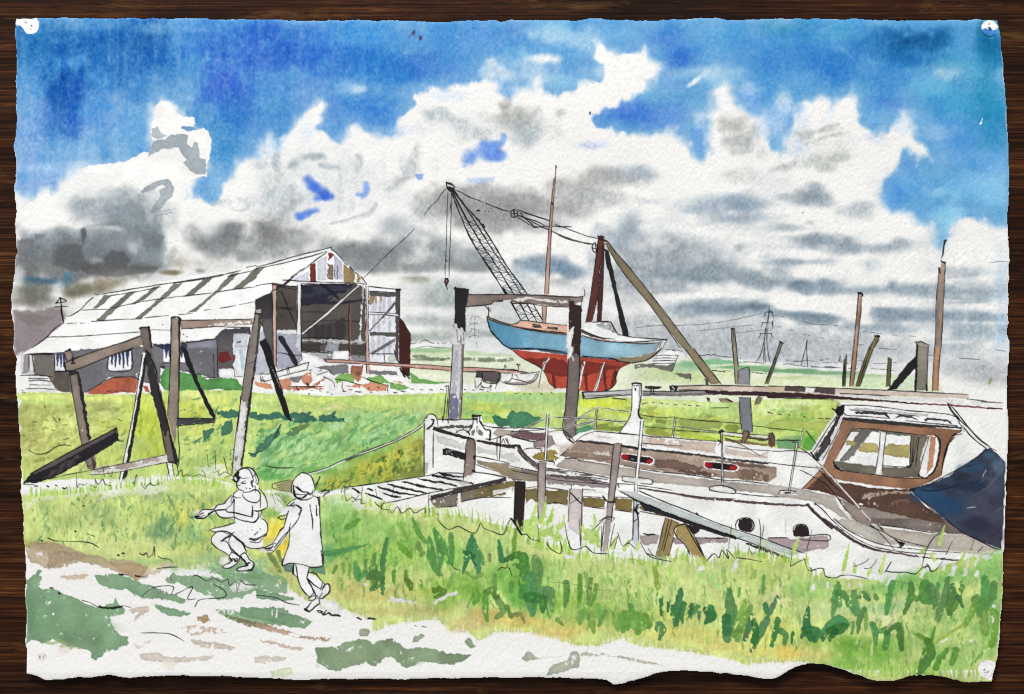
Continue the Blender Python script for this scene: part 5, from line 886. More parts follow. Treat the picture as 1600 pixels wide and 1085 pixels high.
def light(s, r1, r2):
    wash(s, (244,242,240), 1, .6, 4, edge=0)
    p = pts(s); c = p.mean(0); q = (p - c) * np.array([.93, .78], f32) + c
    global CR; k = CR; at('u'); wash(q, (28,22,26), .9, .6, 4); CR = k
    wash(r1, (178,34,42), .9, .8, 4, c2=(120,20,30)); wash(r2, (172,32,42), .9, .8, 4)
light("672 665 690 656 725 658 800 672 865 678 890 698 888 720 865 732 800 722 720 706 685 700 672 685", "680 670 695 662 730 668 728 700 700 698 682 688", "842 700 870 692 878 712 858 724 838 718")
brush("745 690 760 695|800 715 835 722|810 675 850 680", [.7,.6], (220,216,214), .8)
L('painted_cabin_boat/porthole#2', 'red and black oval deck light nearer the wheelhouse')
light("1196 712 1215 704 1260 708 1340 718 1400 726 1418 745 1405 768 1370 772 1290 762 1220 755 1196 740", "1202 716 1220 710 1252 714 1250 750 1220 748 1202 735", "1360 735 1395 732 1405 750 1385 762 1350 758")
L('painted_cabin_boat/gunwale', 'gunwale and rubbing strake of the cabin boat')
wash("205 785 350 800 480 815 610 838 660 850 650 880 560 872 380 858 220 850", (146,134,136), 1, 1.6, 6, var=.1, dry=.06); wash("210 780 330 790 520 820 600 840 480 835 300 812 215 800", (88,78,78), 1, 1.6, 6, .85, dry=.2)
wash("170 745 240 755 380 770 500 790 610 810 605 822 480 808 300 790 215 785 175 775", (238,236,234), 1, 1.2, 5, dry=.02); brush("215 762 300 770 420 790 500 795", [1.4,2,1.6,1], (70,62,62), .8, .35)
ink("165 745 240 752 380 768 500 790 610 812|215 815 350 832 480 842 610 852|495 830 500 805 520 820", 1.0)
wash("440 880 580 895 590 915 440 905", (240,239,237), 1, 1, 5)
at('deck')
ink("0 20 100 28 200 40|395 90 600 122 800 150 1000 160|385 75 480 88 600 105|1000 125 1200 145 1400 150 1490 165|250 65 380 70|260 65 265 90", 1.1)
brush("395 95 500 108 600 125 760 152 880 165 1000 170", [.6,1.3,1.2,1.8,1.2,.6], (74,54,58), .92, .04); brush("860 158 1000 172 1110 182 1300 196 1450 200", [.5,1.6,2.2,1.6,1.4], (70,50,54), .92, .05); brush("1450 195 1490 240 1600 340", [1.6,2.2,2.4], (72,54,58), .95)
ink("1490 155 1495 185 1540 225 1600 290|1440 195 1480 240 1600 350", 1.1); brush("1492 155 1498 190", [1.2,2], INK)
at('P')
brush("345 -5 430 50 520 118 620 170 700 192 800 205 900 222 1000 235 1100 245", [2.2,2.2,2.2,2,1.8,1.6,1.4,1,.8], (84,64,68), .95, .03); brush("1060 238 1130 248 1225 258", [.8,1.6,1.2], (80,58,64), .92, .06)
ink("390 -10 470 60 560 120 660 165 780 190 900 205 1050 212|345 -5 500 110 690 190|870 175 1000 190 1150 200 1200 205", 1.0)
L('painted_cabin_boat/after_deck', 'grey beige after deck curving round to the right edge')
at('u')
wash("1200 757 1250 765 1305 776 1312 795 1345 817 1400 828 1470 838 1505 832 1560 858 1550 868 1505 864 1450 858 1390 848 1345 826 1312 806 1285 790 1262 783 1200 772", (190,182,172), 1, 1.4, 7, var=.08, c2=(206,196,184), ax=(1,0))
at('L'); wash("0 850 180 872 420 925 440 985 300 940 200 925 0 905", (190,182,174), 1, 1.2, 6)
at('P'); wash("415 -5 560 -5 640 40 690 75 800 150 680 150 580 100 490 55", (186,180,170), 1, 1.6, 6, .9); ink("560 -5 640 40 740 80 860 130 1000 165|600 0 690 70 790 185|650 0 720 60 830 150|410 -10 480 50 580 105 700 150 860 178|840 130 830 160 815 170|690 30 850 50 1000 75 1085 82|900 140 960 150", 1.0); brush("800 130 840 150 825 172|820 150 850 145", [1.2,1.6,1], INK)
at('L'); wash("430 930 560 992 700 1002 900 1034 1090 1066 1140 1100 700 1100 580 1100 480 1010", (150,137,128), 1, 1.4, 6, var=.1, dry=.02)
at('P'); wash("600 -10 1105 -10 1160 30 1225 86 1085 80 850 50 690 27", (120,108,102), 1, 1.3, 6, var=.12, dry=.01); brush("690 30 850 54 1000 74 1085 82", [.8,1,.8], (232,230,226), .85, .1)
wash("700 60 850 62 1000 84 1085 92 1240 96 1350 160 1440 182 1340 196 1180 186 1000 172 860 140 760 100", (192,182,170), 1, 1.4, 6, var=.08)
ink("690 30 850 50 1000 75 1085 82|700 50 760 100 860 135 1000 168", 1)
L('painted_cabin_boat/porthole#3', 'round dark porthole in the hull, largest of three')
at('deck')
wash("1012 322 1022 290 1050 278 1085 282 1108 305 1110 345 1090 366 1050 364 1020 350", (42,32,35), .9, .6, 4); ink("1085 280 1110 305 1112 345 1090 370|1000 345 1000 310 1020 285 1060 276 1090 282", 1.2); brush("1100 310 1106 330 1098 352", [.6,.7,.5], (210,208,206), .85)
L('painted_cabin_boat/porthole#4', 'round dark porthole resting on the mauve plank')
wash("1362 395 1360 355 1375 328 1405 320 1435 328 1452 355 1455 392 1410 394", (42,32,35), .9, .6, 4); ink("1362 385 1358 345 1380 322 1420 318 1448 340 1456 390", 1.5)
L('painted_cabin_boat/porthole#5', 'dark porthole half hidden by the ochre trestle')
wash("690 318 720 325 760 335 778 345 765 370 735 382 712 360", (42,34,35), .9, .7, 4)
L('painted_cabin_boat/waterline_plank', 'mauve plank along the waterline of the white hull')
wash("398 388 520 384 512 442 430 448 405 430", (172,156,156), 1, 1.4, 6, dry=.04);L('painted_cabin_boat/waterline_plank#2', 'middle stretch of the mauve plank behind the trestle'); wash("600 400 780 402 952 404 948 432 800 440 640 448 600 430", (170,152,154), 1, 1.6, 6, dry=.04);L('painted_cabin_boat/waterline_plank#3', 'right end of the mauve plank under the round portholes'); wash("1195 402 1330 398 1340 410 1570 385 1582 420 1580 465 1420 490 1300 470 1210 440", (176,158,160), 1, 1.6, 6, dry=.06)
ink("745 402 860 405 925 408|1200 404 1320 402|1400 395 1570 382 1576 420 1400 415|425 380 450 384 490 382", 1.1); brush("425 378 460 384 492 382", [.8,1.4,.8], INK)
L('painted_cabin_boat/wheelhouse', 'tan wheelhouse front with a wide sliding window')
at('L')
wash("215 882 270 820 330 770 360 720 420 840 500 845 620 868 750 880 880 882 905 912 960 965 1085 1062 1100 1095 900 1060 600 990 560 990 430 925 320 890", (90,66,55), 1, 1.4, 7, var=.14, dry=.01); wash("600 905 700 895 880 890 900 910 800 905 650 930 580 942", (206,186,170), 1, 2, 6, .8, dry=.3); wash("230 880 300 810 345 850 400 912 320 895", (84,56,46), 1, 1.4, 6, .9); wash("780 955 880 935 890 960 800 985", (140,110,92), 1, 2, 6, .7, dry=.3)
wash("260 835 330 760 380 650 430 540 470 450 620 455 860 480 1215 512 1165 545 1130 600 1105 650 1090 720 1080 795 1000 840 900 882 700 862 440 822 380 800 340 770 300 810", (156,116,92), .9, 1.1, 7, var=.14, c2=(148,106,80))
wash("210 880 270 822 335 755 350 780 300 825 250 875", (172,126,100), .9, 1, 6); ink("210 880 270 820 335 748|350 790 400 845", 1)
L('painted_cabin_boat/wheelhouse_window', 'wheelhouse window with grey frames and ochre reflections')
wash("405 725 450 640 500 545 525 505 600 502 760 518 980 545 1050 548 1072 590 1062 680 1035 755 1000 806 930 806 800 805 670 792 480 765 425 745", (242,241,239), .9, .8, 6, edge=.02)
GY = (116,110,98)
wash("515 505 640 505 800 522 985 545 980 560 885 550 740 540 640 520 520 525", GY, .9, 1, 5); wash("568 515 655 515 600 580 560 630 505 702 445 708 510 620", (114,110,102), 1, 1.4, 6, var=.14); wash("560 600 610 560 500 700 450 705", (140,144,142), 1, 1.8, 6, .6)
wash("888 545 1003 550 985 620 965 680 945 760 930 795 880 745 882 650", (112,102,88), .9, 1.2, 6, var=.14); wash("412 705 480 712 600 730 672 738 668 790 560 778 470 760 425 745", (112,106,94), .9, 1.2, 6, var=.12); wash("708 740 800 745 890 745 940 780 960 806 800 805 712 795", (114,106,92), .9, 1.2, 6, var=.12)
OC = (178,166,106)
wash("482 580 500 572 560 590 540 605 490 605", OC, 1, 1.2, 5); wash("590 588 685 598 692 655 620 652 565 642", OC, 1, 1.4, 5, var=.08); wash("722 640 730 610 765 592 800 602 885 604 880 685 800 680 720 665", OC, 1, 1.4, 5, var=.08)
wash("1010 545 1045 555 1040 640 1028 740 988 788 998 680", (196,142,108), .9, 1.1, 5)
wash("690 520 738 528 720 700 704 795 668 792 682 690 692 620", (243,242,240), .9, .8, 5); ink("700 525 694 620 682 700 668 790|738 528 722 650 715 740 706 795", .9)
ink("410 728 425 745 480 765 670 792 800 808 995 815|525 505 640 505 760 520 980 545|450 640 500 550 530 500|892 548 888 640 882 740|720 735 880 745|910 550 898 720 930 560|940 555 920 740", 1.0); brush("1045 545 1070 580 1068 640 1050 730 1025 780 985 808", [1.2,1.8,1.4,1.6,1.6,1.2], INK); brush("410 710 425 745 460 765", [1.2,2,1.2], INK); brush("940 790 965 808|870 740 895 730", [1.6,1.2], INK); ink("890 740 895 700", 1)
wash("960 640 998 555 1012 555 1000 680 985 800 950 800 940 770", (242,241,239), .9, .9, 5); ink("1003 552 985 620 960 700 940 790", 1.0)
L('painted_cabin_boat/roof_rack', 'white wheelhouse roof with a dark edge and slotted rail')
wash("440 355 600 358 800 385 1000 402 1130 415 1225 480 1222 512 1150 500 860 470 620 445 470 430 460 400", (242,241,239), .9, .8, 6, edge=.02)
wash("468 430 620 442 860 464 1205 494 1215 502 1000 496 860 486 620 468 462 448", (56,53,54), .9, 1, 5); ink("430 355 600 358 740 372 880 390 1050 405 1130 415 1200 445|475 360 478 415 600 425 760 440|1190 430 1188 470 1218 488 1222 520|860 452 1000 468 1180 485|510 385 760 408 940 425", 1.1)
for s in ["540 400 560 395 700 402 740 408 762 436 745 432 725 420 640 412 545 412","790 435 820 415 900 425 935 450 920 446 895 436 830 430","970 450 990 432 1100 445 1140 455 1145 475 1120 460 1000 446 980 458"]: wash(s, (58,58,60), .9, .9, 4)
wash("505 378 600 372 800 395 1000 415 1000 428 800 405 620 388 510 390", (170,170,166), 1, 1.2, 5, .7, dry=.08)
wash("415 392 432 362 468 355 475 385 468 415 445 432 425 415", (26,25,28), .9, .9, 4); brush("402 380 440 400", [1,1.6], INK); wash("425 425 452 430 430 480 405 530 390 560 335 675 305 700 290 660 340 580 400 490", (56,52,54), .9, 1.3, 5, dry=.02); wash("452 430 470 432 440 500 400 580 340 690 320 680 390 565", (238,237,235), .9, 1, 5)
wash("350 560 390 555 390 600 330 675 318 645", (70,62,66), .9, 1.4, 5); ink("430 420 380 490 330 570 285 640 260 660|470 440 440 510 400 590 340 700|270 655 290 690 310 710", 1.1); brush("270 655 300 690 318 700", [1.2,1.4,1.2], INK)
ink("1160 545 1190 530 1210 535|1150 545 1125 590 1110 650 1090 720 1080 790|1165 555 1130 590", 1.4); brush("1120 600 1105 660 1085 720|1155 545 1170 535", [1,1.6,1], INK); ink("1205 490 1215 520 1200 520", 1.2)
L('painted_cabin_boat/tarpaulin', 'dark navy tarpaulin hung over the stern')
at('u')
wash("1424 765 1463 752 1482 745 1501 730 1515 722 1527 714 1543 698 1556 708 1570 722 1569 757 1568 800 1566 835 1564 858 1545 852 1520 840 1502 832 1478 813 1450 790", (46,62,88), 1, 1.4, 7, c2=(66,66,80), ax=(.8,.5), var=.12)
for b in [(1450,775,26,14,(38,74,108),.85),(1480,790,26,14,(34,66,100),.85),(1520,730,20,8,(44,76,102),.8),(1560,728,10,12,(86,108,128),.85),(1545,712,10,6,(60,88,110),.8),(1530,790,20,16,(70,72,88),.8),(1550,760,14,12,(76,80,94),.8),(1510,760,30,10,(30,44,66),.85),(1555,830,12,20,(56,54,74),.85),(1525,820,24,10,(44,46,66),.85),(1470,760,16,5,(32,42,54),.8),(1500,745,16,6,(34,40,50),.7)]: blob(*b, soft=1.0, w=.5, gran=.08, lb=True)
brush("1565 735 1545 760 1520 775|1555 730 1540 745 1530 755|1568 790 1555 800", [1,2,.6], (96,100,114), .5, .3); brush("1512 793 1524 793|1540 735 1535 745", [.7,.6], (220,222,224), .8, .1)

at('L'); ink("895 880 1000 850 1100 800 1200 745 1300 680 1370 618|895 885 960 950 1085 1062|1240 740 1270 728|960 885 1040 890 1180 860", 1.2); brush("885 882 915 885", [2,1.6], INK); ink("1370 615 1420 640", 1.3)
at('P'); ink("1110 -5 1210 75 1290 115 1400 170 1450 185", 1.2)
L('painted_cabin_boat/boathook', 'white pole slanting up from the tarpaulin')
at('L'); wash("1115 328 1130 345 1200 430 1300 550 1382 622 1360 630 1260 530 1180 430 1120 355", (242,241,239), .9, .7, 4); ink("1130 345 1200 430 1245 490 1320 570 1385 618", 1.4); brush("1115 328 1140 385 1185 440", [1.4,1.8,1.6], INK); ink("1225 500 1260 545 1310 590 1360 628", 1.6); ink("1180 420 1200 455 1240 490|1195 440 1190 470", 1.2)
L('painted_cabin_boat/boom', 'long lowered spar lying above the deck to the right edge')
at('K')
wash("1000 238 1200 232 1596 240 1760 248 2000 262 2250 288 2250 330 2120 322 1900 300 1700 285 1600 282 1400 268 1040 262", (206,188,172), .9, .9, 6, edge=.06, var=.1)
at('L')
wash("105 236 238 240 232 272 100 270", (84,72,74), .9, 1, 5); wash("232 240 296 246 288 275 232 274", (240,238,232), .9, .9, 5); wash("0 240 104 238 100 270 0 266", (206,190,158), .9, 1, 5); wash("296 246 422 252 416 290 285 278", (82,70,74), .9, 1, 5); wash("424 256 700 268 1100 285 1255 292 1250 318 1100 312 800 300 560 290 418 286", (218,200,188), .9, 1.2, 6)
wash("420 286 640 295 900 312 1240 322 1460 342 1460 370 1200 350 900 330 560 310 418 296", (242,240,238), .9, 1, 5)
at('K'); wash("815 268 1000 270 1196 264 1596 278 1596 302 1290 290 1100 300 1000 302 815 298", (124,116,118), .9, 1, 6); wash("1190 262 1300 268 1600 275 1600 302 1290 292 1215 285", (58,38,42), .9, 1.2, 6, var=.15); wash("815 270 1000 272 1200 268 1200 278 1000 284 815 282", (168,164,164), .9, 1.2, 6, .8)
at('L'); wash("-10 276 200 280 420 298 640 318 820 335 942 342 940 352 800 342 600 328 300 315 -10 308", (56,36,40), .9, 1, 6, var=.12); brush("930 348 1050 352 1120 355|1140 358 1200 362 1300 368 1385 376 1460 378", [1.2,1.2,.8], (98,34,44), .95); brush("1370 372 1392 380", [1.4,1.2], (84,30,40))
ink("0 238 200 242 450 252 700 262 900 272 1250 290|450 285 600 290 760 300|1240 318 1310 325 1370 335|1330 336 1400 338 1465 342|1375 375 1460 380|0 310 300 318 410 325", 1.1)
at('K'); ink("1030 238 1200 233 1400 236 1596 242|1040 262 1200 264|815 268 1000 272 1190 264", 1.2); wash("988 240 1000 228 1035 235 1032 265 1005 266 990 255", (46,42,44), .9, 1, 4); brush("985 240 990 262", [1.6,1.2], INK); brush("1000 245 1012 258", [.9,.8], (220,218,214))
ink("830 245 870 240 925 248|835 250 860 256 920 250|868 252 866 295|885 252 884 295|870 285 900 288", 1.4); brush("832 244 925 248", [1.2,1.4], INK)
wash("440 276 560 272 745 260 748 292 620 300 460 318 442 308", (206,203,202), .9, 1, 5, var=.06); wash("450 290 600 285 745 275 745 292 600 302 460 314", (176,172,172), 1, 1.6, 5, .85, dry=.06); ink("440 276 560 272 748 260|460 318 620 302 748 292|440 276 442 308 460 318", 1.4); brush("440 278 446 312", [1.6,1.4], INK); ink("470 300 560 296 680 290", .8)
L('painted_cabin_boat/samson_post', 'white flared post standing on the deck')
wash("748 225 775 216 808 222 808 250 800 330 792 400 800 430 822 445 825 540 740 538 668 528 700 490 725 450 742 400 752 300", (242,241,239), .9, .8, 5, edge=.02); wash("795 240 808 235 802 320 792 402 784 400 790 320", (176,172,176), .9, 1.2, 5)
ink("750 225 748 330 742 405 722 455 690 500 668 528|808 225 806 300 795 370 790 415 805 440|668 528 760 540 825 544|748 225 775 218 806 222 800 235 760 235 748 228", 1.2); brush("752 222 800 222|766 252 770 262", [1.4,1.2], INK); brush("792 380 792 420 808 445", [1,1.6,1.2], INK)
L('painted_cabin_boat/deck_rail', 'thin white stanchions and wires round the deck')
def stan(s, w=2.2):
    brush(s, [w, w, w], (244,243,241), .97, 0, rough=.2)
    p = pts(s); p = spline(p, 6) if len(p) > 2 else p
    k = CR; at('u')
    t = p[-1] - p[0]; nrm_ = np.array([-t[1], t[0]]) / np.hypot(*t) * w
    ink((p + nrm_).astype(f32), .95); ink((p - nrm_).astype(f32), .95); globals()['CR'] = k
stan("224 412 215 560 208 705", 1.7); stan("812 455 800 600 780 800 765 1000", 2.3); stan("532 370 522 440 518 515", 1.2); stan("1020 430 1010 500 1000 560", 1.1); stan("1308 520 1310 640 1312 855", 1.1)
at('L'); stan("222 500 205 575", .9); stan("180 592 158 740 132 895", 1.3)
at('K')
for q in ["0 535 100 490 215 435|225 430 330 435 440 440|225 500 330 500 420 475 520 455|400 445 460 410 530 368|540 372 640 385 735 398|330 495 460 420|540 450 640 455 730 462|440 440 520 445 700 465|400 490 460 475 515 462"]: brush(q, [1.1,1.1,1.1], (240,239,236), .9, 0, rough=.2); ink(q, .75)
ink("800 415 880 430 960 435 1010 430|1025 435 1100 445 1250 458 1420 470|830 490 920 500 1000 505|1030 490 1120 505 1290 520|1020 515 1140 520 1280 530|1500 485 1596 495|0 520 60 518 200 510|1330 560 1400 590 1480 630 1545 672|1545 672 1596 650|860 555 940 560", .85)
brush("1290 530 1310 515 1320 525|1285 575 1300 585", [1.4,2,1.2], INK); ink("1300 530 1300 600 1285 605|1316 530 1312 600", 1.2); brush("1030 490 1280 525", [1,1], (120,118,118), .7); brush("1320 530 1480 545 1596 555", [2.2,2,1.6], (226,224,220), .9); ink("1320 522 1480 538 1596 545|1320 545 1440 560 1596 572", 1)
wash("1432 520 1465 512 1478 530 1455 585 1430 590 1440 550", (140,112,96), .9, 1.2, 5); ink("1435 540 1450 515 1475 518 1478 540 1450 590|1430 590 1440 550", 1.3); brush("1480 555 1540 570 1596 570", [2,2.4,2], (70,58,52), .85, .08)
at('L'); wash("0 540 25 528 42 560 40 610 20 618 0 600", (110,84,74), .9, 1.4, 5); ink("0 535 25 528 42 560 40 612|10 545 20 600", 1.2)
ink("205 575 60 572|40 575 190 580|235 520 270 560 300 600|240 515 300 600|150 588 192 592 190 620|0 640 60 645 150 640 250 655|0 715 120 730 300 748|0 500 120 510 215 520|300 740 350 755", .85)
ink("195 620 260 665 320 720 400 800 480 890 560 980 650 1085|200 760 280 800 360 850 430 930 480 1000 560 1085|300 740 400 850 460 900|340 740 420 830 520 940 640 1070", .95)
brush("340 740 430 840 530 950 640 1075|420 935 450 990 520 1070", [.9,1.2,1.2,1], (240,238,236), .9, .05, rough=.3)
wash("70 895 110 885 190 900 195 918 80 910", (240,239,237), .9, .8, 4); ink("65 910 72 892 130 888 180 902 192 918|100 900 130 908 170 905", 1.1); brush("110 905 140 898", [1.4,1], INK)
at('K'); wash("1240 862 1310 855 1385 880 1382 905 1240 890", (242,241,239), .9, .8, 4); ink("1240 865 1310 858 1385 882 1380 908 1240 888 1240 865|1310 855 1320 868", 1.2)
wash("692 800 780 815 870 825 875 852 800 850 690 830", (242,241,239), .9, .8, 4); ink("692 800 760 808|795 808 870 822 878 850 800 845|692 800 690 830 760 840|665 845 668 870", 1.1)
wash("170 705 265 710 265 735 180 730", (240,239,237), .9, .8, 4); ink("170 708 215 705 265 712 262 735", 1.2)
at('u')

# ================================================================== jetty, posts and gangplank in front of the hull
L('painted_jetty', 'white plank jetty below the bow of the cabin boat')
at('J')
wash("550 872 700 855 900 825 1130 782 1300 785 1420 778 1560 808 1420 840 1285 868 1075 905 900 945 740 975 690 930 620 885", (240,239,236), 1, 1, 7, edge=.02)
ink("555 870 700 852 900 822 1060 798 1130 782|1560 808 1430 840 1285 868 1080 905 900 950 750 978|1130 778 1250 780 1300 785|1360 775 1450 785 1560 808", 1.2)
for q in ["600 875 650 905","690 878 730 888","760 865 800 880 900 905 1010 920","820 850 900 870 1060 905","910 835 980 850 1060 870 1160 885","1010 815 1080 830 1160 840 1250 860","1100 792 1200 815 1350 845","1140 775 1200 795 1290 805","680 905 790 945","790 905 850 925 900 930"]:
    brush(q, [.8,1.9,1.1], (30,28,30), .97)
brush("1145 780 1180 800|1100 795 1180 812", [1.8,1], INK); wash("1240 830 1300 828 1340 845 1290 860", (206,204,200), 1, 1.4, 6, .7)
ink("745 880 755 940|860 860 850 920|665 870 655 920|1080 905 1075 960 1080 1030 1110 1040", .8)
wash("1088 920 1180 902 1285 868 1420 840 1560 808 1562 832 1440 858 1285 896 1200 915 1092 948", (64,58,56), .9, 1, 5, var=.1); wash("1085 945 1180 925 1262 900 1255 990 1180 995 1110 990", (122,112,102), .9, 1.6, 5, dry=.05)
wash("1285 895 1440 858 1560 835 1620 822 1625 858 1560 880 1480 890 1470 915 1560 900 1560 915 1440 930 1330 948 1278 962", (122,108,72), .9, 1.6, 5, var=.14, dry=.03); wash("1285 905 1380 880 1370 940 1290 955", (130,118,108), 1, 1.6, 5, .8); wash("1475 892 1560 878 1610 862 1600 880 1480 912", (236,234,230), .9, 1, 5)
ink("1080 945 1285 898 1440 862 1562 835|1090 1000 1255 985|1278 962 1330 948 1440 932 1590 935|1470 890 1472 915|1280 880 1278 960", 1.0)
L('painted_bow_post', 'brown post standing against the white bow')
at('bow'); wash("610 545 645 508 692 515 716 560 718 700 708 900 690 940 660 965 612 960 580 985 585 860 598 720", (134,118,110), .9, 1.1, 6, var=.12, dry=.01); ink("612 545 645 508 692 515 716 560 718 720 710 900|605 560 598 720 585 860 570 1020", 1.3); brush("700 720 710 760|690 900 710 910", [1.8,1.2], INK); wash("612 960 660 960 700 930 690 990 620 1000", (236,234,230), 1, 1.6, 5, dry=.1, lb=False)
L('painted_plank_wall', 'olive shaded planks between the jetty posts')
at('K')
wash("82 882 160 872 160 962 120 940 84 968", (126,114,74), .9, 1.6, 5, dry=.03); wash("208 888 352 890 346 980 280 972 214 976", (128,114,72), .9, 1.4, 5, var=.14); wash("440 930 580 940 582 998 510 996 442 985", (122,108,66), .9, 1.6, 5, var=.12); wash("636 935 752 946 752 1022 640 1008", (122,106,64), .9, 1.6, 5, var=.12); wash("800 985 870 1000 950 1015 900 1025 800 1010", (126,112,74), .9, 1.4, 5, dry=.05)
wash("-20 770 60 780 160 800 158 832 80 828 -20 812", (146,132,116), .9, 1.2, 6, dry=.03)
ink("0 740 60 752 160 770|0 765 160 795|0 820 60 825|80 875 160 865|210 870 350 890|215 975 280 965 345 985|440 925 580 935|440 985 580 1005|640 930 740 935|640 1010 750 1025|440 880 520 888|800 1020 960 1050|0 895 15 860", 1.0)
def fpost(key, label, s, c, lines, c2=None): L(key, label); wash(s, c, .9, 1.1, 6, var=.12, c2=c2, ax=(0,1)); ink(lines, 1.1)
fpost('painted_jetty_post#1', 'black jetty post, leftmost under the deck edge', "18 828 82 830 80 950 72 1085 62 1180 45 1175 30 1120 10 1090 16 960", (44,35,32), "20 860 10 1090|82 840 72 1085")
fpost('painted_jetty_post#2', 'mauve jetty post below the first rail stanchion', "165 712 212 715 210 860 205 960 190 1040 180 1090 160 1085 158 940", (150,133,128), "165 715 160 940 165 1085|212 715 208 860 206 960", (196,186,180))
fpost('painted_jetty_post#3', 'broad pale mauve jetty post with crossed ink lines', "362 878 440 882 436 1085 432 1180 350 1120 350 1085 356 960", (192,178,174), "362 878 356 960 350 1085|440 882 434 1085 430 1250|360 900 430 970|365 970 420 935|370 860 372 880", (214,206,202)); brush("365 905 430 972", [.8,1.2], INK)
fpost('painted_jetty_post#4', 'tall leaning mauve jetty post crossing the deck', "636 598 660 590 684 598 660 780 636 960 618 1085 606 1180 595 1290 560 1290 575 1160 585 1040 604 900 620 740", (158,142,138), "636 598 620 740 600 940 590 1000|684 598 660 780 634 960 618 1090|636 598 660 592 684 600|570 930 600 965 640 960|640 945 655 935|580 1060 620 1055|575 1085 565 1180 555 1280", (190,180,172)); brush("565 925 590 955|600 960 640 960", [1,1.4], INK); ink("582 1050 640 1058 620 1085|580 1062 610 1070|540 1085 580 1060 500 1140", 1.1)
L('painted_jetty_post#5', 'thin white stake under the tallest stanchion')
at('deck'); wash("360 180 390 190 395 280 388 420 380 470 350 420 358 280", (206,208,210), .9, 1.2, 5); ink("365 160 358 280 355 420|392 190 380 240 390 290 392 420|360 240 400 210|365 300 392 280 385 250|370 215 400 195", 1.2); brush("360 230 395 250|380 200 372 240", [1.2,1.6], INK)
at('K')
L('painted_gangplank', 'long pale grey green plank sloping down into the grass')
at('deck')
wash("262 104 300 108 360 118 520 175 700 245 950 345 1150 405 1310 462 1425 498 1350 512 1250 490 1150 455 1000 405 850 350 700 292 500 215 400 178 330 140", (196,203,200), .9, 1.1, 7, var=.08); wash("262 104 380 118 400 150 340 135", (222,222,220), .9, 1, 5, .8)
wash("945 335 985 350 1000 400 960 390", (222,228,206), 1, 1.4, 5, .8); wash("1150 400 1200 420 1190 470 1150 455", (206,216,180), 1, 1.4, 5, .8)
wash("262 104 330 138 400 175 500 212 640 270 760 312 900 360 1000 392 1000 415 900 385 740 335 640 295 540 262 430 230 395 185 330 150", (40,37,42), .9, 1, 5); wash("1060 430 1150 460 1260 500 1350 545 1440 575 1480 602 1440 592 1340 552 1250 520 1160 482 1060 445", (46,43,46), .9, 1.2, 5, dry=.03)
ink("395 110 520 165 700 235 830 290 950 335 1150 400 1310 460 1425 498|395 178 640 275 900 368 1150 455 1350 540 1425 565|1220 505 1340 555 1480 605 1500 605", 1.2); brush("752 248 758 256", [1.4,1.4], INK)
L('painted_trestle', 'two ochre trestle legs under the gangplank')
wash("560 275 600 290 650 308 620 350 612 400 590 480 575 542 505 518 520 440 540 350", (158,136,92), .9, 1, 6, var=.1); wash("618 355 640 325 680 318 705 345 740 400 780 465 812 545 792 588 740 560 720 500 670 420 630 390", (160,138,88), .9, 1, 6, var=.12)
ink("560 278 540 350 520 440 500 515|600 290 570 400 545 490|582 285 560 380 535 480|612 400 590 480 575 540|580 375 600 375 590 390", 1.1); ink("612 350 640 325 690 320 720 360 760 430 812 540|612 355 630 395 690 460 730 545 792 590 812 545|690 330 740 420 805 525|740 545 810 545", 1.5)
ink("440 500 500 520 560 545 600 550", 1.2)
L('painted_mooring_rope', 'white mooring rope running from the bow down to the grass')
at('J')
brush("1055 455 1020 490 960 530 880 572 760 620 640 665 520 715 420 758 330 785", [.9,1.2,1.3,1.4,1.5,1.5,1.4,1], (236,234,228), .95, .02, rough=.3)
ink("1055 450 1020 485 960 525 880 568 760 615 640 660 520 710 420 755 325 780|1040 490 960 540 880 580 760 628 640 672 560 705", 1.0); ink("210 822 150 835 100 850", 1.0); wash("120 850 210 822 245 830 230 900 190 900 140 880", (150,140,104), 1.2, 1.6, 6, .9); brush("500 715 580 690 640 668", [.5,1,.6], (60,56,54), .8)
at('u')
# ================================================================== foreground grass and track
at('u')
L('painted_track', 'bare white track with grey green puddled shadows along the bottom edge')
wash("20 845 100 865 200 875 300 880 400 900 480 930 600 965 700 975 780 985 900 1000 1000 1005 1150 1030 1262 1035 1262 1090 20 1090", WHITE, 2, 2, 9, edge=0, gran=0, var=0)
L('painted_grass', 'bright foreground grass with dark green blades along the bank')
GR_ = "30 772 80 768 150 762 180 757 230 752 290 748 330 752 380 762 430 772 480 780 520 772 555 778 600 792 640 804 680 800 720 806 760 815 800 826 830 846 845 842 880 858 905 866 940 866 985 874 1030 878 1060 868 1085 872 1110 876 1140 862 1180 862 1225 872 1262 872 1270 900 1300 903 1372 908 1388 918 1400 906 1440 900 1470 884 1500 876 1530 870 1560 866 1590 868 1590 1090 1310 1090 1280 1050 1262 1034 1200 1034 1166 1038 1126 1026 1050 1015 995 1008 970 997 940 1009 905 1010 875 1001 858 993 825 988 776 988 745 1001 725 981 700 986 688 971 663 968 625 975 605 976 592 986 582 984 580 968 530 950 520 948 500 946 478 938 455 922 430 905 400 885 375 880 330 884 300 890 250 886 225 896 200 892 170 884 130 876 100 868 70 862 40 854 25 850"
wash(GR_, (190,212,122), 1.4, 2.6, 7, edge=.02, gran=.05, var=.08, ds=2)
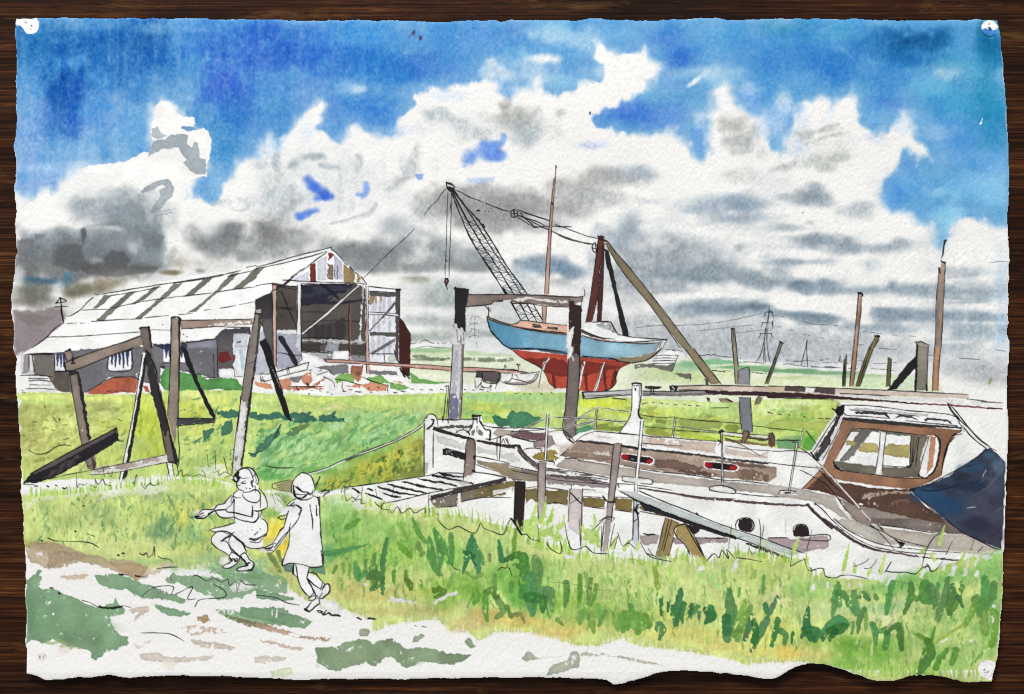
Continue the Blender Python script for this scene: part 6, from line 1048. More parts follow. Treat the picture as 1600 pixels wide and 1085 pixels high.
B_ = [(90,800,70,24,(196,214,124),.8),(180,790,60,24,(186,208,112),.8),(70,790,20,20,(150,180,100),.7),(90,820,40,16,(160,188,104),.7),(160,800,24,20,(130,170,104),.7),(260,780,40,16,(140,180,104),.75),(240,800,50,24,(176,202,104),.75),(230,770,30,12,(170,190,130),.7),(330,790,24,30,(140,176,90),.7),(300,800,24,24,(190,206,96),.8),(290,830,40,24,(130,176,110),.7),(255,828,24,16,(96,150,110),.7),(310,845,20,20,(120,166,100),.75),
 (285,810,14,20,(210,200,70),.8),(320,860,40,16,(186,200,110),.8),(60,840,50,14,(186,206,116),.8),(150,850,60,20,(204,218,136),.85),(220,860,60,16,(200,216,130),.8),(60,852,30,9,(150,130,70),.8),(90,858,24,6,(140,120,66),.6),(330,880,60,16,(150,186,120),.8),(240,880,40,8,(150,186,110),.8),(380,890,50,20,(120,164,124),.85),(410,880,24,30,(130,176,130),.85),(400,850,14,24,(206,212,110),.8),
 (432,826,20,34,(222,206,56),.95),(441,850,13,24,(226,206,56),.95),(428,850,14,20,(216,204,76),.85),(425,800,20,16,(120,176,90),.8),(410,790,14,14,(180,204,96),.8),(450,800,10,20,(150,190,90),.7),(420,860,14,14,(196,208,100),.8),(436,890,24,18,(176,196,104),.8),(460,905,20,16,(190,196,116),.8),(430,780,20,10,(116,160,84),.8),
 (530,800,30,20,(150,200,120),.85),(520,830,26,24,(110,172,84),.9),(560,820,40,24,(122,180,84),.9),(540,850,36,20,(120,176,74),.9),(600,830,40,24,(150,198,100),.85),(640,840,40,24,(128,184,80),.85),(570,870,50,16,(130,180,72),.9),(520,880,30,16,(160,196,100),.85),(510,860,14,20,(100,160,96),.8),(530,865,26,8,(86,150,72),.8),(620,870,50,20,(136,188,76),.85),(680,830,40,16,(170,206,104),.85),(700,870,40,26,(128,190,80),.85),(660,800,40,10,(196,214,110),.8),(590,795,30,10,(200,218,130),.8),(530,780,20,8,(190,220,170),.7),
 (560,900,60,16,(170,190,96),.85),(540,920,50,16,(190,186,106),.85),(600,930,60,16,(186,182,100),.85),(660,925,40,16,(170,184,90),.8),(660,955,60,10,(186,180,110),.85),(600,955,40,12,(190,184,110),.85),(700,930,40,26,(130,180,62),.85),(740,920,40,30,(112,172,54),.9),(780,900,40,34,(122,190,74),.9),(820,920,50,34,(96,172,58),.9),(860,900,30,24,(150,200,100),.8),(760,965,40,16,(196,176,96),.85),(730,975,30,12,(200,186,120),.85),(820,970,40,14,(206,190,96),.85),(900,980,50,16,(190,190,90),.85),(880,990,40,10,(212,196,106),.85),
 (780,850,30,20,(176,214,116),.85),(740,860,24,16,(160,204,104),.8),(850,940,40,24,(110,176,64),.85),(890,940,40,20,(140,188,70),.85),(930,960,50,16,(126,176,70),.85),(920,910,40,24,(176,206,112),.8),(960,900,40,24,(190,216,124),.85),(1000,920,50,24,(190,214,122),.8),(1040,900,40,20,(196,216,124),.8),(980,940,40,14,(150,190,90),.8),(1010,960,50,14,(130,176,74),.85),(1060,960,50,20,(196,208,104),.85),(1040,990,50,12,(206,206,106),.85),(1100,990,60,16,(206,208,104),.85),(1080,930,50,24,(190,214,130),.8),(1130,1010,40,12,(210,206,110),.85),
 (1120,900,50,24,(190,214,130),.8),(1170,900,50,20,(180,204,110),.8),(1200,880,40,14,(180,206,100),.8),(1160,960,50,24,(196,214,120),.8),(1200,990,40,24,(206,206,96),.85),(1220,930,30,20,(206,214,150),.8),(1190,1015,50,14,(206,202,100),.85),(1260,925,30,20,(130,190,90),.85),(1290,920,40,16,(160,204,110),.8),(1300,950,50,14,(190,212,140),.8),(1250,1000,40,16,(176,196,96),.8),(1270,1020,50,14,(200,204,110),.85),(1230,1020,24,10,(220,200,90),.85),(1320,1005,50,16,(110,170,50),.9),(1360,1020,50,20,(104,168,52),.9),(1400,1010,40,16,(124,178,66),.85),(1340,1040,50,14,(120,180,66),.85),(1290,990,40,10,(130,180,64),.8),
 (1380,920,40,14,(130,190,100),.85),(1440,910,50,18,(120,190,90),.88),(1500,900,50,18,(118,190,88),.88),(1545,890,30,24,(130,196,100),.85),(1420,950,50,20,(190,212,140),.85),(1380,965,30,14,(206,214,160),.8),(1470,960,50,20,(150,196,100),.85),(1520,960,40,30,(150,196,100),.85),(1450,1000,50,24,(150,190,96),.85),(1510,1010,40,24,(150,190,100),.85),(1480,1040,40,16,(140,186,92),.85),(1545,1000,20,30,(130,186,90),.85),(1430,1040,30,12,(126,184,74),.85),(1370,950,60,10,(150,204,130),.7),(1555,940,14,40,(120,180,100),.8)]
for b in B_: blob(*b, soft=1.1, w=.5, gran=.06)
dabs("40 780 330 765 330 850 60 850", 130, [(120,168,104),(206,220,134),(170,200,104),(92,146,104),(210,222,140)], (8,22), (1.5,4), (50,130), (.3,.6), 21)
dabs("240 770 420 780 400 870 260 860", 90, [(110,160,88),(206,216,110),(90,146,96),(186,204,96)], (8,24), (1.5,4), (50,130), (.3,.65), 22)
dabs("505 790 720 820 720 930 520 920", 120, [(96,160,70),(160,204,100),(120,180,80),(190,206,110)], (8,24), (1.5,4), (20,120), (.25,.55), 23)
dabs("850 870 1060 890 1080 960 880 960", 110, [(210,226,150),(130,184,90),(150,196,100),(200,220,130)], (8,22), (1.2,3), (60,120), (.3,.65), 24)
dabs("1080 890 1260 890 1260 1010 1100 1000", 90, [(206,222,150),(150,196,96),(196,208,120),(170,204,100)], (8,22), (1.2,3), (60,120), (.3,.6), 25)
dabs("1290 910 1555 900 1540 1050 1330 1040", 110, [(206,220,150),(120,180,80),(160,200,110),(190,210,120)], (8,24), (1.5,3.6), (50,120), (.3,.6), 26)
_k = lab == CUR
_l = (col * np.array([.3, .55, .15], f32)).sum(-1, keepdims=True)
_c = (_l + (col - _l) * .86) * np.array([1.055, 1.03, 1.02], f32)
_c = _c * (1 - .055 * NZ(3, 13, 85) - .05 * NZ(34, 16, 86) - .03 * NZ(7, 6, 87))[..., None]
col[_k] = np.clip(_c, 0, 250)[_k]
UP = (76, 104)
GC = [(98,150,74),(126,172,82),(212,226,160),(84,136,68),(204,220,134),(156,194,98)]
dabs("510 800 720 830 820 870 820 950 700 960 520 930", 150, GC, (8,26), (.8,2.2), (68,110), (.35,.75), 41, .25)
dabs("830 870 1060 890 1080 990 840 970", 140, GC, (8,26), (.8,2.0), UP, (.35,.75), 42, .25)
dabs("1060 880 1270 885 1270 1020 1070 1000", 110, GC, (8,26), (.8,2.0), UP, (.3,.7), 43, .25)
dabs("1280 910 1555 890 1545 1050 1300 1020", 140, GC, (8,26), (.8,2.2), (70,112), (.35,.75), 44, .25)
dabs("40 775 330 765 330 860 60 850", 170, [(104,156,92),(214,226,150),(150,184,96),(84,136,92)], (5,16), (.8,2), (55,125), (.35,.75), 45, .3)
dabs("250 770 420 780 400 870 260 860", 110, [(90,144,84),(214,224,130),(70,126,88),(196,208,90)], (6,20), (.8,2.2), (50,130), (.4,.8), 46, .3)
# dry paper breaks along the top of the grass
for s in ["38 768 120 762 150 772 60 782 40 800","170 750 260 740 290 752 180 765","120 762 180 752 300 745 250 772 150 775","300 730 350 725 360 745 320 750","150 758 175 750 190 768 160 785"]: wash(s, (234,237,220), 1.4, 4, 6, .68, dry=.32, lb=False)
for s in ["395 770 425 765 440 790 405 795","530 775 560 772 600 800 560 795","426 775 440 772 446 800 430 800"]: wash(s, (236,236,230), 1.2, 3, 6, .85, dry=.25, lb=False)
at('N'); wash("815 488 900 490 1010 518 960 525 830 505", WHITE, 1, 2.5, 5, dry=.08, lb=False); wash("1080 520 1150 480 1250 440 1265 460 1180 490 1120 525", WHITE, 1, 2.5, 5, dry=.08, lb=False); wash("665 390 690 392 692 405 670 405", WHITE, 1, 2, 4, dry=.1, lb=False); wash("1350 285 1400 280 1400 295 1350 292", WHITE, 1, 2, 4, lb=False)
# bright blades over the white hull
LB = [(186,214,110),(176,208,96),(196,220,120),(160,202,86)]
at('K')
for i, q in enumerate(["120 1085 150 1000 160 960","180 1085 205 1000 200 950","240 1085 255 1030 260 985","215 1100 240 1060 250 1010","300 1120 320 1090 325 1040","500 1110 515 1080 510 1035","430 1150 440 1120 445 1100"]): brush(q, [3.6,2.8,.7], LB[i % 4], .9, .12)
at('O')
for i, q in enumerate(["60 120 40 60 30 0","100 130 110 60 120 -10","200 100 190 50 200 0","230 140 250 60 240 -20","290 120 280 60 300 10","450 150 460 100 450 60","500 140 520 90 510 40","540 160 530 90 550 40","620 170 640 130 650 100","700 180 720 150 730 120","780 180 790 150 800 130","170 170 190 120 180 60","340 180 330 140 345 100"]): brush(q, [4,3,.8], LB[i % 4], .85, .12)
wash("60 0 130 -10 200 -30 240 20 250 80 320 100 330 180 240 190 120 180 60 100", (180,212,106), 1.2, 4, 5, .8, dry=.3); wash("460 60 520 50 540 120 500 150 440 120", (190,216,116), 1.2, 4, 5, .8, dry=.3)
for s in ["210 100 250 110 250 160 215 150","320 195 360 200 390 230 340 240","580 190 660 200 670 230 600 240","860 230 900 240 960 250 990 262 920 275 880 270","1150 290 1200 290 1200 320 1160 330","1380 260 1410 240 1410 300 1370 340"]: wash(s, WHITE, 1, 2.5, 5, .9, dry=.12, lb=False)
at('P')
for i, q in enumerate(["160 200 175 150 195 110","470 320 490 220 508 150","700 330 720 260 738 205","540 320 540 290 538 270","1070 150 1085 80 1100 30","1190 290 1220 220 1238 180","1260 290 1280 240 1280 210","1100 320 1120 290 1130 270","940 340 960 300 970 280","330 350 345 320 350 300","1040 250 1020 220 1030 200","960 200 970 190 985 175","620 340 640 310 640 290"]): brush(q, [3.4,2.6,.7], LB[i % 4], .88, .08)
for s in ["1215 350 1240 250 1255 230 1240 340","1130 345 1150 280 1185 270 1160 345","1085 320 1110 250 1120 260 1100 325","735 410 760 350 800 340 770 400","690 390 720 340 740 350 700 395","1280 290 1300 230 1320 225 1290 300","1330 230 1380 215 1400 240 1360 250","940 355 970 300 980 320 960 365","1290 350 1300 310 1320 320 1310 360","260 430 290 395 300 430 270 445","360 420 370 385 385 390 380 430","500 400 510 390 512 430 502 435","566 395 580 385 586 410 572 415","1395 640 1400 530 1415 530 1408 640","1065 760 1110 735 1120 745 1080 765","1250 750 1275 742 1270 760"]: wash(s, WHITE, 1, 1.6, 4, .92, dry=.05, lb=False)
# ragged top of the grass: thin blades up over the paper, bare slits down into the green
at('u')
_g = pts(GR_)[:46]; _r = rs(88)
_top = _g[(_g[:, 0] > 36) & (_g[:, 0] < 1566)]
for x in np.arange(44, 1562, 3.4):
    x = x + _r.uniform(-1.6, 1.6); y = float(np.interp(x, _top[:, 0], _top[:, 1]))
    if 430 < x < 500: continue
    l = _r.uniform(5, 17) if x > 560 else _r.uniform(3, 10)
    t = _r.uniform(-.35, .35)
    if _r.rand() < .62:
        c = LB[_r.randint(4)] if _r.rand() < .7 else (140, 184, 84)
        line(np.array([[x, y + 6], [x + t * l * .5, y - l * .4], [x + t * l, y - l]], f32), [_r.uniform(1.0, 2.2), 1.0, .3], c, .88, .12, True, .6)
    else:
        line(np.array([[x, y - 3], [x + t * l, y + l * .9]], f32), [_r.uniform(.7, 1.7), .3], (240, 239, 236), .85, .15, False, .6)
_b = pts(GR_)[47:]; _b = _b[np.argsort(_b[:, 0])]; _b = _b[(_b[:, 0] < 1262) & (_b[:, 1] > 845)]
for x in np.arange(300, 1255, 2.6):
    y = float(np.interp(x, _b[:, 0], _b[:, 1])) + _r.uniform(-2, 2)
    line(np.array([[x, y - 4], [x + _r.uniform(-1, 1), y + _r.uniform(-1, 4)]], f32), [_r.uniform(.6, 1.5), .4], (190, 190, 112) if _r.rand() < .6 else (238, 237, 232), .7, .2, False, .5)
# dark blades
at('u')
D1, D2, D3, D4 = (74,126,62), (54,112,66), (104,150,66), (92,138,58)
_br = rs(77)
def blade(q, w, c, a=.84, d=.10):
    c = np.clip(np.array(c) + _br.randint(-14, 15) + _br.randint(-10, 11, 3), 0, 255)
    brush(q, [v * .92 for v in w], tuple(c), a, d, rough=1.2, gran=.12)
    if _br.rand() < .5:      # a second, fainter stroke beside the first
        t = pts(q.split('|')[0]) + np.array([_br.uniform(-5, 5), _br.uniform(-7, 3)], f32)
        k = globals()['CR']; at('u'); brush(t.astype(f32), [v * .5 for v in w], tuple(np.clip(c + 26, 0, 255)), .5, .2, rough=1.2) if False else line(spline(t, 6), [w[0] * .3, w[-1] * .5, .4], np.clip(c + 24, 0, 255), .55, .2, True, 1.1); globals()['CR'] = k
at('N')
for q, w, c in [("890 10 920 80 960 150 965 200 950 230",[2,4,5,5,2],D3),("890 150 930 190 965 230",[4,6,3],D4),("980 -10 1000 60 1040 120 1060 140",[2,5,4,2],D3),("1000 200 1010 150 1030 220",[3,5,4],D3),("1080 110 1090 200 1110 280 1140 340",[3,8,7,4],D1),("1110 60 1150 150 1200 260",[3,9,4],D1),("1130 150 1150 240 1150 300",[3,5,3],D1),("1215 90 1220 180 1225 280",[4,5,2],D1),("1350 90 1330 180 1290 330",[2,7,2],D2),("1350 110 1370 220 1390 330",[3,9,3],D2),("1300 200 1350 230",[3,5],D2),("1310 330 1360 360 1410 340",[3,3,4],D3),("1390 200 1405 240 1420 280",[4,5,2],D1),("1455 215 1462 265",[3,2],D1),("1515 130 1530 240 1545 250",[2,6,5],D2),("1560 250 1596 230",[5,5],D2),
   ("620 270 630 330 640 370",[4,7,4],D1),("685 250 682 320",[2,4],D1),("740 210 730 300 735 420",[2,7,5],D1),("815 120 800 200 790 260 790 460",[3,5,5,3],D1),("700 360 740 340 780 380 720 430",[4,9,6,4],D1),("650 350 690 330",[5,4],D1),("545 275 543 330",[3,2],D3),("585 280 582 360",[3,2],D3),("500 290 480 330",[3,2],D3),("860 320 860 390",[3.4,2],D4),("935 320 940 380 965 430",[3,5,4],D4),("940 370 965 400 970 430",[4,5,3],D4),("1030 380 1032 430",[3,2],D4),("1110 440 1140 430 1175 450 1120 480",[5,5,5,4],D4),("1360 430 1380 480 1360 520",[5,6,4],D3),("1430 450 1430 560 1440 630",[5,6,3],D4),("1490 340 1490 460 1540 560 1500 610",[2,6,6,4],D4),("1440 450 1470 440 1500 480",[5,6,5],D4),("1560 540 1590 600",[4,4],D4),
   ("430 210 500 200 580 180 690 155",[5,5,4,1],(90,150,76)),("470 30 480 60",[4,2],D3),("640 0 600 30 560 50",[4,5,3],D3),("80 210 100 260|140 200 155 260",[4,2],(110,136,70)),("100 230 150 320",[5,3],(116,146,80))]: blade(q, w, c)
wash("165 290 220 265 240 330 180 320", (104,130,120), 1, 1.5, 5, .9); wash("335 295 430 285 435 345 350 325", (96,140,110), 1, 1.5, 5, .9)
at('O')
for q, w, c in [("20 60 15 150 10 220",[3,4,3],D3),("0 230 40 220 80 240 60 290 20 280",[5,7,7,6,4],D1),("60 240 80 300 70 400 60 480",[6,10,9,5],D1),("150 240 160 320 150 420 200 480",[7,10,10,7],D1),("110 350 120 480 130 590",[10,13,4],D1),("200 440 240 450 250 560",[8,8,4],D1),("100 480 190 500 190 570",[9,9,4],D1),("-5 400 0 450",[5,3],D1),("340 390 340 470 330 540",[5,6,3],D3),("420 340 425 430 420 510",[3,5,3],D3),("490 370 480 460 475 520",[4,5,3],D3),("525 410 510 490 490 540",[4,4,2],D3),("0 600 50 590 80 640",[3,4,2],(116,140,60)),("280 620 320 660",[4,2],(120,150,66)),
   ("930 500 930 590",[4,2],D2),("975 520 970 570",[3,2],D2),("1000 540 995 600",[3,1.5],D2),("1055 430 1035 540 1020 650",[3,8,5],D2),("1075 520 1060 580 1060 640",[4,5,2],D2),("1160 540 1130 570 1100 620",[4,5,3],D2),("1120 530 1110 580",[4,4],D2),("1165 580 1165 615",[4,2],D2),("1210 560 1240 600 1210 635",[5,9,4],D2),("1240 545 1265 600",[5,4],D2),
   ("1355 435 1360 520 1370 580 1350 640 1340 740",[4,9,11,12,7],D2),("1340 610 1340 700",[8,7],D2),("1420 430 1415 480",[3,2],D3),("1450 510 1430 580 1390 640",[5,5,2],D3),("1490 540 1450 620 1410 700 1405 750",[5,6,7,4],D3),("1500 600 1470 680 1450 740",[5,6,4],D2),("1590 620 1550 690 1510 760 1495 810",[6,8,7,4],D2),("1510 640 1520 720 1500 770",[5,6,5],D2),("1380 720 1400 700 1440 690",[3,5,3],D3),("1580 530 1590 580",[5,4],D2),("1570 350 1565 450",[3,3],D3),
   ("740 530 745 590 720 680",[4,6,4],D3),("700 580 690 690",[5,4],D3),("540 530 550 640",[4,3],D3),("430 580 420 650",[5,3],D3),("500 640 510 700",[5,3],D3),("580 570 540 660",[4,3],D3),("780 590 800 650 780 700",[5,8,5],D4),("830 600 850 660",[6,5],D4),("900 680 920 650 940 680 920 740",[4,6,6,3],D1),
   ("600 320 595 400|650 320 640 380|710 380 715 420|790 430 800 540|850 430 880 550",[3,2],(150,196,96)),("1320 300 1325 390",[4,3],(146,190,110)),("1190 330 1150 400|1250 340 1230 400|1280 380 1290 430",[3,2],(160,200,110)),("980 300 1000 390",[3,2],(150,190,96)),("890 300 910 420",[5,4],(130,180,86))]: blade(q, w, c)
wash("640 600 700 560 770 570 860 600 870 660 800 700 720 680 650 690 620 650", (110,164,70), 2, 4, 8, .7, dry=.15)
wash("400 570 460 550 500 600 430 650 390 620", (110,160,74), 2, 4, 8, .6, dry=.2)
at('P')
for q, w, c in [("55 480 30 540 0 600",[3,5,3],D2),("60 620 45 690 20 780",[5,5,3],D2),("40 700 80 690 110 720 100 770",[4,5,5,3],D2),("155 700 145 770",[3,2],D2),("250 550 240 650 270 740",[3,7,6],D2),("215 670 230 700 205 730",[3,6,2],D2),("240 680 300 690 290 750",[6,7,4],D2),("330 720 380 660 440 620 490 650",[5,7,8,6],D2),("380 690 440 680 480 660",[7,9,6],D2),("385 740 420 690",[4,6],D2),("350 720 340 745",[4,3],D2),("440 390 430 460 400 600",[3,8,2],D1),("440 460 480 470 500 530",[8,6,4],D1),("420 500 440 520",[9,8],D1),("535 450 540 540 560 580",[5,9,6],D1),("565 480 590 460 630 495",[4,4,4],D1),("600 560 570 620 560 700",[5,5,2],D1),("530 640 520 710",[3,2],D1),("610 590 610 700",[4,2],D3),("670 475 680 490",[4,4],D1),("780 390 760 460 740 580",[5,6,4],D1),
   ("650 650 670 700 670 770",[5,5,3],D1),("700 690 740 690 730 790",[4,6,6],D1),("740 700 810 660 830 800",[4,6,5],D1),("890 400 890 480 850 580",[5,6,3],D1),("890 480 940 490",[6,5],D1),("980 400 980 480 1000 500",[9,11,7],D1),("1010 420 1040 520",[8,6],D1),("1060 400 1050 480 1035 550",[4,5,3],D1),("1125 370 1100 480 1060 610",[5,7,6],D1),("1160 410 1140 500 1130 580",[6,8,5],D1),("1210 410 1180 500 1150 560",[4,6,4],D1),("1185 480 1215 540",[5,2],D1),
   ("1350 360 1360 450 1330 580",[6,9,9],D1),("1410 400 1400 480",[6,7],D1),("1300 500 1340 540 1370 500",[10,13,9],D1),("1290 540 1220 660",[7,4],D3),("1340 590 1350 700",[8,7],D3),("1400 560 1430 620 1390 780",[5,6,5],D3),("900 695 960 730 1010 760",[2,4,5],D4),("1220 655 1120 710 1030 770",[3,2,3],(140,170,80)),("1040 670 1020 740",[2,4],D4),("990 750 1000 830 940 950",[6,12,5],D1),("960 880 1010 850",[7,6],D1),("1110 810 1070 860 1040 920",[4,6,5],D4),("1170 810 1140 890",[6,5],D4),("1330 830 1260 900",[3,2],D3),("30 380 25 440|100 420 105 480|200 400 215 440",[3,2],(176,200,110)),("780 620 740 680",[2,2],(160,160,130)),("860 760 890 700 920 700",[2,3,2],(150,180,96))]: blade(q, w, c)

# ------------------------------------------------------------------ track marks
L('painted_track')
TG = (116,150,112)
at('M')
blob(75,853,20,7,(132,112,66),.85)
wash("160 170 220 140 330 140 420 170 560 220 700 240 830 260 920 290 960 300 900 360 860 380 800 350 700 310 600 280 500 265 400 290 300 300 180 260", (178,160,132), 1.4, 3, 8, .85, dry=.2)
for s, c in [("300 200 380 190 540 210 520 245 430 262 300 300", (168,148,122)),("640 250 740 270 860 270 920 300 890 350 840 380 800 340 720 300", (176,152,118)),("370 345 460 340 560 345 500 370 400 365", (206,184,156)),("920 290 1050 260 1100 280 960 340 900 340", (210,196,170))]: wash(s, c, 1.2, 2.5, 6, .85, dry=.15)
wash("165 380 220 330 255 310 260 370 240 420 330 430 400 460 480 490 520 510 600 545 700 520 720 480 740 520 775 560 770 590 690 600 700 660 740 710 800 730 800 770 700 810 600 870 570 860 575 820 510 800 420 790 330 745 260 770 220 740 160 770 158 560", TG, 1, 2.6, 6, .92, var=.15, dry=.055, edge=.05)
blob(45,960,26,30,(92,132,96),.6); blob(130,980,50,14,(116,150,112),.5); wash("260 755 380 745 520 800 420 800", (160,176,120), 2, 3, 7, .7, dry=.2)
wash("590 350 640 335 740 340 850 380 940 410 1030 440 1120 480 1180 510 1150 525 1060 500 960 495 880 480 780 430 680 430 610 390", (118,152,116), 1, 2.6, 6, .88, var=.12, dry=.11, edge=.05)
wash("1030 360 1080 335 1200 350 1260 320 1400 330 1480 360 1596 330 1700 340 1800 360 1800 460 1640 440 1596 440 1500 490 1360 500 1330 480 1220 440 1120 400 1040 390", (124,158,120), 1.2, 3, 6, .86, dry=.13, edge=.03); wash("1300 300 1420 290 1596 310 1640 380 1500 350 1400 340", (130,166,124), 1.5, 3, 7, .85, dry=.1)
wash("1100 310 1200 310 1380 340 1400 362 1280 350 1130 330", WHITE, 1, 2, 5, dry=.06); wash("1440 390 1500 370 1560 390 1590 430 1530 450 1450 440", WHITE, 1.2, 3, 5, .85, dry=.25)
wash("945 520 1040 540 1190 580 1140 605 1050 595 1000 570", (126,162,124), 1, 2, 6, .93, dry=.05)
wash("1330 550 1400 555 1500 570 1596 550 1700 540 1800 560 1800 640 1760 660 1596 650 1480 630 1380 590", (120,154,116), 1, 2.6, 6, .88, var=.12, dry=.11); wash("1370 580 1500 610 1600 640 1720 660 1596 668 1480 640", (120,96,66), 1, 2, 5, .7, dry=.25)
wash("800 560 870 540 945 535 920 570 860 610 835 640 840 600 880 565 820 580", (210,196,178), 1, 1.6, 5, .9, dry=.08); wash("1230 600 1290 590 1310 620 1270 640 1235 625", (160,134,98), 1, 2, 5, .92, dry=.06)
wash("1130 670 1240 650 1340 670 1460 690 1380 710 1280 700 1200 720 1140 695", (206,186,168), 1, 2, 4, .85, dry=.38); wash("1180 740 1300 755 1470 790 1440 810 1300 800 1210 780", (208,194,178), 1, 2, 6, .9, dry=.1); wash("870 830 960 825 1080 850 1250 850 1350 830 1300 870 1150 885 960 880 880 865", (212,202,190), 1, 2, 6, .9, dry=.08); wash("830 780 900 760 960 730 930 770 850 800", (222,212,204), 1, 2, 5, .8, dry=.25)
blob(265,1037,10,8,(226,222,204),.7); blob(100,1015,10,10,(214,196,190),.4)
at('N')
wash("0 430 60 440 130 460 230 480 250 495 160 510 80 500 0 485", (120,156,118), 1, 2, 6, .93, dry=.08); wash("-100 540 0 545 130 570 240 590 360 635 300 675 220 670 120 640 0 620 -100 600", (122,154,118), 1, 1.6, 6, .95, dry=.03, edge=.06)
wash("0 640 100 660 200 690 330 720 470 740 440 755 300 740 150 705 0 670", (176,146,124), 1, 2, 4, .85, dry=.3); wash("0 735 120 760 220 785 310 795 260 810 120 780 0 745", (200,176,160), 1, 2, 4, .8, dry=.38); wash("-10 850 80 840 200 850 180 870 60 890 -10 885", (212,200,188), 1, 2, 6, .9, dry=.12)
wash("90 945 140 920 230 920 240 945 160 975 100 970", (214,224,186), 3, 3, 7, .8)
wash("365 800 400 785 500 790 560 760 640 742 700 750 730 770 790 745 850 740 900 770 930 800 1000 800 1060 788 1130 810 1180 828 1350 843 1280 880 1200 900 1100 890 1020 880 970 910 930 920 880 880 840 848 800 860 770 890 740 908 680 885 600 910 500 938 440 920 390 890 375 840", (122,144,110), 1, 2.2, 6, .93, var=.13, dry=.05, edge=.05); blob(650,1028,14,10,(138,164,124),.7)
for s in ["500 790 512 800 505 815","895 815 915 830 900 832","960 855 995 855 980 870","375 890 400 900 395 930 370 920"]: wash(s, WHITE, 1, 1.5, 4)
wash("640 690 665 672 700 680 715 700 690 722 650 722", (150,160,134), 1, 2, 5, .92, dry=.06); wash("970 765 990 725 1035 712 1050 730 1010 755", (140,156,128), 1, 2, 5, .92, dry=.08); wash("1300 755 1330 730 1350 755 1370 790 1335 805 1310 775", (134,156,116), 1, 2, 5, .92, dry=.05)
brush("100 560 100 590|130 560 125 605", [1,1.4], WHITE, .9)
ink("300 560 320 550", .5)
at('O')
wash("62 850 90 825 120 822 140 850 190 862 130 872 75 878", (162,172,150), 1, 2, 5, .92, dry=.05); wash("208 965 240 910 290 890 340 870 370 820 410 815 425 850 415 910 340 940 280 955", (166,172,152), 1, 2.2, 5, .92, dry=.06); wash("410 820 500 808 600 830 700 850 850 880 930 900 820 892 680 862 560 850 430 845", (186,184,164), 1, 2, 3, .8, dry=.42); ink("190 858 230 855 310 850|620 850 760 862 940 905", .5, (150,150,140), .7)
at('u')
# pen scribbles
L('painted_grass')
at('M')
ink("295 110 340 128 420 132 520 136 570 145 615 170|540 85 560 100 590 102|870 205 890 218 915 205 920 230 950 215 960 165 965 225|985 225 1010 240 1060 245 1075 262|975 305 1040 295 1110 293", 1.1); brush("735 215 745 218|760 208 775 210|465 72 475 74|260 130 265 130", [1.4,1.2], INK)
L('painted_track')
ink("745 335 765 345 800 345|845 345 870 352 900 355|1200 350 1230 345 1290 380 1330 360 1380 385 1420 370 1430 410 1470 380 1480 440 1500 380 1530 400 1596 405|885 475 940 430 1000 412 1080 415 1070 465 1120 450 1200 415 1170 490 1220 490|1215 540 1240 500 1300 490 1400 480 1400 440 1330 400|1080 330 1060 350 1070 380|510 500 560 515 620 545 690 550 760 535 815 545|880 703 960 702 1040 706 1090 720 1150 755", .95); brush("310 422 330 425|365 455 375 460|745 335 765 344|845 344 870 352|620 538 690 550 760 538", [1.2,1.4], INK)
at('N')
ink("5 470 80 475 140 490 190 515 270 530|380 565 400 565 420 590 440 560 460 590 500 590 525 596|630 608 650 618|690 615 750 615|990 658 1000 662|1030 662 1060 668", 1.2); brush("630 608 655 618|700 613 740 616|505 593 525 596", [1.2,1.2], INK)
L('painted_grass')
ink("1130 -10 1150 20 1200 60 1260 40 1320 70 1370 80 1400 20 1420 50 1470 70 1540 90 1570 20 1596 -10|1215 270 1230 300 1270 315|1510 315 1540 290 1560 310 1570 270|560 235 570 245|1580 300 1596 350|1350 255 1380 290", 1.0)
at('O')
ink("30 40 50 85 90 90 120 120 165 130|215 140 240 180 310 210 300 130|330 20 345 110 370 180 420 180 460 165 510 205 595 210|800 140 850 220 920 245 990 258|1215 255 1260 210 1290 235 1310 190 1350 240 1340 185 1390 240|1225 240 1245 215|820 85 860 92 890 92|1400 235 1480 245 1560 260|1480 180 1500 220 1520 200", 1.1)
ink("160 30 170 140|420 -5 428 160|560 40 555 205|500 65 540 30|610 170 625 90 640 20|640 180 655 120|700 160 740 130 760 90|1390 120 1440 100|1350 180 1370 30|1540 -5 1550 60 1545 200|1570 30 1560 120|620 160 660 100 640 170|660 80 690 165 720 140 750 160 770 180|850 180 880 220", .85); brush("-5 -10 20 30 60 90", [1.2,1.6,1.4], INK); ink("235 388 330 395 440 410 500 430 660 445|725 245 780 250 820 290|0 355 30 350 60 335", .6, (90,100,70), .7)
at('P')
ink("540 290 600 265 630 240|600 300 640 300 680 245|690 310 700 325|730 325 770 260 740 315 800 325 860 325 920 335 960 300 1000 290 1020 320 1050 310|980 300 1000 270 1010 320|1050 310 1090 260|960 290 990 180 1040 100 1080 85|1110 215 1150 130|1265 190 1285 120|1310 200 1340 165|265 315 340 300 360 350 420 360 460 345 520 345 620 365|240 190 275 60|140 290 150 200|225 240 250 310 275 320|140 290 180 265 230 245", 1.0); ink("775 375 850 390 960 408|110 5 112 90", .6, (100,110,90), .7)
at('I')
L('painted_meadow')
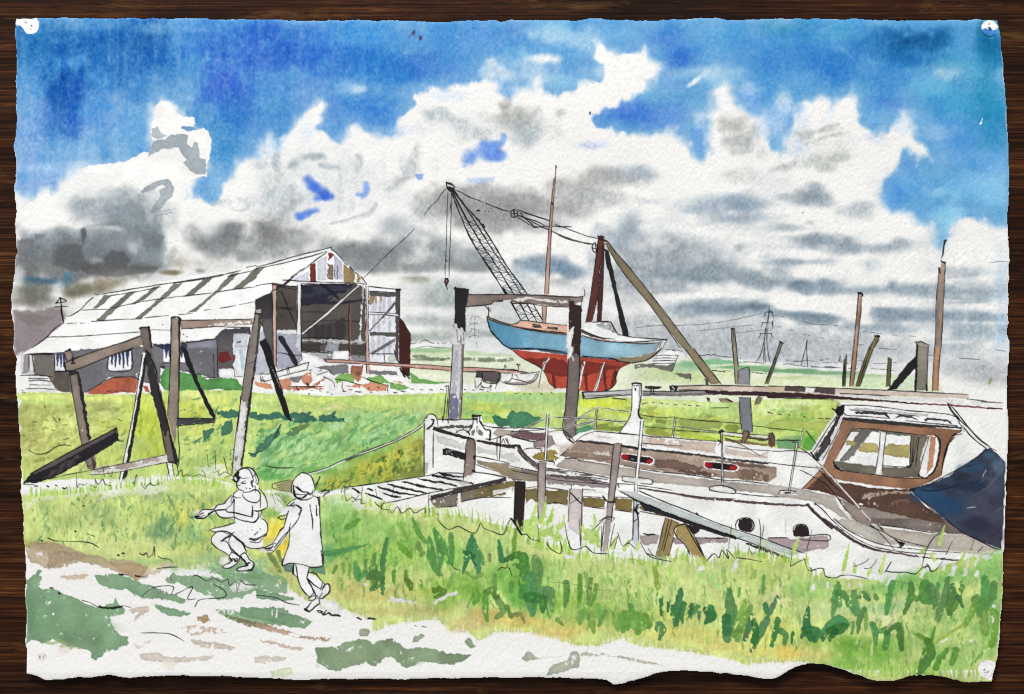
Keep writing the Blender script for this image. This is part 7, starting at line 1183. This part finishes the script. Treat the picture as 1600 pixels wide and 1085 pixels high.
ink("475 780 480 870 500 840 520 860 545 840|570 855 600 870 590 815 610 850 640 820 655 850 690 860|640 740 650 800|670 770 690 815 700 770|820 835 835 850 850 785 855 840|880 840 900 880 930 840 960 860 1000 840|1040 780 1045 830|1100 800 1130 760 1140 800 1160 790 1200 800 1240 790 1280 800 1260 760|1290 660 1300 740|1340 640 1345 760|1395 680 1420 780|1330 780 1370 760|1400 810 1440 790|1360 770 1370 800 1400 770 1450 800", .85); brush("215 860 235 860|290 862 300 865|345 855 355 860|390 870 405 878 415 870|515 985 525 985", [1.1,1], INK)
at('J')
ink("100 845 100 870 130 880 150 890 180 890|100 910 120 970|145 920 160 940 170 960 190 965|530 900 550 860 560 950 600 930 620 945 640 920|510 870 545 830|390 900 440 880 400 910|600 960 660 940 650 965 680 970|740 960 770 990 800 960 780 1000 830 1010 850 1030 880 990 910 1030 960 1000 990 1030 1050 1000 1055 1030|360 870 405 800|1100 1000 1120 1045 1140 1040|1080 1005 1085 1030|815 1005 830 1030", .9)
at('u')

# ================================================================== the two people
L('painted_person#1', 'crouching person in short sleeves and skirt with arms held out')
at('girl')
BODY = "440 160 460 130 500 90 545 66 610 70 650 105 675 150 690 195 680 225 700 300 745 350 770 410 760 450 710 480 715 530 760 565 775 620 760 700 725 740 735 800 690 825 620 830 580 815 565 860 600 910 640 950 645 1000 600 1035 500 1040 480 1015 520 995 560 980 525 910 500 890 515 920 500 960 440 1005 380 1015 345 1000 380 980 430 940 410 900 300 830 250 770 240 730 290 670 235 660 280 630 380 610 460 580 460 545 330 530 290 490 240 505 170 545 95 540 90 510 150 465 240 455 300 410 370 400 430 330 490 270 485 195 450 185"
wash(BODY, (241,240,238), .9, .8, 6, edge=.02, gran=.02)
wash("80 480 140 460 90 520 80 560 90 570", WHITE, 1, 2, 5, dry=.1, lb=False); wash("345 910 400 900 420 940 350 1000 320 950", WHITE, 1, 2.5, 6, dry=.08, lb=False); wash("450 1040 600 1045 580 1060 470 1055", WHITE, 1, 2, 5, dry=.1, lb=False)
ink("455 190 455 150 480 115 520 80 570 65 620 75 655 115 640 150|650 105 680 155 690 205 670 230 655 200|440 180 460 200 480 195|520 80 570 72 600 85 625 130 640 200|485 190 480 240 500 270 545 285|500 160 545 170 600 160|490 235 520 232|530 205 565 190|535 215 560 215|660 140 665 190|570 258 578 265|605 262 615 266", 1.4)
brush("470 150 490 130 500 170 490 200|500 110 480 150 500 180 515 150|625 190 622 215 630 245|455 185 480 200", [1.1,1.8,1.4,0.96], INK); brush("515 215 560 215", [0.64,0.8], INK)
ink("490 280 440 325 480 350 525 350|545 300 600 295 650 275 690 290 705 350 670 395 600 385 550 350 535 310|655 240 660 300|690 260 740 320 770 400 760 445 690 475 640 470|705 310 705 440|715 480 700 540", 1.4)
ink("430 330 380 380 360 405 300 420 260 460 170 460 130 490|370 405 400 360|455 350 440 410 400 440 375 460 280 470|460 380 455 450 460 540 465 580|440 340 425 390", 1.25); brush("435 400 460 370", [0.8,1.4], INK)
ink("130 490 90 520 95 540 170 545 220 510 270 475|95 525 130 515 160 500|100 535 140 530 180 515|160 548 190 525|170 490 130 505", 1.3); brush("90 530 130 522|95 540 170 545|230 500 290 470 370 465", [0.8,1.3,0.8], INK); brush("210 505 240 490 280 468", [0.96,1.3,0.96], INK)
ink("275 470 310 520 350 540 400 540 460 530|380 465 400 485 460 490 540 510 620 525 630 470|460 535 520 560 590 575 640 580 680 545 690 490", 1.4); brush("632 430 628 530", [0.8,1.3], INK); brush("600 578 650 580 670 560", [0.8,1.1,0.8], INK)
ink("715 545 755 570 775 620 768 680 730 720|465 585 380 612 310 630 260 640 232 658 280 672 340 665 400 690 460 675|705 640 700 650|650 700 680 670|605 730 660 740 720 710 750 690|610 765 640 770 690 775 720 735|600 740 640 760 700 730|560 805 620 830 690 828 740 815|625 655 630 660|585 660 590 662", 1.3); brush("600 735 660 745 725 715|765 690 730 725", [0.64,0.96,0.64], INK)
ink("290 675 245 725 250 780 310 835 360 860 410 895|300 670 340 665 390 670 440 700 480 740 530 780 560 830 575 870|340 755 385 760 410 800 430 850 450 870|440 690 410 740 410 790 450 850 500 890|375 665 420 680|330 760 420 710|420 700 345 760", 1.4); brush("340 755 375 730 420 705|410 900 440 950|440 840 500 900|460 710 540 780 560 820", [0.8,1.4,0.96], INK)
ink("410 890 430 850 440 870 410 900|430 860 490 890 510 910 490 960 430 1005 380 1015 345 1000 380 980 420 960 440 920|440 940 480 920|460 950 490 930|450 925 470 945|520 890 550 870 570 880 600 930 645 970 630 1020 590 1035 500 1040 485 1020 530 1000 570 990 590 960|510 900 560 960 590 990|570 970 600 965", 1.4); brush("455 925 475 950 490 930|515 895 560 950 580 990|565 985 600 965|585 1035 630 1022 645 975", [0.96,1.6,1.1], INK)
L('painted_person#2', 'standing person in a short pale dress seen from behind, one foot lifted')
at('kid')
wash("255 190 250 130 280 75 330 42 385 60 410 110 405 180 450 215 455 330 460 480 478 690 400 705 380 705 365 745 420 770 480 825 515 835 522 880 460 930 430 910 450 950 420 990 370 1020 340 1005 370 985 400 935 370 925 320 860 300 790 260 755 265 685 185 695 225 580 238 460 180 540 110 605 50 570 100 550 140 500 200 410 210 330 150 350 240 250 270 220", (241,240,238), .9, .8, 6, edge=.02, gran=.02)
wash("10 575 60 570 110 600 60 605", WHITE, 1, 2, 5, dry=.1, lb=False); wash("440 900 480 830 500 880 600 990 600 1050 460 1000", WHITE, 1, 3, 5, dry=.3, lb=False)
ink("255 190 252 130 275 80 310 48 340 42 390 68 410 130|250 170 255 110 270 90|262 130 270 200 300 220 330 215 365 190 385 200|280 140 300 160 330 175 360 175|270 190 310 195 350 195|365 180 400 190 405 160 390 195|265 175 265 210 290 222|290 222 330 235 380 225 410 205|450 70 410 180|460 175 530 165 480 195 470 210", 1.4); brush("265 130 275 195 300 218 340 215 365 185|290 140 320 170 360 180", [1.1,1.3,1.1,0.8], INK)
ink("280 225 250 240 220 275 290 270 320 300 300 340|270 250 240 270 270 285|225 330 195 345 150 350 185 375 205 365|320 285 310 340 290 380 245 440|230 310 210 370 195 430|380 265 390 330 400 380 398 440|425 270 430 345|450 215 450 320 455 420 458 500|400 200 430 215 450 250|430 215 450 212", 1.4); brush("440 220 448 280|428 300 430 345|455 440 460 505|280 270 315 295 305 330", [0.8,1.1,0.8], INK)
ink("200 425 170 450 150 490 110 545 60 570 0 575|240 430 220 470 170 540 120 600 105 610|245 400 235 430|230 450 200 480 130 570|60 570 100 550 140 540|65 580 110 575 125 560|75 590 115 590", 1.3); brush("170 450 190 430|60 572 95 580 120 560", [0.96,1.3,0.64], INK)
ink("240 430 232 540 210 610 185 695 240 680 330 690 400 710 475 692 470 600 460 500", 1.25); brush("188 650 185 695|460 590 475 690", [0.64,1.1], INK)
ink("270 685 260 750 290 778|280 685 290 740 298 800 330 870 380 920|378 705 365 760 360 790 390 840 410 890|372 745 420 750 450 790 480 820|365 790 420 840 460 865|470 820 455 860|485 825 470 865|370 930 420 905 430 920 390 950 370 940|410 890 370 925|460 860 490 830 515 830 522 870 510 895 465 930 450 920 470 890|430 910 450 955 420 985 375 1020 340 1005 360 995 395 950|490 830 465 875", 1.4); brush("400 860 420 900|265 690 262 750|360 790 385 830|520 850 515 890 470 925|345 1005 375 1020", [0.8,1.4,0.96], INK)
ink("430 1015 450 1030 470 1020 480 1045 520 1030 540 1050 595 1050", 1.3)
at('u')

# ================================================================== pin seats left bare at the corners
def pin(key, label, s, shade=None):
    L(key, label); at('u'); wash(s, (242,240,238), .8, .15, 4, edge=0, gran=.02, var=0)
def hole(x, y, r=1.1, c=(40,34,34)):
    line(np.array([[x, y], [x + .4, y + .3]]), [r, r * .8], c, .9, lb=False)
pin('pin_mark#1', 'bare white comma shaped patch with pin holes at the top left corner', "25 29 38 28 50 30 56 27 60 34 60 43 56 50 49 53 41 52 36 45 31 40 25 40")
hole(40, 36); hole(48.5, 40.5); line(np.array([[46, 45], [49, 45.5]]), [.5, .5], (130,126,124), .8, lb=False)
pin('pin_mark#2', 'round pin mark at the top right corner, white above and blue below', "1534 40 1538 34 1546 31 1555 34 1560 41 1558 47 1550 53 1541 52 1535 47")
wash("1535 46 1540 43 1544 46 1548 44 1552 47 1559 45 1556 51 1549 55 1541 53", (66,132,204), .9, 1, 4, edge=.05); wash("1545 42 1549 41 1550 47 1545 47", (40,60,90), .9, .8, 4, .8); hole(1547, 38, .8); ink("1534 48 1540 55 1549 57 1556 54", 1.1, (10,40,80))  # last arc: shadow at the embossed ring's lower edge, drawn in dark blue
pin('pin_mark#3', 'bare white pin mark with two holes at the bottom right corner', "1526 1044 1530 1034 1540 1031 1550 1033 1556 1036 1553 1048 1550 1064 1540 1060 1530 1055")
hole(1537, 1047, 1.2); hole(1542.5, 1050, .8); line(np.array([[1536, 1050], [1540, 1050.5]]), [.5, .5], (120,118,116), .8, lb=False)
L('pin_mark#4', 'faint pink pin mark with two holes at the bottom left corner')
wash("58 1020 72 1019 75 1028 66 1033 57 1030", (236,228,226), 2, 1.5, 5, .7); hole(63, 1027, 1.3); blob(69,1027,2,2,(150,90,110),.5,0,.8)
at('u')
at('u')
PINS = [(48, 41, 12.5), (1546, 43, 13), (1538, 1048, 14)]
HOLES = [(40, 36), (48, 40.5), (1547, 38), (1537, 1047), (1543, 1050), (63, 1026), (70, 1026)]
# ================================================================== build the sheet as real geometry
scene = bpy.context.scene
COLL = scene.collection

def lin(c):
    c = np.clip(c / 255.0, 0, 1)
    return np.where(c <= .04045, c / 12.92, ((c + .055) / 1.055) ** 2.4).astype(f32)

# torn deckle: a bare pale rim where the sheet thins out
rim = np.clip(1.0 + EDGE / (2.2 + 1.6 * NZ(30, None, 91)), 0, 1)
rim = rim * np.clip(.55 + .9 * NZ(40, None, 92), 0, 1) * np.clip(.25 + (np.arange(H, dtype=f32)[:, None] - 34) / 60, .25, 1)
col += (WHITE * .98 - col) * rim[..., None]
lab[(rim > .6)] = 0
ALBEDO = .86
pig = lin(col) * ALBEDO
pig = np.concatenate([pig, np.ones((H, W, 1), f32)], 2)

# height of the sheet above the wood, in metres: gentle cockling, edges a little raised, thinner at the deckle
yy, xx = np.mgrid[0:H, 0:W].astype(f32)
z = .0016 + .0008 * NZ(420, 330, 93) + .0005 * NZ(190, 150, 94) * (.5 + xx / W * .7) + .00010 * NZ(60, 46, 95)
e_in = np.clip(-EDGE, 0, 60)
z = z + .0016 * np.clip((yy - 940) / 110, 0, 1) ** 2 + .0008 * np.clip((60 - xx) / 40, 0, 1) ** 2 + .0007 * np.clip((xx - 1530) / 40, 0, 1) ** 2
z = z - .00030 * np.exp(-e_in / 2.5)
z = z + (TEX + .5 * NZ(2.2, 3.2, 97)) * .000074 * (.8 + .4 * xx / W) * np.clip(e_in / 3, .3, 1)
for (px_, py_, r_) in PINS:          # a drawing pin pressed a shallow round seat into the paper
    dd = np.hypot(xx - px_, yy - py_)
    z = z - .00022 * np.clip((r_ + 1.2 - dd) / 2.0, 0, 1)
for (px_, py_) in HOLES:
    dd = np.hypot(xx - px_, yy - py_)
    z = z - .0006 * np.clip(1.5 - dd * .8, 0, 1)
z = np.maximum(z, .00055).astype(f32)

def sheet_material():
    m = bpy.data.materials.new('watercolour_paper'); m.use_nodes = True
    nt = m.node_tree; b = nt.nodes['Principled BSDF']
    a = nt.nodes.new('ShaderNodeAttribute'); a.attribute_name = 'pigment'
    tc = nt.nodes.new('ShaderNodeTexCoord')
    n = nt.nodes.new('ShaderNodeTexNoise'); n.inputs['Scale'].default_value = 900; n.inputs['Detail'].default_value = 3
    mr = nt.nodes.new('ShaderNodeMapRange'); mr.inputs[1].default_value = .25; mr.inputs[2].default_value = .75; mr.inputs[3].default_value = .95; mr.inputs[4].default_value = 1.04
    mx = nt.nodes.new('ShaderNodeVectorMath'); mx.operation = 'SCALE'
    nt.links.new(tc.outputs['Object'], n.inputs['Vector']); nt.links.new(n.outputs['Fac'], mr.inputs[0])
    nt.links.new(a.outputs['Color'], mx.inputs[0]); nt.links.new(mr.outputs[0], mx.inputs['Scale'])
    nt.links.new(mx.outputs[0], b.inputs['Base Color'])
    b.inputs['Roughness'].default_value = .85; b.inputs['Specular IOR Level'].default_value = .18
    bp = nt.nodes.new('ShaderNodeBump'); bp.inputs['Strength'].default_value = .25; bp.inputs['Distance'].default_value = .00012
    nt.links.new(n.outputs['Fac'], bp.inputs['Height']); nt.links.new(bp.outputs[0], b.inputs['Normal'])
    return m
MAT = sheet_material()

vx = ((xx - W / 2) * U).astype(f32); vy = ((H / 2 - yy) * U).astype(f32)
inside = EDGE < 0
fin = inside[:-1, :-1] & inside[1:, :-1] & inside[:-1, 1:] & inside[1:, 1:]
flab = lab[:-1, :-1]

def put_mesh(name, co, quads, pigm):
    me = bpy.data.meshes.new(name)
    nv, nf = len(co), len(quads)
    me.vertices.add(nv); me.vertices.foreach_set('co', co.astype(f32).ravel())
    me.loops.add(nf * 4); me.loops.foreach_set('vertex_index', quads.astype(np.int32).ravel())
    me.polygons.add(nf); me.polygons.foreach_set('loop_start', np.arange(0, nf * 4, 4, dtype=np.int32))
    me.polygons.foreach_set('use_smooth', np.ones(nf, bool))
    me.update(calc_edges=True)
    at_ = me.attributes.new('pigment', 'FLOAT_COLOR', 'POINT'); at_.data.foreach_set('color', pigm.astype(f32).ravel())
    me.materials.append(MAT)
    return me

# smooth normals come from the whole sheet so that neighbouring parts shade as one surface
gy, gx = np.gradient(z); nrm = np.stack([-gx / U, gy / U, np.ones_like(z)], -1); nrm /= np.linalg.norm(nrm, axis=-1, keepdims=True)

root = bpy.data.objects.new('painting', None); COLL.objects.link(root)
root.empty_display_size = .02
root['label'] = 'watercolour painting of boats, crane and shed under a cloudy sky, torn white edges'
root['category'] = 'painting'
FI, FJ = np.nonzero(fin); FL = flab[FI, FJ]
made = {}
def obj(key, me, parent):
    nm = key.split('/')[-1].split('#')[0]
    o = bpy.data.objects.new(nm, me); COLL.objects.link(o); o.parent = parent
    if key in INFO: o['label'] = INFO[key]
    return o
def mesh_for(k):
    s = FL == k
    if s.sum() < 6: return None
    i, j = FI[s], FJ[s]
    a = i * W + j
    q = np.stack([a, a + W, a + W + 1, a + 1], 1)
    u, inv = np.unique(q, return_inverse=True)
    co = np.stack([vx.ravel()[u], vy.ravel()[u], z.ravel()[u]], 1); pg = pig.reshape(-1, 4)[u]; nn = nrm.reshape(-1, 3)[u]
    quads = inv.reshape(-1, 4)
    if k == 0:      # the bare sheet also carries its torn thickness and its underside
        fp = np.pad(fin, 1)
        extra_c, extra_q, extra_p, extra_n = [], [], [], []
        base = len(co)
        def side(mask, d0, d1):
            nonlocal base
            ii, jj = np.nonzero(mask)
            n = len(ii)
            t0 = (ii + d0[0]) * W + jj + d0[1]; t1 = (ii + d1[0]) * W + jj + d1[1]
            P0 = np.stack([vx.ravel()[t0], vy.ravel()[t0], z.ravel()[t0]], 1); P1 = np.stack([vx.ravel()[t1], vy.ravel()[t1], z.ravel()[t1]], 1)
            dz = np.array([0, 0, .00042], f32)
            extra_c.append(np.concatenate([P0, P1, P1 - dz, P0 - dz])); 
            b = base + np.arange(n); extra_q.append(np.stack([b, b + n, b + 2*n, b + 3*n], 1)); base += 4 * n
            c0 = np.tile(np.array([.66, .65, .62, 1], f32), (4 * n, 1)); extra_p.append(c0)
            s_ = np.array([d0[1] + d1[1] - 1, -(d0[0] + d1[0] - 1), .25], f32); s_ /= np.linalg.norm(s_); extra_n.append(np.tile(s_, (4 * n, 1)))
        f = fp[1:-1, 1:-1]
        side(f & ~fp[:-2, 1:-1], (0, 1), (0, 0)); side(f & ~fp[2:, 1:-1], (1, 0), (1, 1))
        side(f & ~fp[1:-1, :-2], (0, 0), (1, 0)); side(f & ~fp[1:-1, 2:], (1, 1), (0, 1))
        st = 6                                        # underside
        gi, gj = np.mgrid[0:H-st-1:st, 0:W-st-1:st]
        ok = inside[gi, gj] & inside[gi+st, gj] & inside[gi, gj+st] & inside[gi+st, gj+st]
        gi, gj = gi[ok], gj[ok]; n = len(gi)
        P = []
        for di, dj in ((0, 0), (0, st), (st, st), (st, 0)):
            t = (gi + di) * W + gj + dj
            P.append(np.stack([vx.ravel()[t], vy.ravel()[t], z.ravel()[t] - .00042], 1))
        extra_c.append(np.concatenate(P)); b = base + np.arange(n); extra_q.append(np.stack([b, b+n, b+2*n, b+3*n], 1)); base += 4*n
        extra_p.append(np.tile(np.array([.72, .71, .68, 1], f32), (4 * n, 1))); extra_n.append(np.tile(np.array([0, 0, -1], f32), (4 * n, 1)))
        co = np.concatenate([co] + extra_c); quads = np.concatenate([quads] + extra_q); pg = np.concatenate([pg] + extra_p); nn = np.concatenate([nn] + extra_n)
    nm = KEYS[k].split('/')[-1].split('#')[0]
    me = put_mesh(nm, co, quads, pg)
    me.normals_split_custom_set_from_vertices(nn.astype(float).tolist() if False else nn)
    return me
tops = []
for k in KEYS:
    t = k.split('/')[0]
    if t not in tops: tops.append(t)
for t in tops:
    subs = [k for k in KEYS if k.startswith(t + '/')]
    me = mesh_for(KEYS.index(t)) if t in KEYS else None
    ms = [(k, mesh_for(KEYS.index(k))) for k in subs]
    ms = [(k, m) for k, m in ms if m]
    if me is None and not ms: continue
    po = obj(t, me, root)
    for k, m in ms: obj(k, m, po)

# ================================================================== the wooden slab underneath
import bmesh
bm = bmesh.new(); bmesh.ops.create_cube(bm, size=1)
for v in bm.verts: v.co = (v.co.x * 2.2, v.co.y * 1.6, v.co.z * .03 - .015)
bmesh.ops.bevel(bm, geom=bm.edges[:], offset=.002, segments=2, affect='EDGES')
me = bpy.data.meshes.new('wooden_slab'); bm.to_mesh(me); bm.free()
slab = bpy.data.objects.new('wooden_slab', me); COLL.objects.link(slab)
slab['kind'] = 'structure'; slab['label'] = 'dark brown wood with horizontal grain lying under the painting'
def wood():
    m = bpy.data.materials.new('dark_oiled_wood'); m.use_nodes = True
    nt = m.node_tree; N = nt.nodes; K = nt.links; b = N['Principled BSDF']
    tc = N.new('ShaderNodeTexCoord')
    def noise(sx, sy, detail, rough, dist=0, off=0):
        mp = N.new('ShaderNodeMapping'); mp.inputs['Scale'].default_value = (sx, sy, 1); mp.inputs['Location'].default_value = (off, off * .7, 0)
        n = N.new('ShaderNodeTexNoise'); n.inputs['Scale'].default_value = 1; n.inputs['Detail'].default_value = detail; n.inputs['Roughness'].default_value = rough; n.inputs['Distortion'].default_value = dist
        K.new(tc.outputs['Object'], mp.inputs['Vector']); K.new(mp.outputs[0], n.inputs['Vector']); return n.outputs['Fac']
    def ramp(fac, stops):
        r = N.new('ShaderNodeValToRGB'); el = r.color_ramp.elements
        while len(el) < len(stops): el.new(.5)
        for e, (p_, c_) in zip(el, stops): e.position = p_; e.color = (*c_, 1)
        K.new(fac, r.inputs[0]); return r.outputs[0]
    def mix(a, b_, fac, mode='MIX'):
        x = N.new('ShaderNodeMix'); x.data_type = 'RGBA'; x.blend_type = mode
        for s, i in ((fac, 0), (a, 6), (b_, 7)):
            if hasattr(s, 'links') or hasattr(s, 'is_linked'): K.new(s, x.inputs[i])
            else: x.inputs[i].default_value = s if i == 0 else (*s, 1)
        return x.outputs[2]
    grain = noise(9, 760, 9, .70, .25)
    fine = noise(34, 2300, 4, .65, .15, 3)
    broad = noise(4.5, 34, 7, .72, .9, 7)
    patch = noise(13, 46, 6, .75, 1.0, 11)
    c1 = ramp(grain, [(.32, (.006, .0020, .0008)), (.45, (.020, .0066, .0022)), (.57, (.048, .0175, .0055)), (.72, (.125, .053, .018))])
    c2 = ramp(broad, [(.33, (.14, .10, .08)), (.46, (.68, .56, .46)), (.57, (1.25, 1.08, .9)), (.70, (2.9, 2.7, 2.3))])
    c = mix(c1, c2, 1.0, 'MULTIPLY')
    streak = ramp(fine, [(.64, (0, 0, 0)), (.73, (.6, .6, .6))])
    c = mix(c, (.19, .10, .048), streak)
    pore = ramp(noise(40, 1300, 3, .7, .3, 17), [(.36, (.85, .85, .85)), (.45, (0, 0, 0))])
    c = mix(c, (.005, .002, .001), pore)
    knots = ramp(patch, [(.30, (.92, .92, .92)), (.38, (0, 0, 0))])
    c = mix(c, (.006, .003, .0015), knots)
    gold = ramp(noise(10, 70, 7, .75, .8, 23), [(.57, (0, 0, 0)), (.70, (.6, .6, .6))])
    c = mix(c, (.135, .066, .021), gold)
    K.new(c, b.inputs['Base Color'])
    b.inputs['Roughness'].default_value = .55; b.inputs['Specular IOR Level'].default_value = .10
    bp = N.new('ShaderNodeBump'); bp.inputs['Strength'].default_value = .5; bp.inputs['Distance'].default_value = .0004
    K.new(grain, bp.inputs['Height']); K.new(bp.outputs[0], b.inputs['Normal'])
    return m
me.materials.append(wood())

# ================================================================== light, camera, look
w = bpy.data.worlds.new('World'); scene.world = w; w.use_nodes = True
bg = w.node_tree.nodes['Background']; bg.inputs[0].default_value = (.92, .96, 1, 1); bg.inputs[1].default_value = .43
def area(name, loc, target, sx, sy, power, colr):
    l = bpy.data.lights.new(name, 'AREA'); l.shape = 'RECTANGLE'; l.size = sx; l.size_y = sy; l.energy = power; l.color = colr
    o = bpy.data.objects.new(name, l); COLL.objects.link(o); o.location = loc
    from mathutils import Vector
    o.rotation_euler = (Vector(target) - Vector(loc)).to_track_quat('-Z', 'Y').to_euler()
area('window_light', (-.55, 2.3, 1.55), (0, -.05, 0), 1.2, .8, 122, (1, .99, .97))
cam = bpy.data.cameras.new('camera'); co_ = bpy.data.objects.new('camera', cam); COLL.objects.link(co_)
cam.sensor_width = 36; D_ = 1.0
co_.location = (0, 0, D_ + .002)
cam.lens = 36 * D_ / (W * U); cam.clip_start = .01; cam.clip_end = 50
scene.camera = co_
vs = scene.view_settings; vs.view_transform = 'Standard'; vs.look = 'None'; vs.exposure = 0; vs.gamma = 1; vs.use_curve_mapping = False
scene.render.engine = 'CYCLES'
scene.cycles.filter_width = 1.0
